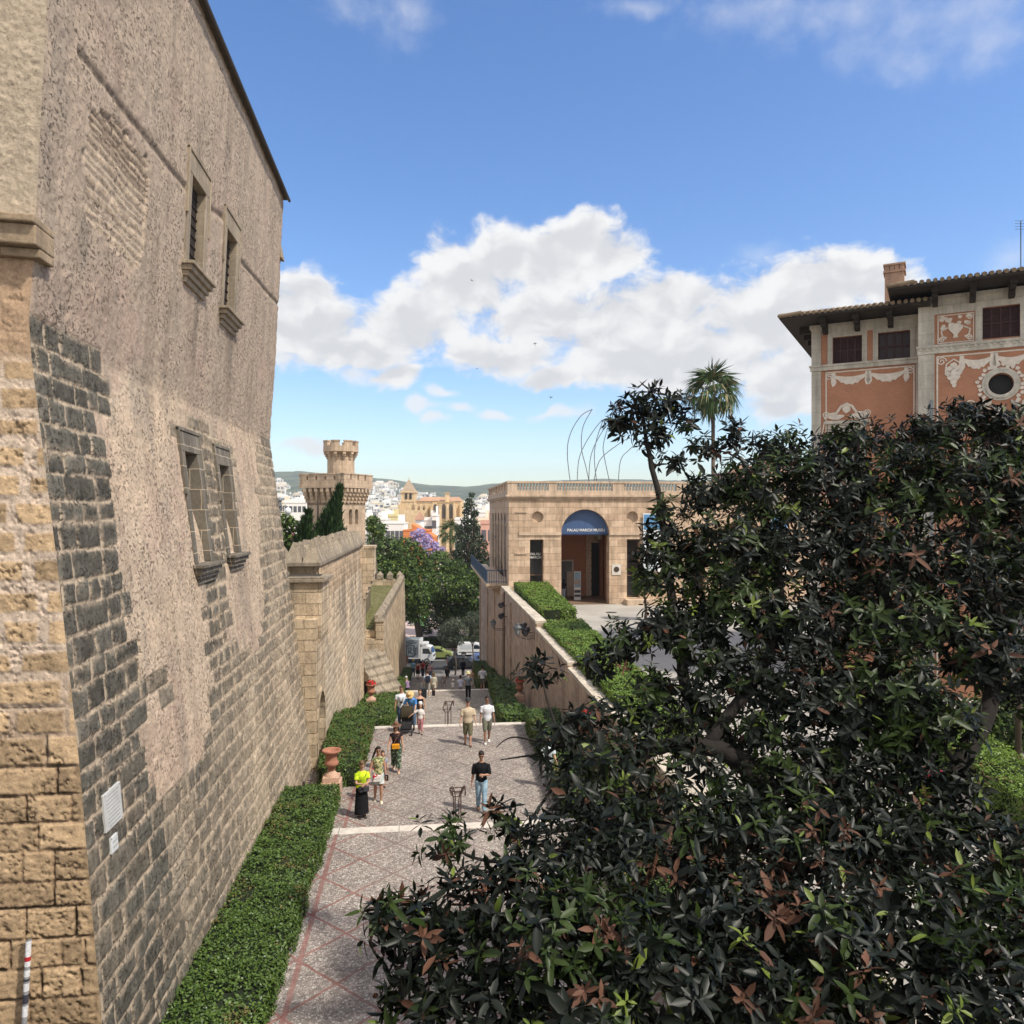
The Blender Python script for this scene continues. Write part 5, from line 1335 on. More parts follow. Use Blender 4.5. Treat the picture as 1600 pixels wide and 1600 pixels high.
    # rain pipe with white hose at the corner and an antenna
    a = MB(); p = atD(1595, 345, 33); a.tube([p, (p[0], p[1], t2_[1])], .02, 5)
    for k in range(4): a.tube([p - RT * .25 + UPV * -.12 * k, p + RT * .25 + UPV * -.12 * k], .008, 4)
    a.build('antenna', M_IRON, root)
    pp = MB(); pp.tube([P3(up - .1, 15, 1.10), P3(up - .1, G(1458, 625)[1], 1.10)], .05, 8); pp.build('drainpipe', M('grey_pipe', (.25, .27, .28), .4), root)
palace_right()
# ---------------------------------------------------------------- leaves
def unit(v): return v / np.maximum(np.linalg.norm(v, axis=-1, keepdims=True), 1e-9)
def rdir(n): return unit(rng.normal(size=(n, 3)))
def leaf_geo(C, D, N, L, W, style='leaf', droop=.15):
    if isinstance(droop, np.ndarray): droop = droop[:, None]
    """C base points, D length direction, N face normal -> verts, [tris, quads]"""
    n = len(C); D = unit(D); Sd = unit(np.cross(N, D)); N = np.cross(D, Sd); L = L[:, None]; W = W[:, None]
    if style == 'quad':
        V = np.stack([C, C + D * L * .45 + Sd * W * .5, C + D * L - N * L * droop, C + D * L * .45 - Sd * W * .5], 1)
        return V.reshape(-1, 3), [np.arange(n * 4).reshape(n, 4)]
    pt = lambda t, s, h: C + D * L * t + Sd * W * s + N * (L * (h - droop * t * t))
    V = np.stack([pt(0, 0, 0), pt(.30, 0, -.02), pt(.68, 0, -.02), pt(1, 0, 0), pt(.30, .42, .035), pt(.66, .40, .03), pt(.30, -.42, .035), pt(.66, -.40, .03)], 1).reshape(-1, 3)
    b = (np.arange(n) * 8)[:, None]
    T = np.concatenate([b + np.array([[0, 1, 4]]), b + np.array([[0, 6, 1]]), b + np.array([[2, 3, 5]]), b + np.array([[2, 7, 3]])])
    Q = np.concatenate([b + np.array([[1, 2, 5, 4]]), b + np.array([[1, 6, 7, 2]])])
    return V, [T, Q]
def leaf_obj(name, C, D, N, L, W, mats, mi, parent=None, style='leaf', droop=.15):
    V, F = leaf_geo(C, D, N, L, W, style, droop)
    m = np.concatenate([np.tile(mi, len(f) // len(mi)) for f in F])
    return raw_mesh(name, V, F, mats, m, parent, smooth=False, uv=False)
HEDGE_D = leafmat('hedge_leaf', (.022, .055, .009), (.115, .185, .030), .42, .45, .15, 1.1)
HEDGE_SUN = leafmat('hedge_leaf_sunlit', (.07, .14, .016), (.19, .28, .042), .45, .4, .2)  # copy of the hedge leaf with sunlight put into its colour
HDRY = leafmat('dry_leaf', (.10, .075, .03), (.17, .14, .05), .7, .2)
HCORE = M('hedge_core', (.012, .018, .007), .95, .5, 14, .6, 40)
BARK = M('bark', (.085, .065, .05), .95, .4, 9, .8, 30)
BARKD = M('dark_bark', (.016, .013, .011), .95, .4, 9, .8, 40)
def hedge(label, st, dens, ls, mat, group=None, front=True, left=False):
    """st: stations (Y, x left, x right, z base, z top)"""
    V = []; F = []
    for i, (y, a, b, z0, z1) in enumerate(st):
        e = .05; V += [(a + e, y, z0), (b - e, y, z0), (b - e, y, z1 - e), (a + e, y, z1 - e)]
    n = len(st)
    for i in range(n - 1):
        o = i * 4
        for k in range(4): k2 = (k + 1) % 4; F.append((o + k, o + k2, o + 4 + k2, o + 4 + k))
    F.append((3, 2, 1, 0)); F.append(tuple((n - 1) * 4 + k for k in range(4)))
    P = []; NN = []
    def scatter(A, B, C_, D_, nrm):
        A, B, C_, D_ = map(np.array, (A, B, C_, D_))
        area = (np.linalg.norm(np.cross(B - A, D_ - A)) + np.linalg.norm(np.cross(B - C_, D_ - C_))) / 2
        k = int(area * dens); u = rng.random((k, 1)); v = rng.random((k, 1))
        p = (A * (1 - u) + B * u) * (1 - v) + (D_ * (1 - u) + C_ * u) * v
        bump = (fbm(p[:, 0] * 2.2 + p[:, 2], p[:, 1] * 2.2, 5, 4, .6) - .5)[:, None] * .26 + rng.normal(0, .022, (k, 1)) + (rng.random((k, 1)) < .02) * rng.uniform(.02, .11, (k, 1))
        P.append(p + np.array(nrm) * bump); NN.append(np.tile(np.array(nrm, float), (k, 1)))
    for i in range(n - 1):
        y0, a0, b0, g0, t0 = st[i]; y1, a1, b1, g1, t1 = st[i + 1]
        if y1 - y0 > .01: scatter((a0, y0, t0), (b0, y0, t0), (b1, y1, t1), (a1, y1, t1), (0, 0, 1))
        scatter((b0, y0, g0), (b1, y1, g1), (b1, y1, t1), (b0, y0, t0), (1, 0, 0))
        if left or True: scatter((a0, y0, g0), (a1, y1, g1), (a1, y1, t1), (a0, y0, t0), (-1, 0, 0))
    y, a, b, g, t = st[0]; scatter((a, y, g), (b, y, g), (b, y, t), (a, y, t), (0, -1, 0))
    y, a, b, g, t = st[-1]; scatter((a, y, g), (b, y, g), (b, y, t), (a, y, t), (0, 1, 0))
    P = np.concatenate(P); NN = np.concatenate(NN); k = len(P)
    Nl = unit(NN * .9 + rdir(k) * .75 + np.array((0, 0, .25))); Dl = unit(np.cross(Nl, rdir(k)))
    L = ls * rng.uniform(.6, 1.6, k); W = L * rng.uniform(.5, .7, k)
    Vl, Fl = leaf_geo(P - Dl * L[:, None] * .5, Dl, Nl, L, W, 'quad', .1)
    V = np.array(V); nb = len(V)
    Fq = np.array(F)
    mi = np.concatenate([np.zeros(len(Fq)), np.ones(len(Fl[0]))])
    dry = (fbm(P[:, 0] * 1.6 + P[:, 2], P[:, 1] * 1.6, 19, 4) > .63) & (rng.random(k) < .35); mi[len(Fq):][dry] = 2
    keep = (fbm(P[:, 0] * 4 + P[:, 2] * 2, P[:, 1] * 4, 23, 3) < .66) | (rng.random(k) < .35); Fk = Fl[0][keep]; mi = np.concatenate([mi[:len(Fq)], mi[len(Fq):][keep]])
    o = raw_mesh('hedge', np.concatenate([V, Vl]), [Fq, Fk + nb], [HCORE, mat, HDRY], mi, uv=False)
    tag(o, label, 'hedge', group); return o
Hz = lambda H: CAMZ - H
G1 = 'clipped hedges along the stairs'
hedge('broad clipped hedge in the foreground along the foot of the palace wall', [(y, -4.65 + max(0, (y - 18)) * .04, -2.58, 13.6, Hz(7.85)) for y in np.linspace(2.5, 22.6, 12)], 1500, .050, HEDGE_D, G1)
hedge('clipped hedge behind the terracotta urn below the arched door', [(y, -3.55 - .04 * (y - 25), -2.25, ground(y), Hz(8.22)) for y in np.linspace(25.3, 32.2, 5)], 1100, .055, HEDGE_D, G1)
def ramp_hedge(label, ya, yb, xl, xr, h, mat, step=2.1, dens=520, ls=.08):
    st = []; y = ya
    while y < yb - .01:
        y2 = min(y + step, yb); zt = ground((y + y2) / 2) + h; f = lambda v, q: v(q) if callable(v) else v
        st += [(y, f(xl, y), f(xr, y), ground(y) - 1.2, zt), (y2, f(xl, y2), f(xr, y2), ground(y2) - 1.2, zt)]; y = y2
    return hedge(label, st, dens, ls, mat, G1)
ramp_hedge('left stepped hedge running down the ramp beside the rampart and red urn', 32.8, 55.5, -3.75, -1.72, .72, HEDGE_D)
ramp_hedge('left far hedge near the bottom flight below the crenellated terrace', 56.2, 75.5, -2.75, -1.78, .95, HEDGE_D)
ramp_hedge('right stepped hedge on the ramp opposite the red urn', 32.8, 44.5, lambda y: 3.05 + .062 * (y - 32.5), lambda y: 4.2 + .06 * (y - 32.5), .72, HEDGE_D)
ramp_hedge('right upper hedge block farther down the ramp by the retaining wall', 45.2, 57.5, lambda y: 3.85 + .05 * (y - 45), 5.5, .95, HEDGE_D)
ramp_hedge('dark right hedge at the end of the stairs near the parked cars', 60.0, 75.5, lambda y: 3.9 + .03 * (y - 60), 5.5, 1.35, HEDGE_D, 5)
hedge('right hedge on the lower landing partly hidden by the big tree', [(y, 3.95, 5.3, 13.1, Hz(8.15)) for y in np.linspace(21.9, 31.6, 5)], 1000, .055, HEDGE_D, G1)
hedge('right hedge in the foreground under the big tree beside the retaining wall', [(y, 4.0, 5.4, 13.7, Hz(7.5)) for y in np.linspace(12.0, 20.2, 4)], 900, .055, HEDGE_D, G1)
G2 = 'hedges on the museum forecourt'
hedge('bright hedge on the forecourt directly below the museum front', [(43.2, 6.4, 8.35, FC, Hz(5.55)), (50, 6.4, 8.6, FC, Hz(5.45)), (57.6, 6.4, 8.95, FC, Hz(5.3))], 420, .09, HEDGE_SUN, G2)
hedge('long bright hedge along the coping nearer the big tree', [(22, 6.08, 7.9, FC, Hz(6.10)), (32, 6.06, 8.1, FC, Hz(5.95)), (41.6, 6.06, 8.35, FC, Hz(5.9))], 620, .075, HEDGE_SUN, G2)
def right_hedge():
    a = atZ(1640, 1300, Hz(6.2)); b = atZ(1440, 1150, Hz(6.2))
    o = hedge('bright clipped hedge at the right edge beyond the big tree', [(0, 0, 1.5, FC - .02, Hz(6.2)), (6, 0, 1.5, FC - .02, Hz(6.2)), (12, 0, 1.5, FC - .02, Hz(6.2))], 900, .06, HEDGE_SUN, G2)
    d = b - a; o.location = (a[0] + .3, a[1] - .3, 0); o.rotation_euler = (0, 0, -math.atan2(d[0], d[1]))
    mb = MB(); mb.box((-.45, -1, FC), (-.12, 12.5, FC + .28)); k = mb.build('kerb_border', M_RCAP); k.location = o.location; k.rotation_euler = o.rotation_euler
    tag(k, 'low pale stone border at the foot of the right-edge hedge', 'stone border')
right_hedge()

# ---------------------------------------------------------------- generic tree from clumps
def tree(name, label, base, clumps, leaf, n_per, mats, probs, cat='tree', group=None, trunk_r=.3, up=.4, aspect=.6, limb=True, fork=None, style='quad', shell=.55, bark=None):
    root = empty(name, base); tag(root, label, cat, group); base = np.array(base, float)
    Cs = np.array([c[:3] for c in clumps]) - base; Rs = np.array([c[3] for c in clumps])
    P = []; O = []
    for c, r in zip(Cs, Rs):
        n = max(60, int(n_per * 17 * (r / leaf) ** 2)); d = rdir(n); rr = r * (shell + (1 - shell) * rng.random(n)) ** 1.0
        k = .78 + .5 * fbm(d[:, 0] * 2.3 + c[0], d[:, 1] * 2.3 + d[:, 2] * 2.1 + c[2], 3, 3)
        P.append(c + d * (rr * k)[:, None] * np.array((1, 1, .85))); O.append(d)
    P = np.concatenate(P); O = np.concatenate(O); n = len(P)
    N = unit(O * .7 + rdir(n) * .8 + np.array((0, 0, up))); D = unit(np.cross(N, rdir(n)))
    L = leaf * rng.uniform(.6, 1.35, n)
    mi = rng.choice(len(mats), n, p=probs)
    leaf_obj('crown', P - D * L[:, None] * .5, D, N, L, L * aspect, mats, mi, root, style, .12)
    t = MB(); top = Cs.mean(0)
    fz = fork if fork else max(1.0, (Cs[:, 2] - Rs).min() * .9)
    fp = np.array((top[0] * .12, top[1] * .12, fz))
    t.tube([(0, 0, -.3), tuple(fp * .5 + np.array((.05 * fz, 0, 0))), tuple(fp)], [trunk_r * 1.3, trunk_r, trunk_r * .85], 8)
    if limb:
        for c, r in zip(Cs, Rs):
            m = (fp + c) / 2 + np.array((0, 0, -.08 * np.linalg.norm(c - fp))); t.tube([tuple(fp), tuple(m), tuple(c)], [trunk_r * .55, trunk_r * .35, trunk_r * .12], 6)
            for q in range(3):
                e = c + rdir(1)[0] * r * .8; t.tube([tuple(c), tuple(e)], [trunk_r * .12, trunk_r * .04], 4)
    t.build('trunk', bark or BARK, root, smooth=True)
    return root
def cl(lst, d): return [tuple(atD(x, y, d + dd)) + (r * d / FPX,) for (x, y, r, dd) in lst]
def gz_at(px, d, z): p = atD(px, 800, d); return (p[0], p[1], z)
LF_P = [leafmat('plane_leaf', (.032, .068, .011), (.098, .155, .026), .55, .3, .25), leafmat('plane_leaf_light', (.085, .14, .020), (.17, .23, .04), .55, .3, .3), leafmat('plane_leaf_dark', (.012, .026, .007), (.03, .055, .012), .6, .3, .1)]
LF_C = [leafmat('conifer_leaf', (.010, .022, .009), (.028, .048, .020), .6, .2), leafmat('conifer_leaf_light', (.03, .052, .022), (.05, .075, .03), .6, .2)]
LF_O = [leafmat('olive_leaf', (.055, .072, .045), (.12, .145, .095), .55, .3, .1), leafmat('olive_leaf_dark', (.03, .042, .026), (.06, .075, .045), .55, .3)]
LF_D = [leafmat('dark_leaf', (.008, .016, .006), (.022, .038, .012), .6, .3), leafmat('dark_leaf_light', (.022, .040, .012), (.045, .07, .02), .6, .3)]  # very dark green leaf tones
LF_Y = [leafmat('cypress_leaf', (.018, .042, .012), (.05, .095, .028), .6, .2), leafmat('cypress_leaf_dark', (.008, .02, .007), (.02, .042, .014), .6, .2)]
J_L = [leafmat('jacaranda_bloom', (.30, .24, .44), (.46, .39, .60), .7, .2, .2), leafmat('jacaranda_bloom_pale', (.42, .34, .62), (.55, .48, .72), .7, .2, .2)]
TG = 'trees along the avenue'
tree('plane_tree', 'large leafy plane tree nearest the crenellated terrace with a dark forked trunk', gz_at(655, 118, 1.0), cl([(602, 858, 25, -12), (632, 862, 27, -8), (592, 890, 27, -14), (622, 895, 31, -12), (655, 880, 26, -6), (608, 925, 27, -14), (640, 930, 29, -12), (587, 845, 16, -6), (590, 825, 15, 0), (660, 915, 28, -8), (580, 815, 10, 2), (650, 955, 22, -8)], 112), .44, 2.3, LF_P, [.55, .14, .31], group=TG, trunk_r=.55, fork=4.6)
tree('plane_tree', 'large plane tree in front of the tall dark conifer', gz_at(700, 120, 1.0), cl([(682, 885, 25, 0), (708, 893, 25, 0), (690, 920, 29, -4), (722, 920, 27, -4), (667, 935, 26, -2), (738, 905, 18, -3), (744, 940, 20, -4), (700, 948, 24, -2), (728, 950, 22, -2), (690, 870, 14, 4)], 118), .44, 2.3, LF_P, [.5, .12, .38], group=TG, trunk_r=.5, fork=5.5)
tree('dark_tree', 'dark tree behind the small grey olive trees', gz_at(712, 126, 1.0), cl([(690, 960, 20, 0), (715, 962, 24, 0), (742, 968, 20, 0), (755, 985, 16, 0), (700, 982, 16, 0), (675, 970, 16, 4), (665, 985, 12, 6), (750, 950, 18, 3)], 126), .6, 2.2, LF_D, [.7, .3], group=TG, trunk_r=.35, fork=4)
tree('olive_tree', 'small grey-green olive tree with slim trunk standing by the pavement', gz_at(711, 98.0, 1.0), cl([(700, 982, 15, 0), (712, 975, 15, 0), (722, 985, 13, 0), (692, 992, 12, 0), (706, 996, 14, 0), (718, 1000, 10, 0), (697, 1004, 9, 0)], 98), .26, 2.6, LF_O, [.65, .35], group=TG, trunk_r=.10, up=.2, aspect=.3)
tree('olive_tree', 'second small olive tree close to the retaining wall corner', gz_at(738, 99.5, 1.0), cl([(738, 968, 15, 0), (746, 980, 14, 0), (730, 980, 12, 0), (742, 995, 11, 0), (750, 962, 10, 0)], 99.5), .26, 2.6, LF_O, [.6, .4], group=TG, trunk_r=.09, up=.2, aspect=.3)
# conifer with drooping tiers
def conifer():
    d = 128.0; top = atD(735, 768, d); s = d / FPX
    cl_ = []
    for (py, half, k) in ((776, 3, 1), (784, 6, 2), (793, 9, 3), (803, 11, 4), (814, 14, 4), (826, 17, 5), (839, 21, 6), (853, 25, 7), (867, 30, 8), (882, 36, 9), (897, 38, 9)):
        for i in range(k):
            a = 2 * math.pi * (i + random.random() * .5) / k + py; cx = 735 + (py - 768) * -.02
            p = atD(cx, py, d); rr = half * s * random.uniform(.5, 1.05); cl_.append((p[0] + rr * math.cos(a), p[1] + rr * math.sin(a) * .8, p[2] + random.uniform(-.3, .3), (5.5 + half * .16) * s))
    tree('conifer_tree', 'tall dark conifer with ragged tiers rising in front of the church and town', (top[0], top[1], 1.0), cl_, .50, 1.9, LF_C, [.72, .28], group=None, trunk_r=.35, up=-.1, aspect=.35, fork=6)
conifer()
tree('jacaranda_tree', 'jacaranda tree in purple bloom beside the orange house', gz_at(665, 150, 1.0), cl([(648, 836, 8, 0), (657, 832, 9, 0), (655, 845, 9, 0), (668, 842, 9, 0), (667, 853, 8, 0), (680, 852, 8, 0), (684, 862, 8, 0), (674, 866, 8, 0), (643, 846, 6, 0), (690, 858, 6, 0)], 150), .55, 2.2, J_L, [.6, .4], trunk_r=.25, up=.3)
tree('round_tree', 'bright round tree top between the castle tower and the town', gz_at(585, 90, 1), cl([(584, 812, 9, 0), (580, 825, 10, 0), (592, 832, 10, 0)], 90), .4, 2.3, LF_P, [.5, .35, .15], trunk_r=.2)
# garden behind the rampart
tree('garden_bush', 'bushy green garden tree against the palace corner below the lamp globes', gz_at(450, 56, 16.5), cl([(446, 812, 14, 0), (458, 822, 13, 0), (438, 836, 16, 0), (454, 845, 16, 0), (440, 862, 16, 0), (462, 858, 12, 0), (428, 820, 15, 2), (430, 850, 14, 2)], 56), .26, 2.5, LF_P, [.5, .2, .3], cat='tree', trunk_r=.18)
def cypress(label, d, lst):
    c = cl([(x, y, r, 0) for x, y, r in lst], d); b = gz_at(lst[-1][0], d, 16.5)
    root = empty('cypress_tree', b); tag(root, label, 'cypress', 'shaggy cypresses behind the rampart'); b = np.array(b)
    P = []; O = []
    for (x, y, z, r) in c:
        n = int(1500 * r * r + 200); dd = rdir(n); P.append(np.array((x, y, z)) - b + dd * r * rng.random((n, 1)) ** .4 * np.array((1, 1, 1.5))); O.append(dd)
    P = np.concatenate(P); O = np.concatenate(O); n = len(P)
    D = unit(O * np.array((.55, .55, .2)) + np.array((0, 0, 1.0)) + rdir(n) * .25); N = unit(O + rdir(n) * .4); L = rng.uniform(.25, .6, n)
    leaf_obj('crown', P, D, N, L, L * .22, LF_Y, rng.choice(2, n, p=[.6, .4]), root, 'quad', .05)
    t = MB(); t.tube([(0, 0, -.2), (0, 0, c[0][2] - b[2])], [.18, .05], 7); t.build('trunk', BARK, root)
cypress('tall ragged cypress in front of the castle tower', 52, [(531, 768, 3), (529, 778, 5), (526, 790, 8), (522, 803, 12), (518, 818, 16), (514, 835, 21), (512, 852, 24), (530, 845, 13), (497, 850, 14)])
cypress('shorter cypress left of the tall one behind the rampart', 50, [(482, 806, 3), (480, 818, 7), (478, 832, 11), (476, 850, 15), (470, 866, 15), (488, 855, 12)])
def bloom():
    c = cl([(459, 835, 3, 0), (457, 842, 3, 0)], 50); b = gz_at(458, 50, 16.5)
    tree('oleander_shrub', 'small pink flowering shrub between the garden tree and the short cypress', b, c, .10, 3, [M('pink_bloom', (.5, .22, .22), .7), LF_P[0]], [.6, .4], cat='shrub', trunk_r=.04)
bloom()
# grass on the terrace
def grass():
    n = 9000; y = rng.uniform(50, 80, n); x = rng.uniform(-7.5, -3.45, n); P = np.stack([x, y, np.full(n, LTZ)], 1)
    D = unit(rng.normal(0, .35, (n, 3)) + np.array((0, 0, 1))); L = rng.uniform(.03, .09, n)
    o = leaf_obj('grass', P, D, unit(np.cross(D, rdir(n))), L, L * .4, [leafmat('grass_blade', (.09, .10, .03), (.19, .19, .07), .7, .2), leafmat('dry_blade', (.20, .17, .09), (.28, .24, .13), .8, .1)], rng.choice(2, n, p=[.7, .3]), None, 'quad', .2); o['kind'] = 'stuff'
    s = sheet('grass_soil', -9, -3.4, 49.9, 80, LTZ + .006, M('grass_soil_mat', (.15, .145, .06), .95, .4, 1.5, .5, 20)); s['kind'] = 'structure'
grass()
# planting beside the promenade: dark clipped hedge
hedge('low dark clipped hedge across the avenue behind the parked vehicles', [(118, -30, 30, 1.1, 2.7), (119.6, -30, 30, 1.1, 2.7)], 130, .2, LF_D[1])
# ---------------------------------------------------------------- palms
def fan_palm(label, base, zc, R, n=34, trunk_r=.2, dens=26):
    root = empty('palm_tree', base); tag(root, label, 'palm'); h = zc - base[2]
    t = MB(); t.tube([(.0, 0, 0), (.05, 0, h * .5), (0, 0, h - .2)], [trunk_r * 1.25, trunk_r, trunk_r * .9], 10); t.build('trunk', M('palm_bark', (.10, .075, .055), .95, .35, 8, .7, 25), root, smooth=True)
    C = []; D = []; N = []; L = []; pt = MB()
    for i in range(n):
        a = i * 2.39996; e = R_(85 - 130 * (i / n) ** .9 + random.uniform(-8, 8)); d = np.array((math.cos(a) * math.cos(e), math.sin(a) * math.cos(e), math.sin(e)))
        pl = R * random.uniform(.42, .55); m = np.array((0, 0, h)) + d * pl * .5 + np.array((0, 0, .05)); tip = np.array((0, 0, h)) + d * pl + np.array((0, 0, -.08 * pl))
        pt.tube([(0, 0, h), tuple(m), tuple(tip)], [.035, .025, .018], 4, caps=False)
        sd = unit(np.cross(d, (0, 0, 1)) + 1e-6); nn = np.cross(sd, d)
        for k in range(dens):
            b = R_(-105 + 210 * k / (dens - 1)); ld = unit(d * math.cos(b) + sd * math.sin(b) + np.array((0, 0, -.28 - .2 * random.random()))); C.append(tip); D.append(ld); N.append(nn + rdir(1)[0] * .3); L.append(R * random.uniform(.42, .6) * (.65 + .35 * math.cos(b)))
    n2 = len(C); L = np.array(L)
    leaf_obj('crown', np.array(C), np.array(D), unit(np.array(N)), L, np.full(n2, R * .045), [leafmat('palm_leaf', (.018, .042, .010), (.06, .105, .028), .5, .25, .08), leafmat('palm_dry', (.16, .14, .07), (.24, .21, .11), .7, .2)], rng.choice(2, n2, p=[.86, .14]), root, 'quad', .55)
    pt.build('stalk', M('palm_stalk', (.11, .14, .05), .7), root)
p = atD(1114, 612, 76); fan_palm('tall slender fan palm rising behind the museum roof', (p[0], p[1], 1.0), p[2], 3.5)
p = atD(704, 832, 140); fan_palm('pale palm top among the trees left of the tall conifer', (p[0], p[1], 1.0), p[2], 3.2, 26, .22, 18)
p = atD(1590, 850, 21); fan_palm('low fan palm by the palace wall at the right edge', (p[0], p[1], FC), p[2], 1.6, 22, .07, 20)
tree('round_shrub', 'round clipped shrub beside the museum window right of the arch', gz_at(1008, 52, FC), cl([(1006, 905, 20, 0), (1020, 915, 18, 0), (1000, 920, 14, 0)], 52), .16, 2.6, LF_P, [.45, .1, .45], cat='shrub', trunk_r=.1)
tree('garden_shrub', 'leafy shrub behind the right-edge hedge below the palace', gz_at(1560, 24, FC), cl([(1560, 1130, 60, 0), (1610, 1110, 60, 0), (1520, 1150, 40, 0)], 24), .16, 2.4, LF_P, [.4, .1, .5], cat='shrub', trunk_r=.1)

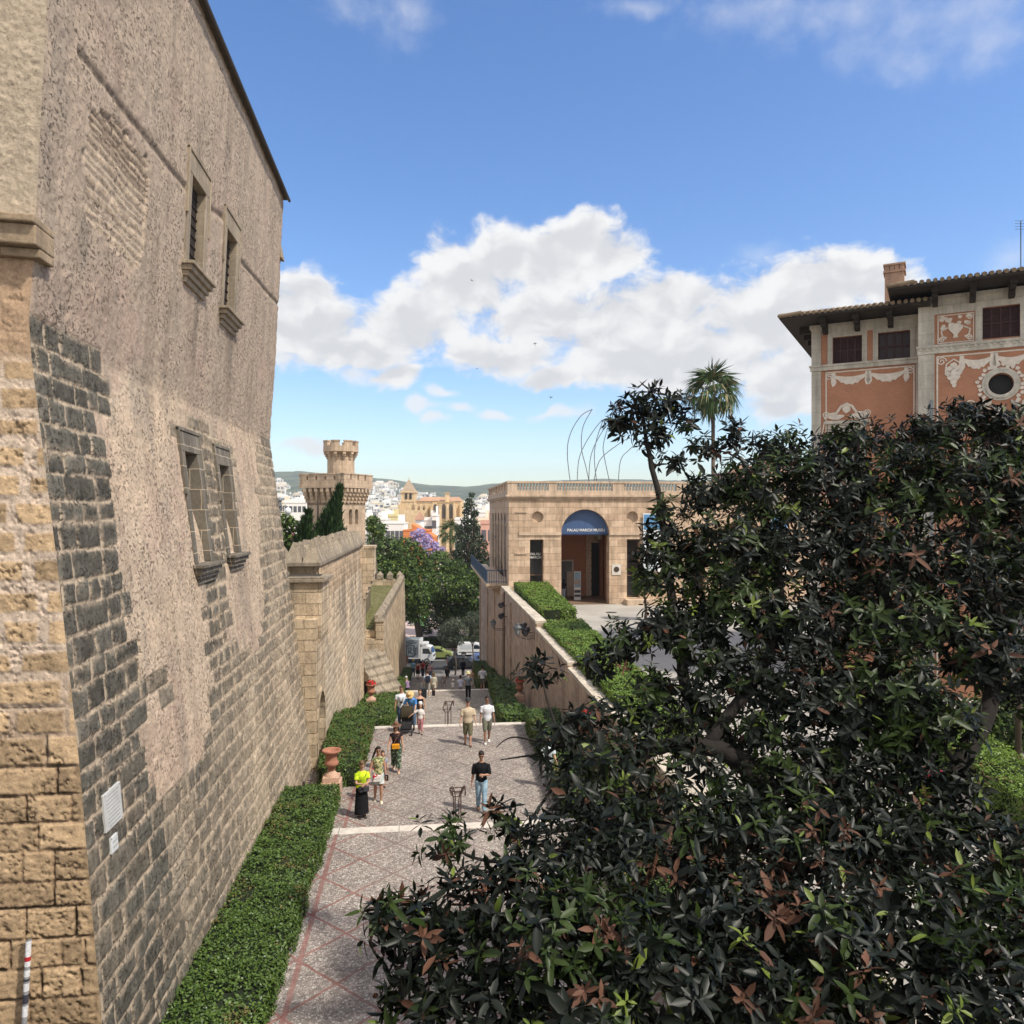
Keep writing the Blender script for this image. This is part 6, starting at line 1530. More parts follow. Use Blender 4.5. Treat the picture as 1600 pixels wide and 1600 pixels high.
# ---------------------------------------------------------------- the big magnolia in the foreground
def magnolia():
    CL = [(630, 1450, 52, 6.3), (598, 1440, 30, 6.3), (690, 1510, 70, 6.2), (720, 1435, 66, 6.4), (795, 1400, 72, 6.5), (690, 1312, 38, 7.4), (784, 1282, 26, 7.5), (870, 1345, 80, 7.0), (845, 1470, 95, 6.1), (945, 1445, 95, 6.2),
          (745, 1580, 85, 5.9), (900, 1565, 105, 5.8), (1030, 1540, 105, 6.0), (1160, 1540, 105, 6.2), (1060, 1410, 100, 6.8), (960, 1325, 80, 7.2), (1175, 1415, 95, 6.8), (1290, 1485, 105, 6.5), (1290, 1590, 105, 6.0), (1420, 1565, 105, 6.2),
          (1540, 1545, 105, 6.2), (1400, 1430, 95, 6.8), (1520, 1425, 90, 6.8), (1600, 1470, 85, 6.5), (640, 1570, 50, 6.1), (1620, 1390, 60, 7),
          (868, 1160, 40, 8.6), (925, 1135, 52, 9.0), (900, 1238, 54, 8.0), (960, 1215, 70, 8.3), (1060, 1290, 95, 7.8), (1170, 1310, 85, 8.0), (1280, 1325, 95, 8.0), (1400, 1325, 82, 8.0), (1500, 1350, 66, 7.6), (846, 1050, 32, 10.2), (985, 1000, 42, 10.0),
          (945, 1040, 36, 9.8), (1060, 985, 62, 10.0), (1150, 960, 85, 10.0), (1260, 980, 95, 10.0), (1150, 1055, 62, 9.6), (1262, 1090, 90, 9.3), (1370, 1080, 95, 9.3), (1330, 1205, 90, 9.0), (1430, 1120, 75, 9.2), (1380, 960, 95, 10), (1490, 1000, 85, 10), (1570, 1050, 75, 9.8),
          (1590, 960, 75, 10.4), (1230, 1200, 60, 8.8), (1010, 1130, 34, 9.2), (1420, 1215, 55, 8.8), (1045, 1085, 38, 9.8), (1095, 1095, 34, 9.5), (1075, 1195, 44, 8.8), (1135, 1235, 46, 8.6), (1000, 1160, 36, 9.0), (1190, 1140, 46, 9.1), (1220, 1275, 64, 8.3), (1465, 1275, 58, 8.3), (1540, 1300, 40, 7.9), (1110, 1030, 50, 9.8), (1330, 1290, 70, 8.3), (1150, 1170, 26, 9.2), (1060, 1130, 24, 9.4), (1600, 1340, 46, 7.6), (1478, 1135, 56, 8.7), (1500, 1225, 34, 8.2), (1440, 1290, 50, 8.0), (1020, 1072, 38, 9.6), (985, 1118, 32, 9.2), (1112, 1142, 32, 9.2), (1420, 1170, 46, 8.8),
          (1050, 895, 52, 10.5), (1035, 850, 40, 10.7), (1145, 860, 85, 10.5), (1250, 860, 90, 10.5), (1360, 860, 90, 10.5), (1470, 890, 85, 10.5), (1560, 850, 80, 11), (1110, 775, 46, 11), (1195, 765, 72, 11), (1300, 765, 80, 11), (1400, 755, 80, 11), (1500, 755, 85, 11),
          (1590, 745, 70, 11.4), (1145, 695, 38, 11.5), (1225, 705, 45, 11.5), (1102, 700, 24, 11.6), (1318, 702, 46, 11.5), (1388, 688, 42, 11.5), (1465, 685, 50, 11.5), (1520, 662, 44, 11.5), (1585, 672, 46, 11.5), (1040, 800, 32, 11), (1640, 800, 90, 11), (1660, 950, 90, 10.5), (1660, 1080, 70, 10),
          (980, 645, 30, 11.6), (1012, 625, 24, 11.6), (1052, 635, 28, 11.6), (1018, 680, 36, 11.5), (968, 668, 18, 11.6), (1068, 662, 18, 11.6), (1042, 725, 24, 11.3), (1015, 650, 30, 11.6)]
    base = np.array(gz_at(1265, 8.0, 13.66)); root = empty('magnolia_tree', tuple(base)); tag(root, 'huge dark glossy-leaved magnolia tree filling the right foreground with some brown leaves', 'tree')
    A = lambda x, y, d: atD(x, y, d) - base
    limbs = [([(1265, 2045, 8.0), (1262, 1800, 8.0), (1255, 1600, 8.0), (1235, 1420, 8.2), (1212, 1290, 8.5), (1192, 1230, 8.8)], [.24, .22, .20, .18, .165, .15]),
             ([(1192, 1230, 8.8), (1150, 1185, 9.0), (1100, 1168, 9.0), (1040, 1165, 9.0), (990, 1185, 8.8), (968, 1230, 8.4), (945, 1275, 8.0), (905, 1312, 7.6), (860, 1350, 7.0)], [.14, .12, .10, .085, .08, .085, .08, .07, .05]),
             ([(1180, 1215, 8.9), (1120, 1145, 9.4), (1085, 1110, 9.6), (1068, 1050, 9.9), (1055, 960, 10.2), (1042, 870, 10.6), (1030, 780, 11.0), (1012, 700, 11.4), (1005, 650, 11.6)], [.11, .10, .09, .075, .065, .055, .045, .035, .02]),
             ([(1225, 1350, 8.3), (1300, 1200, 8.9), (1375, 1060, 9.6), (1380, 930, 10.1), (1335, 850, 10.5), (1290, 760, 11)], [.14, .13, .11, .09, .07, .04]),
             ([(1255, 1550, 8.0), (1400, 1350, 8.2), (1500, 1200, 9.0), (1560, 1040, 9.8), (1545, 900, 10.4), (1500, 760, 11)], [.14, .12, .11, .09, .07, .04]),
             ([(1256, 1620, 8.0), (1130, 1530, 7.2), (980, 1480, 6.6), (830, 1455, 6.3), (700, 1450, 6.3), (620, 1450, 6.3)], [.14, .11, .09, .07, .045, .02]),
             ([(1260, 1700, 8.0), (1400, 1570, 7.0), (1540, 1500, 6.6), (1640, 1440, 6.6)], [.13, .10, .08, .05]),
             ([(1100, 1168, 9.0), (1180, 1060, 9.5), (1220, 960, 10), (1200, 840, 10.5), (1160, 720, 11.4)], [.08, .07, .06, .05, .03]),
             ([(990, 1185, 8.8), (930, 1160, 8.9), (880, 1166, 8.8), (840, 1178, 8.7), (782, 1187, 8.6)], [.05, .035, .022, .014, .006]),
             ([(900, 1163, 8.85), (850, 1160, 8.9), (800, 1152, 9.0), (775, 1168, 9.0)], [.02, .014, .009, .004]),
             ([(880, 1166, 8.8), (860, 1110, 9.4), (845, 1055, 10.1)], [.022, .015, .01]), ([(1060, 1000, 10), (1000, 1010, 10), (950, 1040, 9.8)], [.03, .02, .01]),
             ([(930, 1290, 7.8), (840, 1300, 7.7), (770, 1275, 7.5)], [.03, .018, .01]), ([(860, 1340, 7.1), (760, 1345, 7.3), (690, 1315, 7.4)], [.03, .016, .008]),
             ([(900, 1180, 8.8), (840, 1265, 8.2), (815, 1310, 7.9)], [.022, .016, .008])]
    tk = MB(); samp = []; srad = []
    for pts, rad in limbs:
        P = [Vector(A(*p)) for p in pts]; sm = []; rs = []
        for k in range(len(P) - 1):
            p0 = P[max(k - 1, 0)]; p1 = P[k]; p2 = P[k + 1]; p3 = P[min(k + 2, len(P) - 1)]
            for q in range(5):
                t = q / 5; v = .5 * ((2 * p1) + (-p0 + p2) * t + (2 * p0 - 5 * p1 + 4 * p2 - p3) * t * t + (-p0 + 3 * p1 - 3 * p2 + p3) * t ** 3)
                r = rad[k] + (rad[k + 1] - rad[k]) * t; v += Vector(rdir(1)[0]) * r * .22; sm.append(v); rs.append(r)
        sm.append(P[-1]); rs.append(rad[-1]); tk.tube(sm, rs, 9); samp += [np.array(v) for v in sm]; srad += rs
    samp = np.array(samp); srad = np.array(srad)
    RC = []; RA = []; tw = MB(); CK = []; CK_ = []
    for (x, y, r, d) in CL:
        c = A(x, y, d); R = r * d / FPX
        i = int(np.argmin(np.linalg.norm(samp - c, axis=1) - srad * 2)); s = samp[i]
        m = (s + c) / 2 + rdir(1)[0] * .12 * np.linalg.norm(c - s)
        r0 = min(.035, srad[i] * .6); tk.tube([tuple(s), tuple(m), tuple(c)], [r0, r0 * .75, r0 * .45], 6)
        n = int((27 if r <= 42 and d >= 11 else (30 if x < 1160 and 1000 < y < 1265 else 50)) * (R / .42) ** 2.2) + 7; CK += [len(CK_)] * n; CK_.append(1)
        dd = rdir(n); dd[:, 2] = dd[:, 2] * .8 + .12; dd = unit(dd); rr = R * rng.uniform(.35, 1.0, n) ** .6; rr *= .72 + .5 * rng.random(n)
        q = c + dd * rr[:, None] * np.array((1, 1, .82)); RC.append(q); RA.append(unit(dd * .8 + np.array((0, 0, .55)) + rdir(n) * .45))
        for k in range(n):
            if k % 5: continue
            mm = c + (q[k] - c) * .5 + rdir(1)[0] * .05; tw.tube([tuple(c), tuple(mm), tuple(q[k])], [.010, .007, .004], 4, caps=False)
    RC = np.concatenate(RC); RA = np.concatenate(RA); n = len(RC)
    nl = 9; rep = np.repeat(np.arange(n), nl); k = np.tile(np.arange(nl), n)
    a = unit(np.cross(RA, np.array((.31, .2, .93)))); b = np.cross(RA, a)
    az = k * 2.39996 + np.repeat(rng.uniform(0, 6.28, n), nl) + rng.normal(0, .25, n * nl)
    tilt = np.radians(112 - 70 * (k / (nl - 1)) + rng.normal(0, 14, n * nl))
    pr = a[rep] * np.cos(az)[:, None] + b[rep] * np.sin(az)[:, None]
    D = RA[rep] * np.cos(tilt)[:, None] + pr * np.sin(tilt)[:, None] + np.array((0, 0, -.12))
    N = RA[rep] * np.sin(tilt)[:, None] - pr * np.cos(tilt)[:, None]
    L = np.clip(rng.normal(.15, .038, n * nl), .06, .24) * (1 - .3 * (k / nl)) * np.repeat(rng.uniform(.75, 1.25, n), nl); C = RC[rep] + RA[rep] * (k * .010)[:, None]
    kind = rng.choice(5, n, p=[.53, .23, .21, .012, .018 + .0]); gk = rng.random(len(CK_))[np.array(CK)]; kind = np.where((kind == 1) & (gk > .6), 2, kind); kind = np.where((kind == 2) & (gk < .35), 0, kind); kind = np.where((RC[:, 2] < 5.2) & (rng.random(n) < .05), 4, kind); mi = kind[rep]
    # young bright tips and single dead leaves among green ones
    mi = np.where((mi < 2) & (rng.random(n * nl) < .018), 4, mi); mi = np.where((mi < 3) & (k >= nl - 2) & (rng.random(n * nl) < .05), 3, mi)
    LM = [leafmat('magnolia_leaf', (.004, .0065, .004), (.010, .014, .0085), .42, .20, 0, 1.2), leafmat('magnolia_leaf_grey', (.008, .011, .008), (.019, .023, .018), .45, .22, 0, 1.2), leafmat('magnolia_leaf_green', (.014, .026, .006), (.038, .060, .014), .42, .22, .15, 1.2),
          leafmat('magnolia_young', (.08, .125, .018), (.16, .20, .035), .45, .3, .15, 1.2), leafmat('magnolia_dead', (.035, .016, .010), (.12, .056, .034), .65, .2, 0, 1.2)]
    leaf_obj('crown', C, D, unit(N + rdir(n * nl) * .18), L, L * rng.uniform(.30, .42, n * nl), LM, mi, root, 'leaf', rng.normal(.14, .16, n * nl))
    tk.build('trunk', BARKD, root, smooth=True); tw.build('twig', BARKD, root)
magnolia()

# ---------------------------------------------------------------- town, church, hills
WHT = M('town_white', (.82, .79, .74), .9, .06, .05, 0); CRM = M('town_cream', (.76, .66, .52), .9, .12, .05, 0); OCH = M('town_orange', (.58, .21, .07), .9, .12, .3, 0); WIN = M('town_window', (.10, .10, .11), .6, .3, .2, 0); RTL = M('town_tile', (.36, .20, .13), .9, .25, .3, 0); GRY = M('town_grey', (.38, .37, .36), .9, .15, .2, 0)
def house_parts(root, w, d, h, mat, fl, nw, roof='flat', rail=False):
    b = MB(); b.box((-w / 2, -d / 2, 0), (w / 2, d / 2, h)); b.build('wall', mat, root)
    r = MB()
    if roof == 'none': r.box((-w / 2 - .1, -d / 2 - .1, h), (w / 2 + .1, d / 2 + .1, h + .3)); r.build('roof', mat, root)
    elif roof == 'flat':
        r.box((-w / 2 - .15, -d / 2 - .15, h), (w / 2 + .15, d / 2 + .15, h + .25)); r.box((-w / 2, -d / 2, h + .25), (w / 2, -d / 2 + .25, h + .9)); r.box((w * .1, -d * .1, h + .25), (w * .38, d * .3, h + 2.6)); r.build('roof', mat, root)
    else:
        r.add([(-w / 2 - .4, -d / 2 - .4, h), (w / 2 + .4, -d / 2 - .4, h), (w / 2 + .4, d / 2 + .4, h), (-w / 2 - .4, d / 2 + .4, h), (-w / 2 + .5, 0, h + d * .22), (w / 2 - .5, 0, h + d * .22)], [(0, 1, 5, 4), (1, 2, 5), (2, 3, 4, 5), (3, 0, 4), (0, 3, 2, 1)]); r.build('roof', RTL, root)
    wm = None; k = 0
    fh = h / fl
    for f in range(fl):
        for q in range(nw):
            x = -w / 2 + w * (q + .5) / nw; z = f * fh + fh * .35
            m = MB(); m.box((x - .55, -d / 2 - .03, z), (x + .55, -d / 2 + .1, z + fh * .42)); m.build('window', WIN, root)
def hill_z(px, t):
    """t 0..1 from the foot to the ridge; returns the world height at distance d"""
    ridge = np.interp(px, [-400, 200, 400, 440, 475, 510, 545, 575, 610, 650, 690, 730, 770, 830, 950, 1100, 1400, 2200], [735, 742, 738, 737, 736, 740, 745, 746, 749, 755, 759, 760, 756, 752, 748, 752, 756, 750])
    return ridge
def hills():
    xs = np.linspace(150, 1750, 220); ts = np.linspace(0, 1, 40); d0, d1 = 1250.0, 3000.0
    V = []
    for x in xs:
        rd = hill_z(x, 1)
        for t in ts:
            d = d0 + (d1 - d0) * t; p = atD(x, 800, d); zr = CAMZ + (800 - rd) / FPX * d1
            nz = (fbm(np.array(x * .02), np.array(t * 3.0), 71, 4) - .5); n2 = fbm(np.array(x * .09), np.array(t * 9.0), 73, 3) - .5
            z = 3 + (zr - 3) * (t ** 1.15) + nz * 40 * math.sin(math.pi * t) + n2 * 9 * math.sin(math.pi * min(1, t)) + (n2 * 5 if t > .98 else 0)
            V.append((p[0], p[1], z))
    m, T, b = newmat('wooded_hill'); ob = T.node('ShaderNodeTexCoord').outputs['Object']
    n = T.noise(ob, .012, 6, .65); n2 = T.noise(ob, .06, 4, .6)
    col = T.mix(T.ss(n, .38, .62), (.040, .062, .032), (.12, .14, .075)); col = T.mix(T.ss(n2, .60, .70), col, (.16, .145, .10))
    T.put(b.inputs['Base Color'], col); b.inputs['Roughness'].default_value = 1.0; b.inputs['Specular IOR Level'].default_value = 0
    o = raw_mesh('hills', V, gridfaces(len(xs), len(ts), True), m, smooth=True, uv=False); o['kind'] = 'structure'
    vv = np.array(V).reshape(len(xs), len(ts), 3)
    # villas on the slopes
    def proto(w, d, h, two, mat):
        b = MB(); b.box((-w / 2, -d / 2, -8), (w / 2, d / 2, h)); b.box((-w / 2 - .2, -d / 2 - .2, h), (w / 2 + .2, d / 2 + .2, h + .4))
        if two: b.box((-w * .3, -d * .2, h + .4), (w * .2, d / 2, h + 3.4))
        for q in range(3):
            x = -w / 2 + w * (q + .5) / 3; b.box((x - w * .1, -d / 2 - .06, h * .3), (x + w * .1, -d / 2 + .2, h * .72), 1)
        return b.build('hillside_house', [mat, WIN])
    pr = [proto(16, 10, 7, True, WHT), proto(11, 9, 6, False, WHT), proto(22, 10, 9, True, CRM), proto(9, 8, 9, False, WHT), proto(30, 11, 8, True, WHT)]
    for p in pr: tag(p, 'pale box-shaped house scattered on the wooded hillside', 'house', 'houses on the far hillside')
    pts = []; r = random.Random(8); cl_ = [(440, .32, 30, .16), (470, .30, 25, .10), (600, .45, 35, .14), (640, .35, 40, .12), (690, .28, 30, .10), (740, .22, 25, .08), (600, .72, 20, .05), (665, .52, 26, .08), (460, .2, 40, .08), (630, .2, 60, .08), (760, .35, 20, .1), (440, .6, 12, .06)]
    for k in range(285):
        c = r.choice(cl_); x = r.gauss(c[0], c[2] * .6); t = min(.95, max(.02, r.gauss(c[1], c[3] * .7)))
        i = int(np.clip((x - 150) / 1600 * (len(xs) - 1), 0, len(xs) - 1)); j = int(t * (len(ts) - 1)); pts.append((i, j, vv[i, j]))
    used = set()
    for k, (i, j, p) in enumerate(pts):
        src = pr[k % 5] if k >= 5 else pr[k]
        o = src if k < 5 else src.copy()
        if k >= 5: COL.objects.link(o)
        s = r.uniform(.85, 1.5) * (.75 + .25 * p[1] / 2000); o.location = (p[0] + r.uniform(-3, 3), p[1] + r.uniform(-12, 12), p[2]); o.rotation_euler = (0, 0, r.uniform(-.5, .5)); o.scale = (s, s, s)
    return vv
HV = hills()
def town():
    # front row of recognisable houses
    def H(label, x0, x1, ytop, d, mat, fl, nw, roof='flat', rz=0, cat='house', name='town_house', dep=9):
        a = atD(x0, 800, d); b = atD(x1, 800, d); zt = CAMZ + (800 - ytop) / FPX * d; root = empty(name, ((a[0] + b[0]) / 2, (a[1] + b[1]) / 2, .95), -YAW + rz); tag(root, label, cat)
        house_parts(root, np.linalg.norm(b - a), dep, max(3, zt - .95), mat, fl, nw, roof); return root
    H('white house with dark windows just right of the castle tower', 586, 606, 812, 240, WHT, 3, 3)
    H('long white house left of the orange house', 607, 634, 818, 225, WHT, 2, 4)
    H('cream yellow house front between white houses below the church', 608, 623, 807, 270, M('town_yellow', (.66, .56, .30), .9, .1, .2, 0), 3, 2)
    o = H('orange house with stepped parapet beside the purple jacaranda', 634, 672, 829, 190, OCH, 2, 3, 'none')
    m = MB(); m.hexa([(-1.0, -4.4, 0), (4.6, -4.4, 0), (4.6, 4, 0), (-1, 4, 0), (-1, -4.4, 18.2), (4.6, -4.4, 15), (4.6, 4, 15), (-1, 4, 18.2)]); m.build('stair_parapet', OCH, o)
    H('narrow white chimney-like house with a pointed top below the church', 652, 660, 812, 215, WHT, 3, 1, 'tile')
    H('white stepped house in front of the church apse', 666, 679, 813, 205, WHT, 3, 2)
    H('tall thin white house wall right of the stepped white house', 678, 684, 806, 204, WHT, 4, 1)
    H('large white block behind the garden lamp beside the palace', 450, 484, 786, 260, WHT, 5, 5)
    H('cream block left of the castle tower', 436, 452, 786, 300, CRM, 5, 3)
    H('white house right of the tall conifer', 746, 768, 801, 230, WHT, 4, 3); H('salmon pink house by the museum flank', 752, 772, 818, 180, M('town_pink', (.58, .34, .26), .9, .1, .2, 0), 3, 2)
    H('pale house with balcony rails right of the conifer', 742, 770, 813, 205, CRM, 3, 4); H('white terrace house in front of the church chancel', 712, 738, 812, 260, WHT, 3, 4)
    H('pink low building behind the big tree between museum and palace', 1128, 1235, 742, 95, M('pink_wing', (.50, .33, .25), .9, .1, .4, .1), 3, 6)
    # the rows behind: small pale blocks
    def proto(w, d, h, mat, nw, fl):
        b = MB(); b.box((-w / 2, -d / 2, 0), (w / 2, d / 2, h)); b.box((-w / 2 - .15, -d / 2 - .15, h), (w / 2 + .15, d / 2 + .15, h + .3)); b.box((-w * .2, -d * .1, h + .3), (w * .15, d * .3, h + 2.8))
        for f in range(fl):
            for q in range(nw):
                x = -w / 2 + w * (q + .5) / nw; z = h - (f + .75) * 3.1; b.box((x - .6, -d / 2 - .05, z), (x + .6, -d / 2 + .1, z + 1.5), 1)
        return b.build('town_block', [mat, WIN])
    pr = [proto(14, 10, 16, WHT, 4, 4), proto(10, 9, 19, CRM, 3, 5), proto(20, 12, 14, WHT, 6, 3), proto(12, 10, 21, WHT, 3, 5), proto(16, 10, 17, GRY, 5, 4)]
    for p in pr: tag(p, 'pale flat-roofed town block in the rows behind the church', 'building', 'pale blocks of the distant town')
    r = random.Random(21)
    for k in range(110):
        d = r.uniform(420, 1150); x = r.uniform(415, 790); p = atD(x, 800, d)
        o = pr[k] if k < 5 else pr[r.choice((0, 0, 1, 2, 2, 3, 4))].copy()
        if k >= 5: COL.objects.link(o)
        z = .9 + (d - 420) / 730 * 14 * r.uniform(.6, 1.2) - 3; o.location = (p[0], p[1], z); o.rotation_euler = (0, 0, r.uniform(-.6, .6))
town()
def church():
    d = 330.0; s = d / FPX; root = empty('church'); tag(root, 'golden stone gothic church with pyramid-topped bell tower above the white houses', 'church')
    o = atD(674, 800, d); root.location = (o[0], o[1], 0); root.rotation_euler = (0, 0, -YAW)
    X = lambda px: (px - 674) * s; Z = lambda py: CAMZ + (800 - py) * s
    ST = stone('church_stone', (.70, .52, .31), (.62, .46, .27), (.46, .34, .2), 1.6, .8, .02, .2, .2, .9, .25); RF = M('church_roof', (.45, .27, .17), .9, .3, .4, 0)
    t = MB(); w = (X(650) - X(628)) / 2; cx = X(639)
    t.box((cx - w, -w, 1), (cx + w, w, Z(770))); t.box((cx - w - .4, -w - .4, Z(770)), (cx + w + .4, w + .4, Z(768))); t.box((cx - w - .25, -w - .25, Z(784)), (cx + w + .25, w + .25, Z(783)))
    for q in (-1, 1): t.box((cx + q * w - .5, -w - .7, 1), (cx + q * w + .5, -w + .5, Z(785)))
    t.build('bell_tower', ST, root)
    sp = MB(); sp.add([(cx - w, -w, Z(768)), (cx + w, -w, Z(768)), (cx + w, w, Z(768)), (cx - w, w, Z(768)), (cx - .3, -.3, Z(750)), (cx + .3, -.3, Z(750)), (cx + .3, .3, Z(750)), (cx - .3, .3, Z(750))], [(0, 1, 5, 4), (1, 2, 6, 5), (2, 3, 7, 6), (3, 0, 4, 7), (4, 5, 6, 7)]); sp.tube([(cx, 0, Z(751)), (cx, 0, Z(746))], .12, 5); sp.build('spire', M('spire_stone', (.36, .28, .20), .9, .3, .6, 0), root)
    def lancet(mb, x, wd, za, zb_, y):
        r = wd / 2; mb.prism([(x - r, za), (x + r, za), (x + r, zb_)] + [(x + r * math.cos(a), zb_ + 1.4 * r * math.sin(a)) for a in np.linspace(0, math.pi, 9)[1:-1]] + [(x - r, zb_)], (0, y, 0), (1, 0, 0), (0, 0, 1), (0, -1, 0), 0, .25)
    for x in (636.2, 643.0):
        b = MB(); lancet(b, X(x), 1.0, Z(780), Z(773), -w); b.build('belfry_opening', M('belfry_dark', (.04, .035, .03), .9), root)
    n = MB(); yb = -3.0
    n.box((X(650) + .01, yb, 1), (X(722), 14, Z(783))); n.box((X(678), yb - 2.2, 1), (X(712), yb - .01, Z(785)))
    for px in (626, 652, 660, 668, 677, 690, 701, 712, 721): n.box((X(px) - .55, yb - (3.4 if 676 < px < 713 else 1.3), 1), (X(px) + .55, yb - .02, Z(788)))
    n.box((X(622), yb - 1.4, 1), (X(668), yb - 1.0, Z(797))); n.box((X(688) - .4, yb - 2.6, Z(785)), (X(712), yb - 1, Z(784))); n.box((X(700) - .9, yb - 1.5, Z(785)), (X(700) + .9, yb, Z(771))); n.box((X(700) - 1.2, yb - 1.8, Z(771)), (X(700) + 1.2, yb + .3, Z(770)))
    n.build('nave', ST, root)
    r = MB(); r.add([(X(652), yb - .5, Z(783)), (X(722), yb - .5, Z(783)), (X(722), 14, Z(783)), (X(652), 14, Z(783)), (X(660), 5, Z(776)), (X(716), 5, Z(776))], [(0, 1, 5, 4), (1, 2, 5), (2, 3, 4, 5), (3, 0, 4)]); r.build('roof', RF, root)
    for x, dy in ((682, 2.21), (695, 2.21), (661, 0), (706, 2.21)):
        b = MB(); lancet(b, X(x), .95 * (1.4 if dy else .9), Z(810), Z(791), yb - dy); b.build('window', M('church_window', (.10, .085, .07), .8), root)
church()
def lamp_globe():
    p = atD(437, 790, 40); root = empty('street_lamp', (p[0], p[1], 16.5)); tag(root, 'ornate garden lamp with white globes beside the palace corner', 'lamp')
    h = CAMZ + (800 - 792) / FPX * 40 - 16.5
    a = MB(); a.tube([(0, 0, 0), (0, 0, h)], .05, 8)
    for k in (-1, 1): a.tube([(0, 0, h - .2), (.3 * k, 0, h + .1), (.42 * k, 0, h - .05)], .025, 6)
    a.lathe([(.05, h), (.12, h + .05), (.09, h + .3), (.15, h + .34), (.02, h + .5)], n=8); a.build('post', M('lamp_grey', (.14, .15, .16), .5), root)
    g = MB()
    for k in (-1, 1): g.lathe([(.02, -.20), (.13, -.15), (.18, 0), (.14, .13), (.03, .19)], (.42 * k, 0, h - .22), 12)
    g.build('globe', M('globe_white', (.75, .77, .78), .3, .05), root, smooth=True)
lamp_globe()
# ---------------------------------------------------------------- street furniture
TERRA = M('terracotta', (.34, .155, .10), .9, .25, 5, .3, 30); PLIN = M('urn_plinth', (.50, .33, .24), .9, .25, 3, .3, 30)
def urn(px, Y, H, label, h=1.05, plant=None):
    p = atY(px, 1000, Y); x = p[0]; zb = CAMZ - H; g = ground(Y)
    root = empty('terracotta_urn', (x, Y, zb)); tag(root, label, 'urn', 'terracotta urns along the stairs'); k = h / 1.05
    b = MB(); b.box((-.30, -.30, g - zb - .02), (.30, .30, .0)); b.box((-.25, -.25, 0), (.25, .25, .16 * k)); b.lathe([(.23 * k, .16 * k), (.20 * k, .22 * k), (.12 * k, .30 * k), (.10 * k, .34 * k)], n=16); b.build('plinth', PLIN, root, bevel=.012)
    u = MB(); u.lathe([(r * k, z * k) for r, z in ((.10, .341), (.14, .37), (.10, .42), (.13, .46), (.23, .52), (.245, .60), (.20, .66), (.185, .70), (.20, .86), (.25, .93), (.315, .96), (.32, 1.02), (.28, 1.03), (.25, .98), (.18, .85))], n=20); u.build('bowl', TERRA, root, smooth=True)
    if plant:
        n = 260; d = rdir(n); d[:, 2] = np.abs(d[:, 2]) * .8; C = d * rng.uniform(.1, .30, (n, 1)) * k + np.array((0, 0, 1.02 * k)); N = unit(d + rdir(n) * .5); D = unit(np.cross(N, rdir(n))); L = rng.uniform(.06, .13, n)
        leaf_obj('flower', C, D, N, L, L * .8, [M('red_petal', (.50, .03, .035), .6, .3), LF_P[0]], rng.choice(2, n, p=[.8, .2] if plant == 'red' else [.15, .85]), root, 'quad', .1)
urn(518, 24.6, 8.42, 'large terracotta urn by the arched door between the two front hedges', .98)
urn(580, 43, 10.45, 'terracotta urn filled with red flowers beside the left stepped hedge', .98, 'red')
urn(620, 69, 14.7, 'terracotta urn at the far left hedge below the terrace wall', 1.0, 'green')
urn(633, 84, 17.0, 'farthest terracotta urn left by the bottom of the stairs near the truck', 1.25, 'green')
urn(812, 43, 10.45, 'terracotta urn with pink flowers against the right retaining wall', .98, 'red')
urn(918, 25.6, 7.85, 'terracotta urn on the right half hidden by the magnolia', .95, 'red')
RAIL = M('handrail_iron', (.075, .045, .038), .55, .25, 6)
def handrail(px, Y0, Y1, label, sp=.17):
    x = atY(px, 1000, Y0)[0]; za = ground(Y0 - .1); zb = ground(Y1 + .1); root = empty('handrail', (x, Y0, za)); tag(root, label, 'handrail', 'double iron handrails in the middle of the stairs')
    L = Y1 - Y0; dz = zb - za
    for s in (-1, 1):
        r = MB(); r.tube([(s * sp, -.35, .86), (s * sp, -.42, .95), (s * sp, -.36, 1.02), (s * sp, -.2, 1.02), (s * sp, L + .1, dz + .96), (s * sp, L + .35, dz + .90), (s * sp, L + .38, dz + .8)], .020, 8); r.build('rail', RAIL, root, smooth=True)
    n = 2
    for k in range(n):
        t = k / (n - 1); y = .12 + (L - .1) * t; z = ground(Y0 + y) - za; zr = 1.0 + (dz - .04) * (y / L)
        for s in (-1, 1):
            p = MB(); p.tube([(s * .075, y, z - .05), (s * .075, y, zr - .28)], .016, 7); p.tube([(s * .075, y, zr - .28), (s * .10, y, zr - .12), (s * sp, y, zr)], .016, 6); p.build('post', RAIL, root)
        b = MB(); b.tube([(-sp, y, zr - .05), (sp, y, zr - .05)], .016, 6); b.tube([(-sp, y, zr - .02)] + [(sp * math.cos(a), y, zr - .04 - .16 * math.sin(a)) for a in np.linspace(math.pi, 0, 9)][1:-1] + [(sp, y, zr - .02)], .013, 5); b.build('crossbar', RAIL, root)
handrail(716, 20.55, 22.0, 'nearest iron double handrail at the front flight beside the man in black')
handrail(702, 32.35, 36.9, 'middle iron double handrail above the white nosing of the ramp')
handrail(695, 56.65, 64.5, 'far iron double handrail by the seated child with the hat')
def barrier(px, Y, w, label):
    p = atY(px, 1000, Y); root = empty('steel_barrier', (p[0], Y, ground(Y))); tag(root, label, 'barrier')
    b = MB(); b.tube([(-w / 2, 0, 0), (-w / 2, 0, 1.0), (w / 2, 0, 1.0), (w / 2, 0, 0)], .035, 7); b.build('frame', M('barrier_grey', (.17, .16, .155), .6), root)
    s = MB()
    for k in range(11): s.tube([(-w / 2 + w * (k + .5) / 11, 0, .12), (-w / 2 + w * (k + .5) / 11, 0, 1.0)], .014, 5)
    s.tube([(-w / 2, 0, .12), (w / 2, 0, .12)], .02, 5); s.build('bars', M('barrier_grey', (.17, .16, .155), .6), root)
barrier(681, 97.5, 1.9, 'grey steel railing panel at the foot of the stairs left of the dark car')

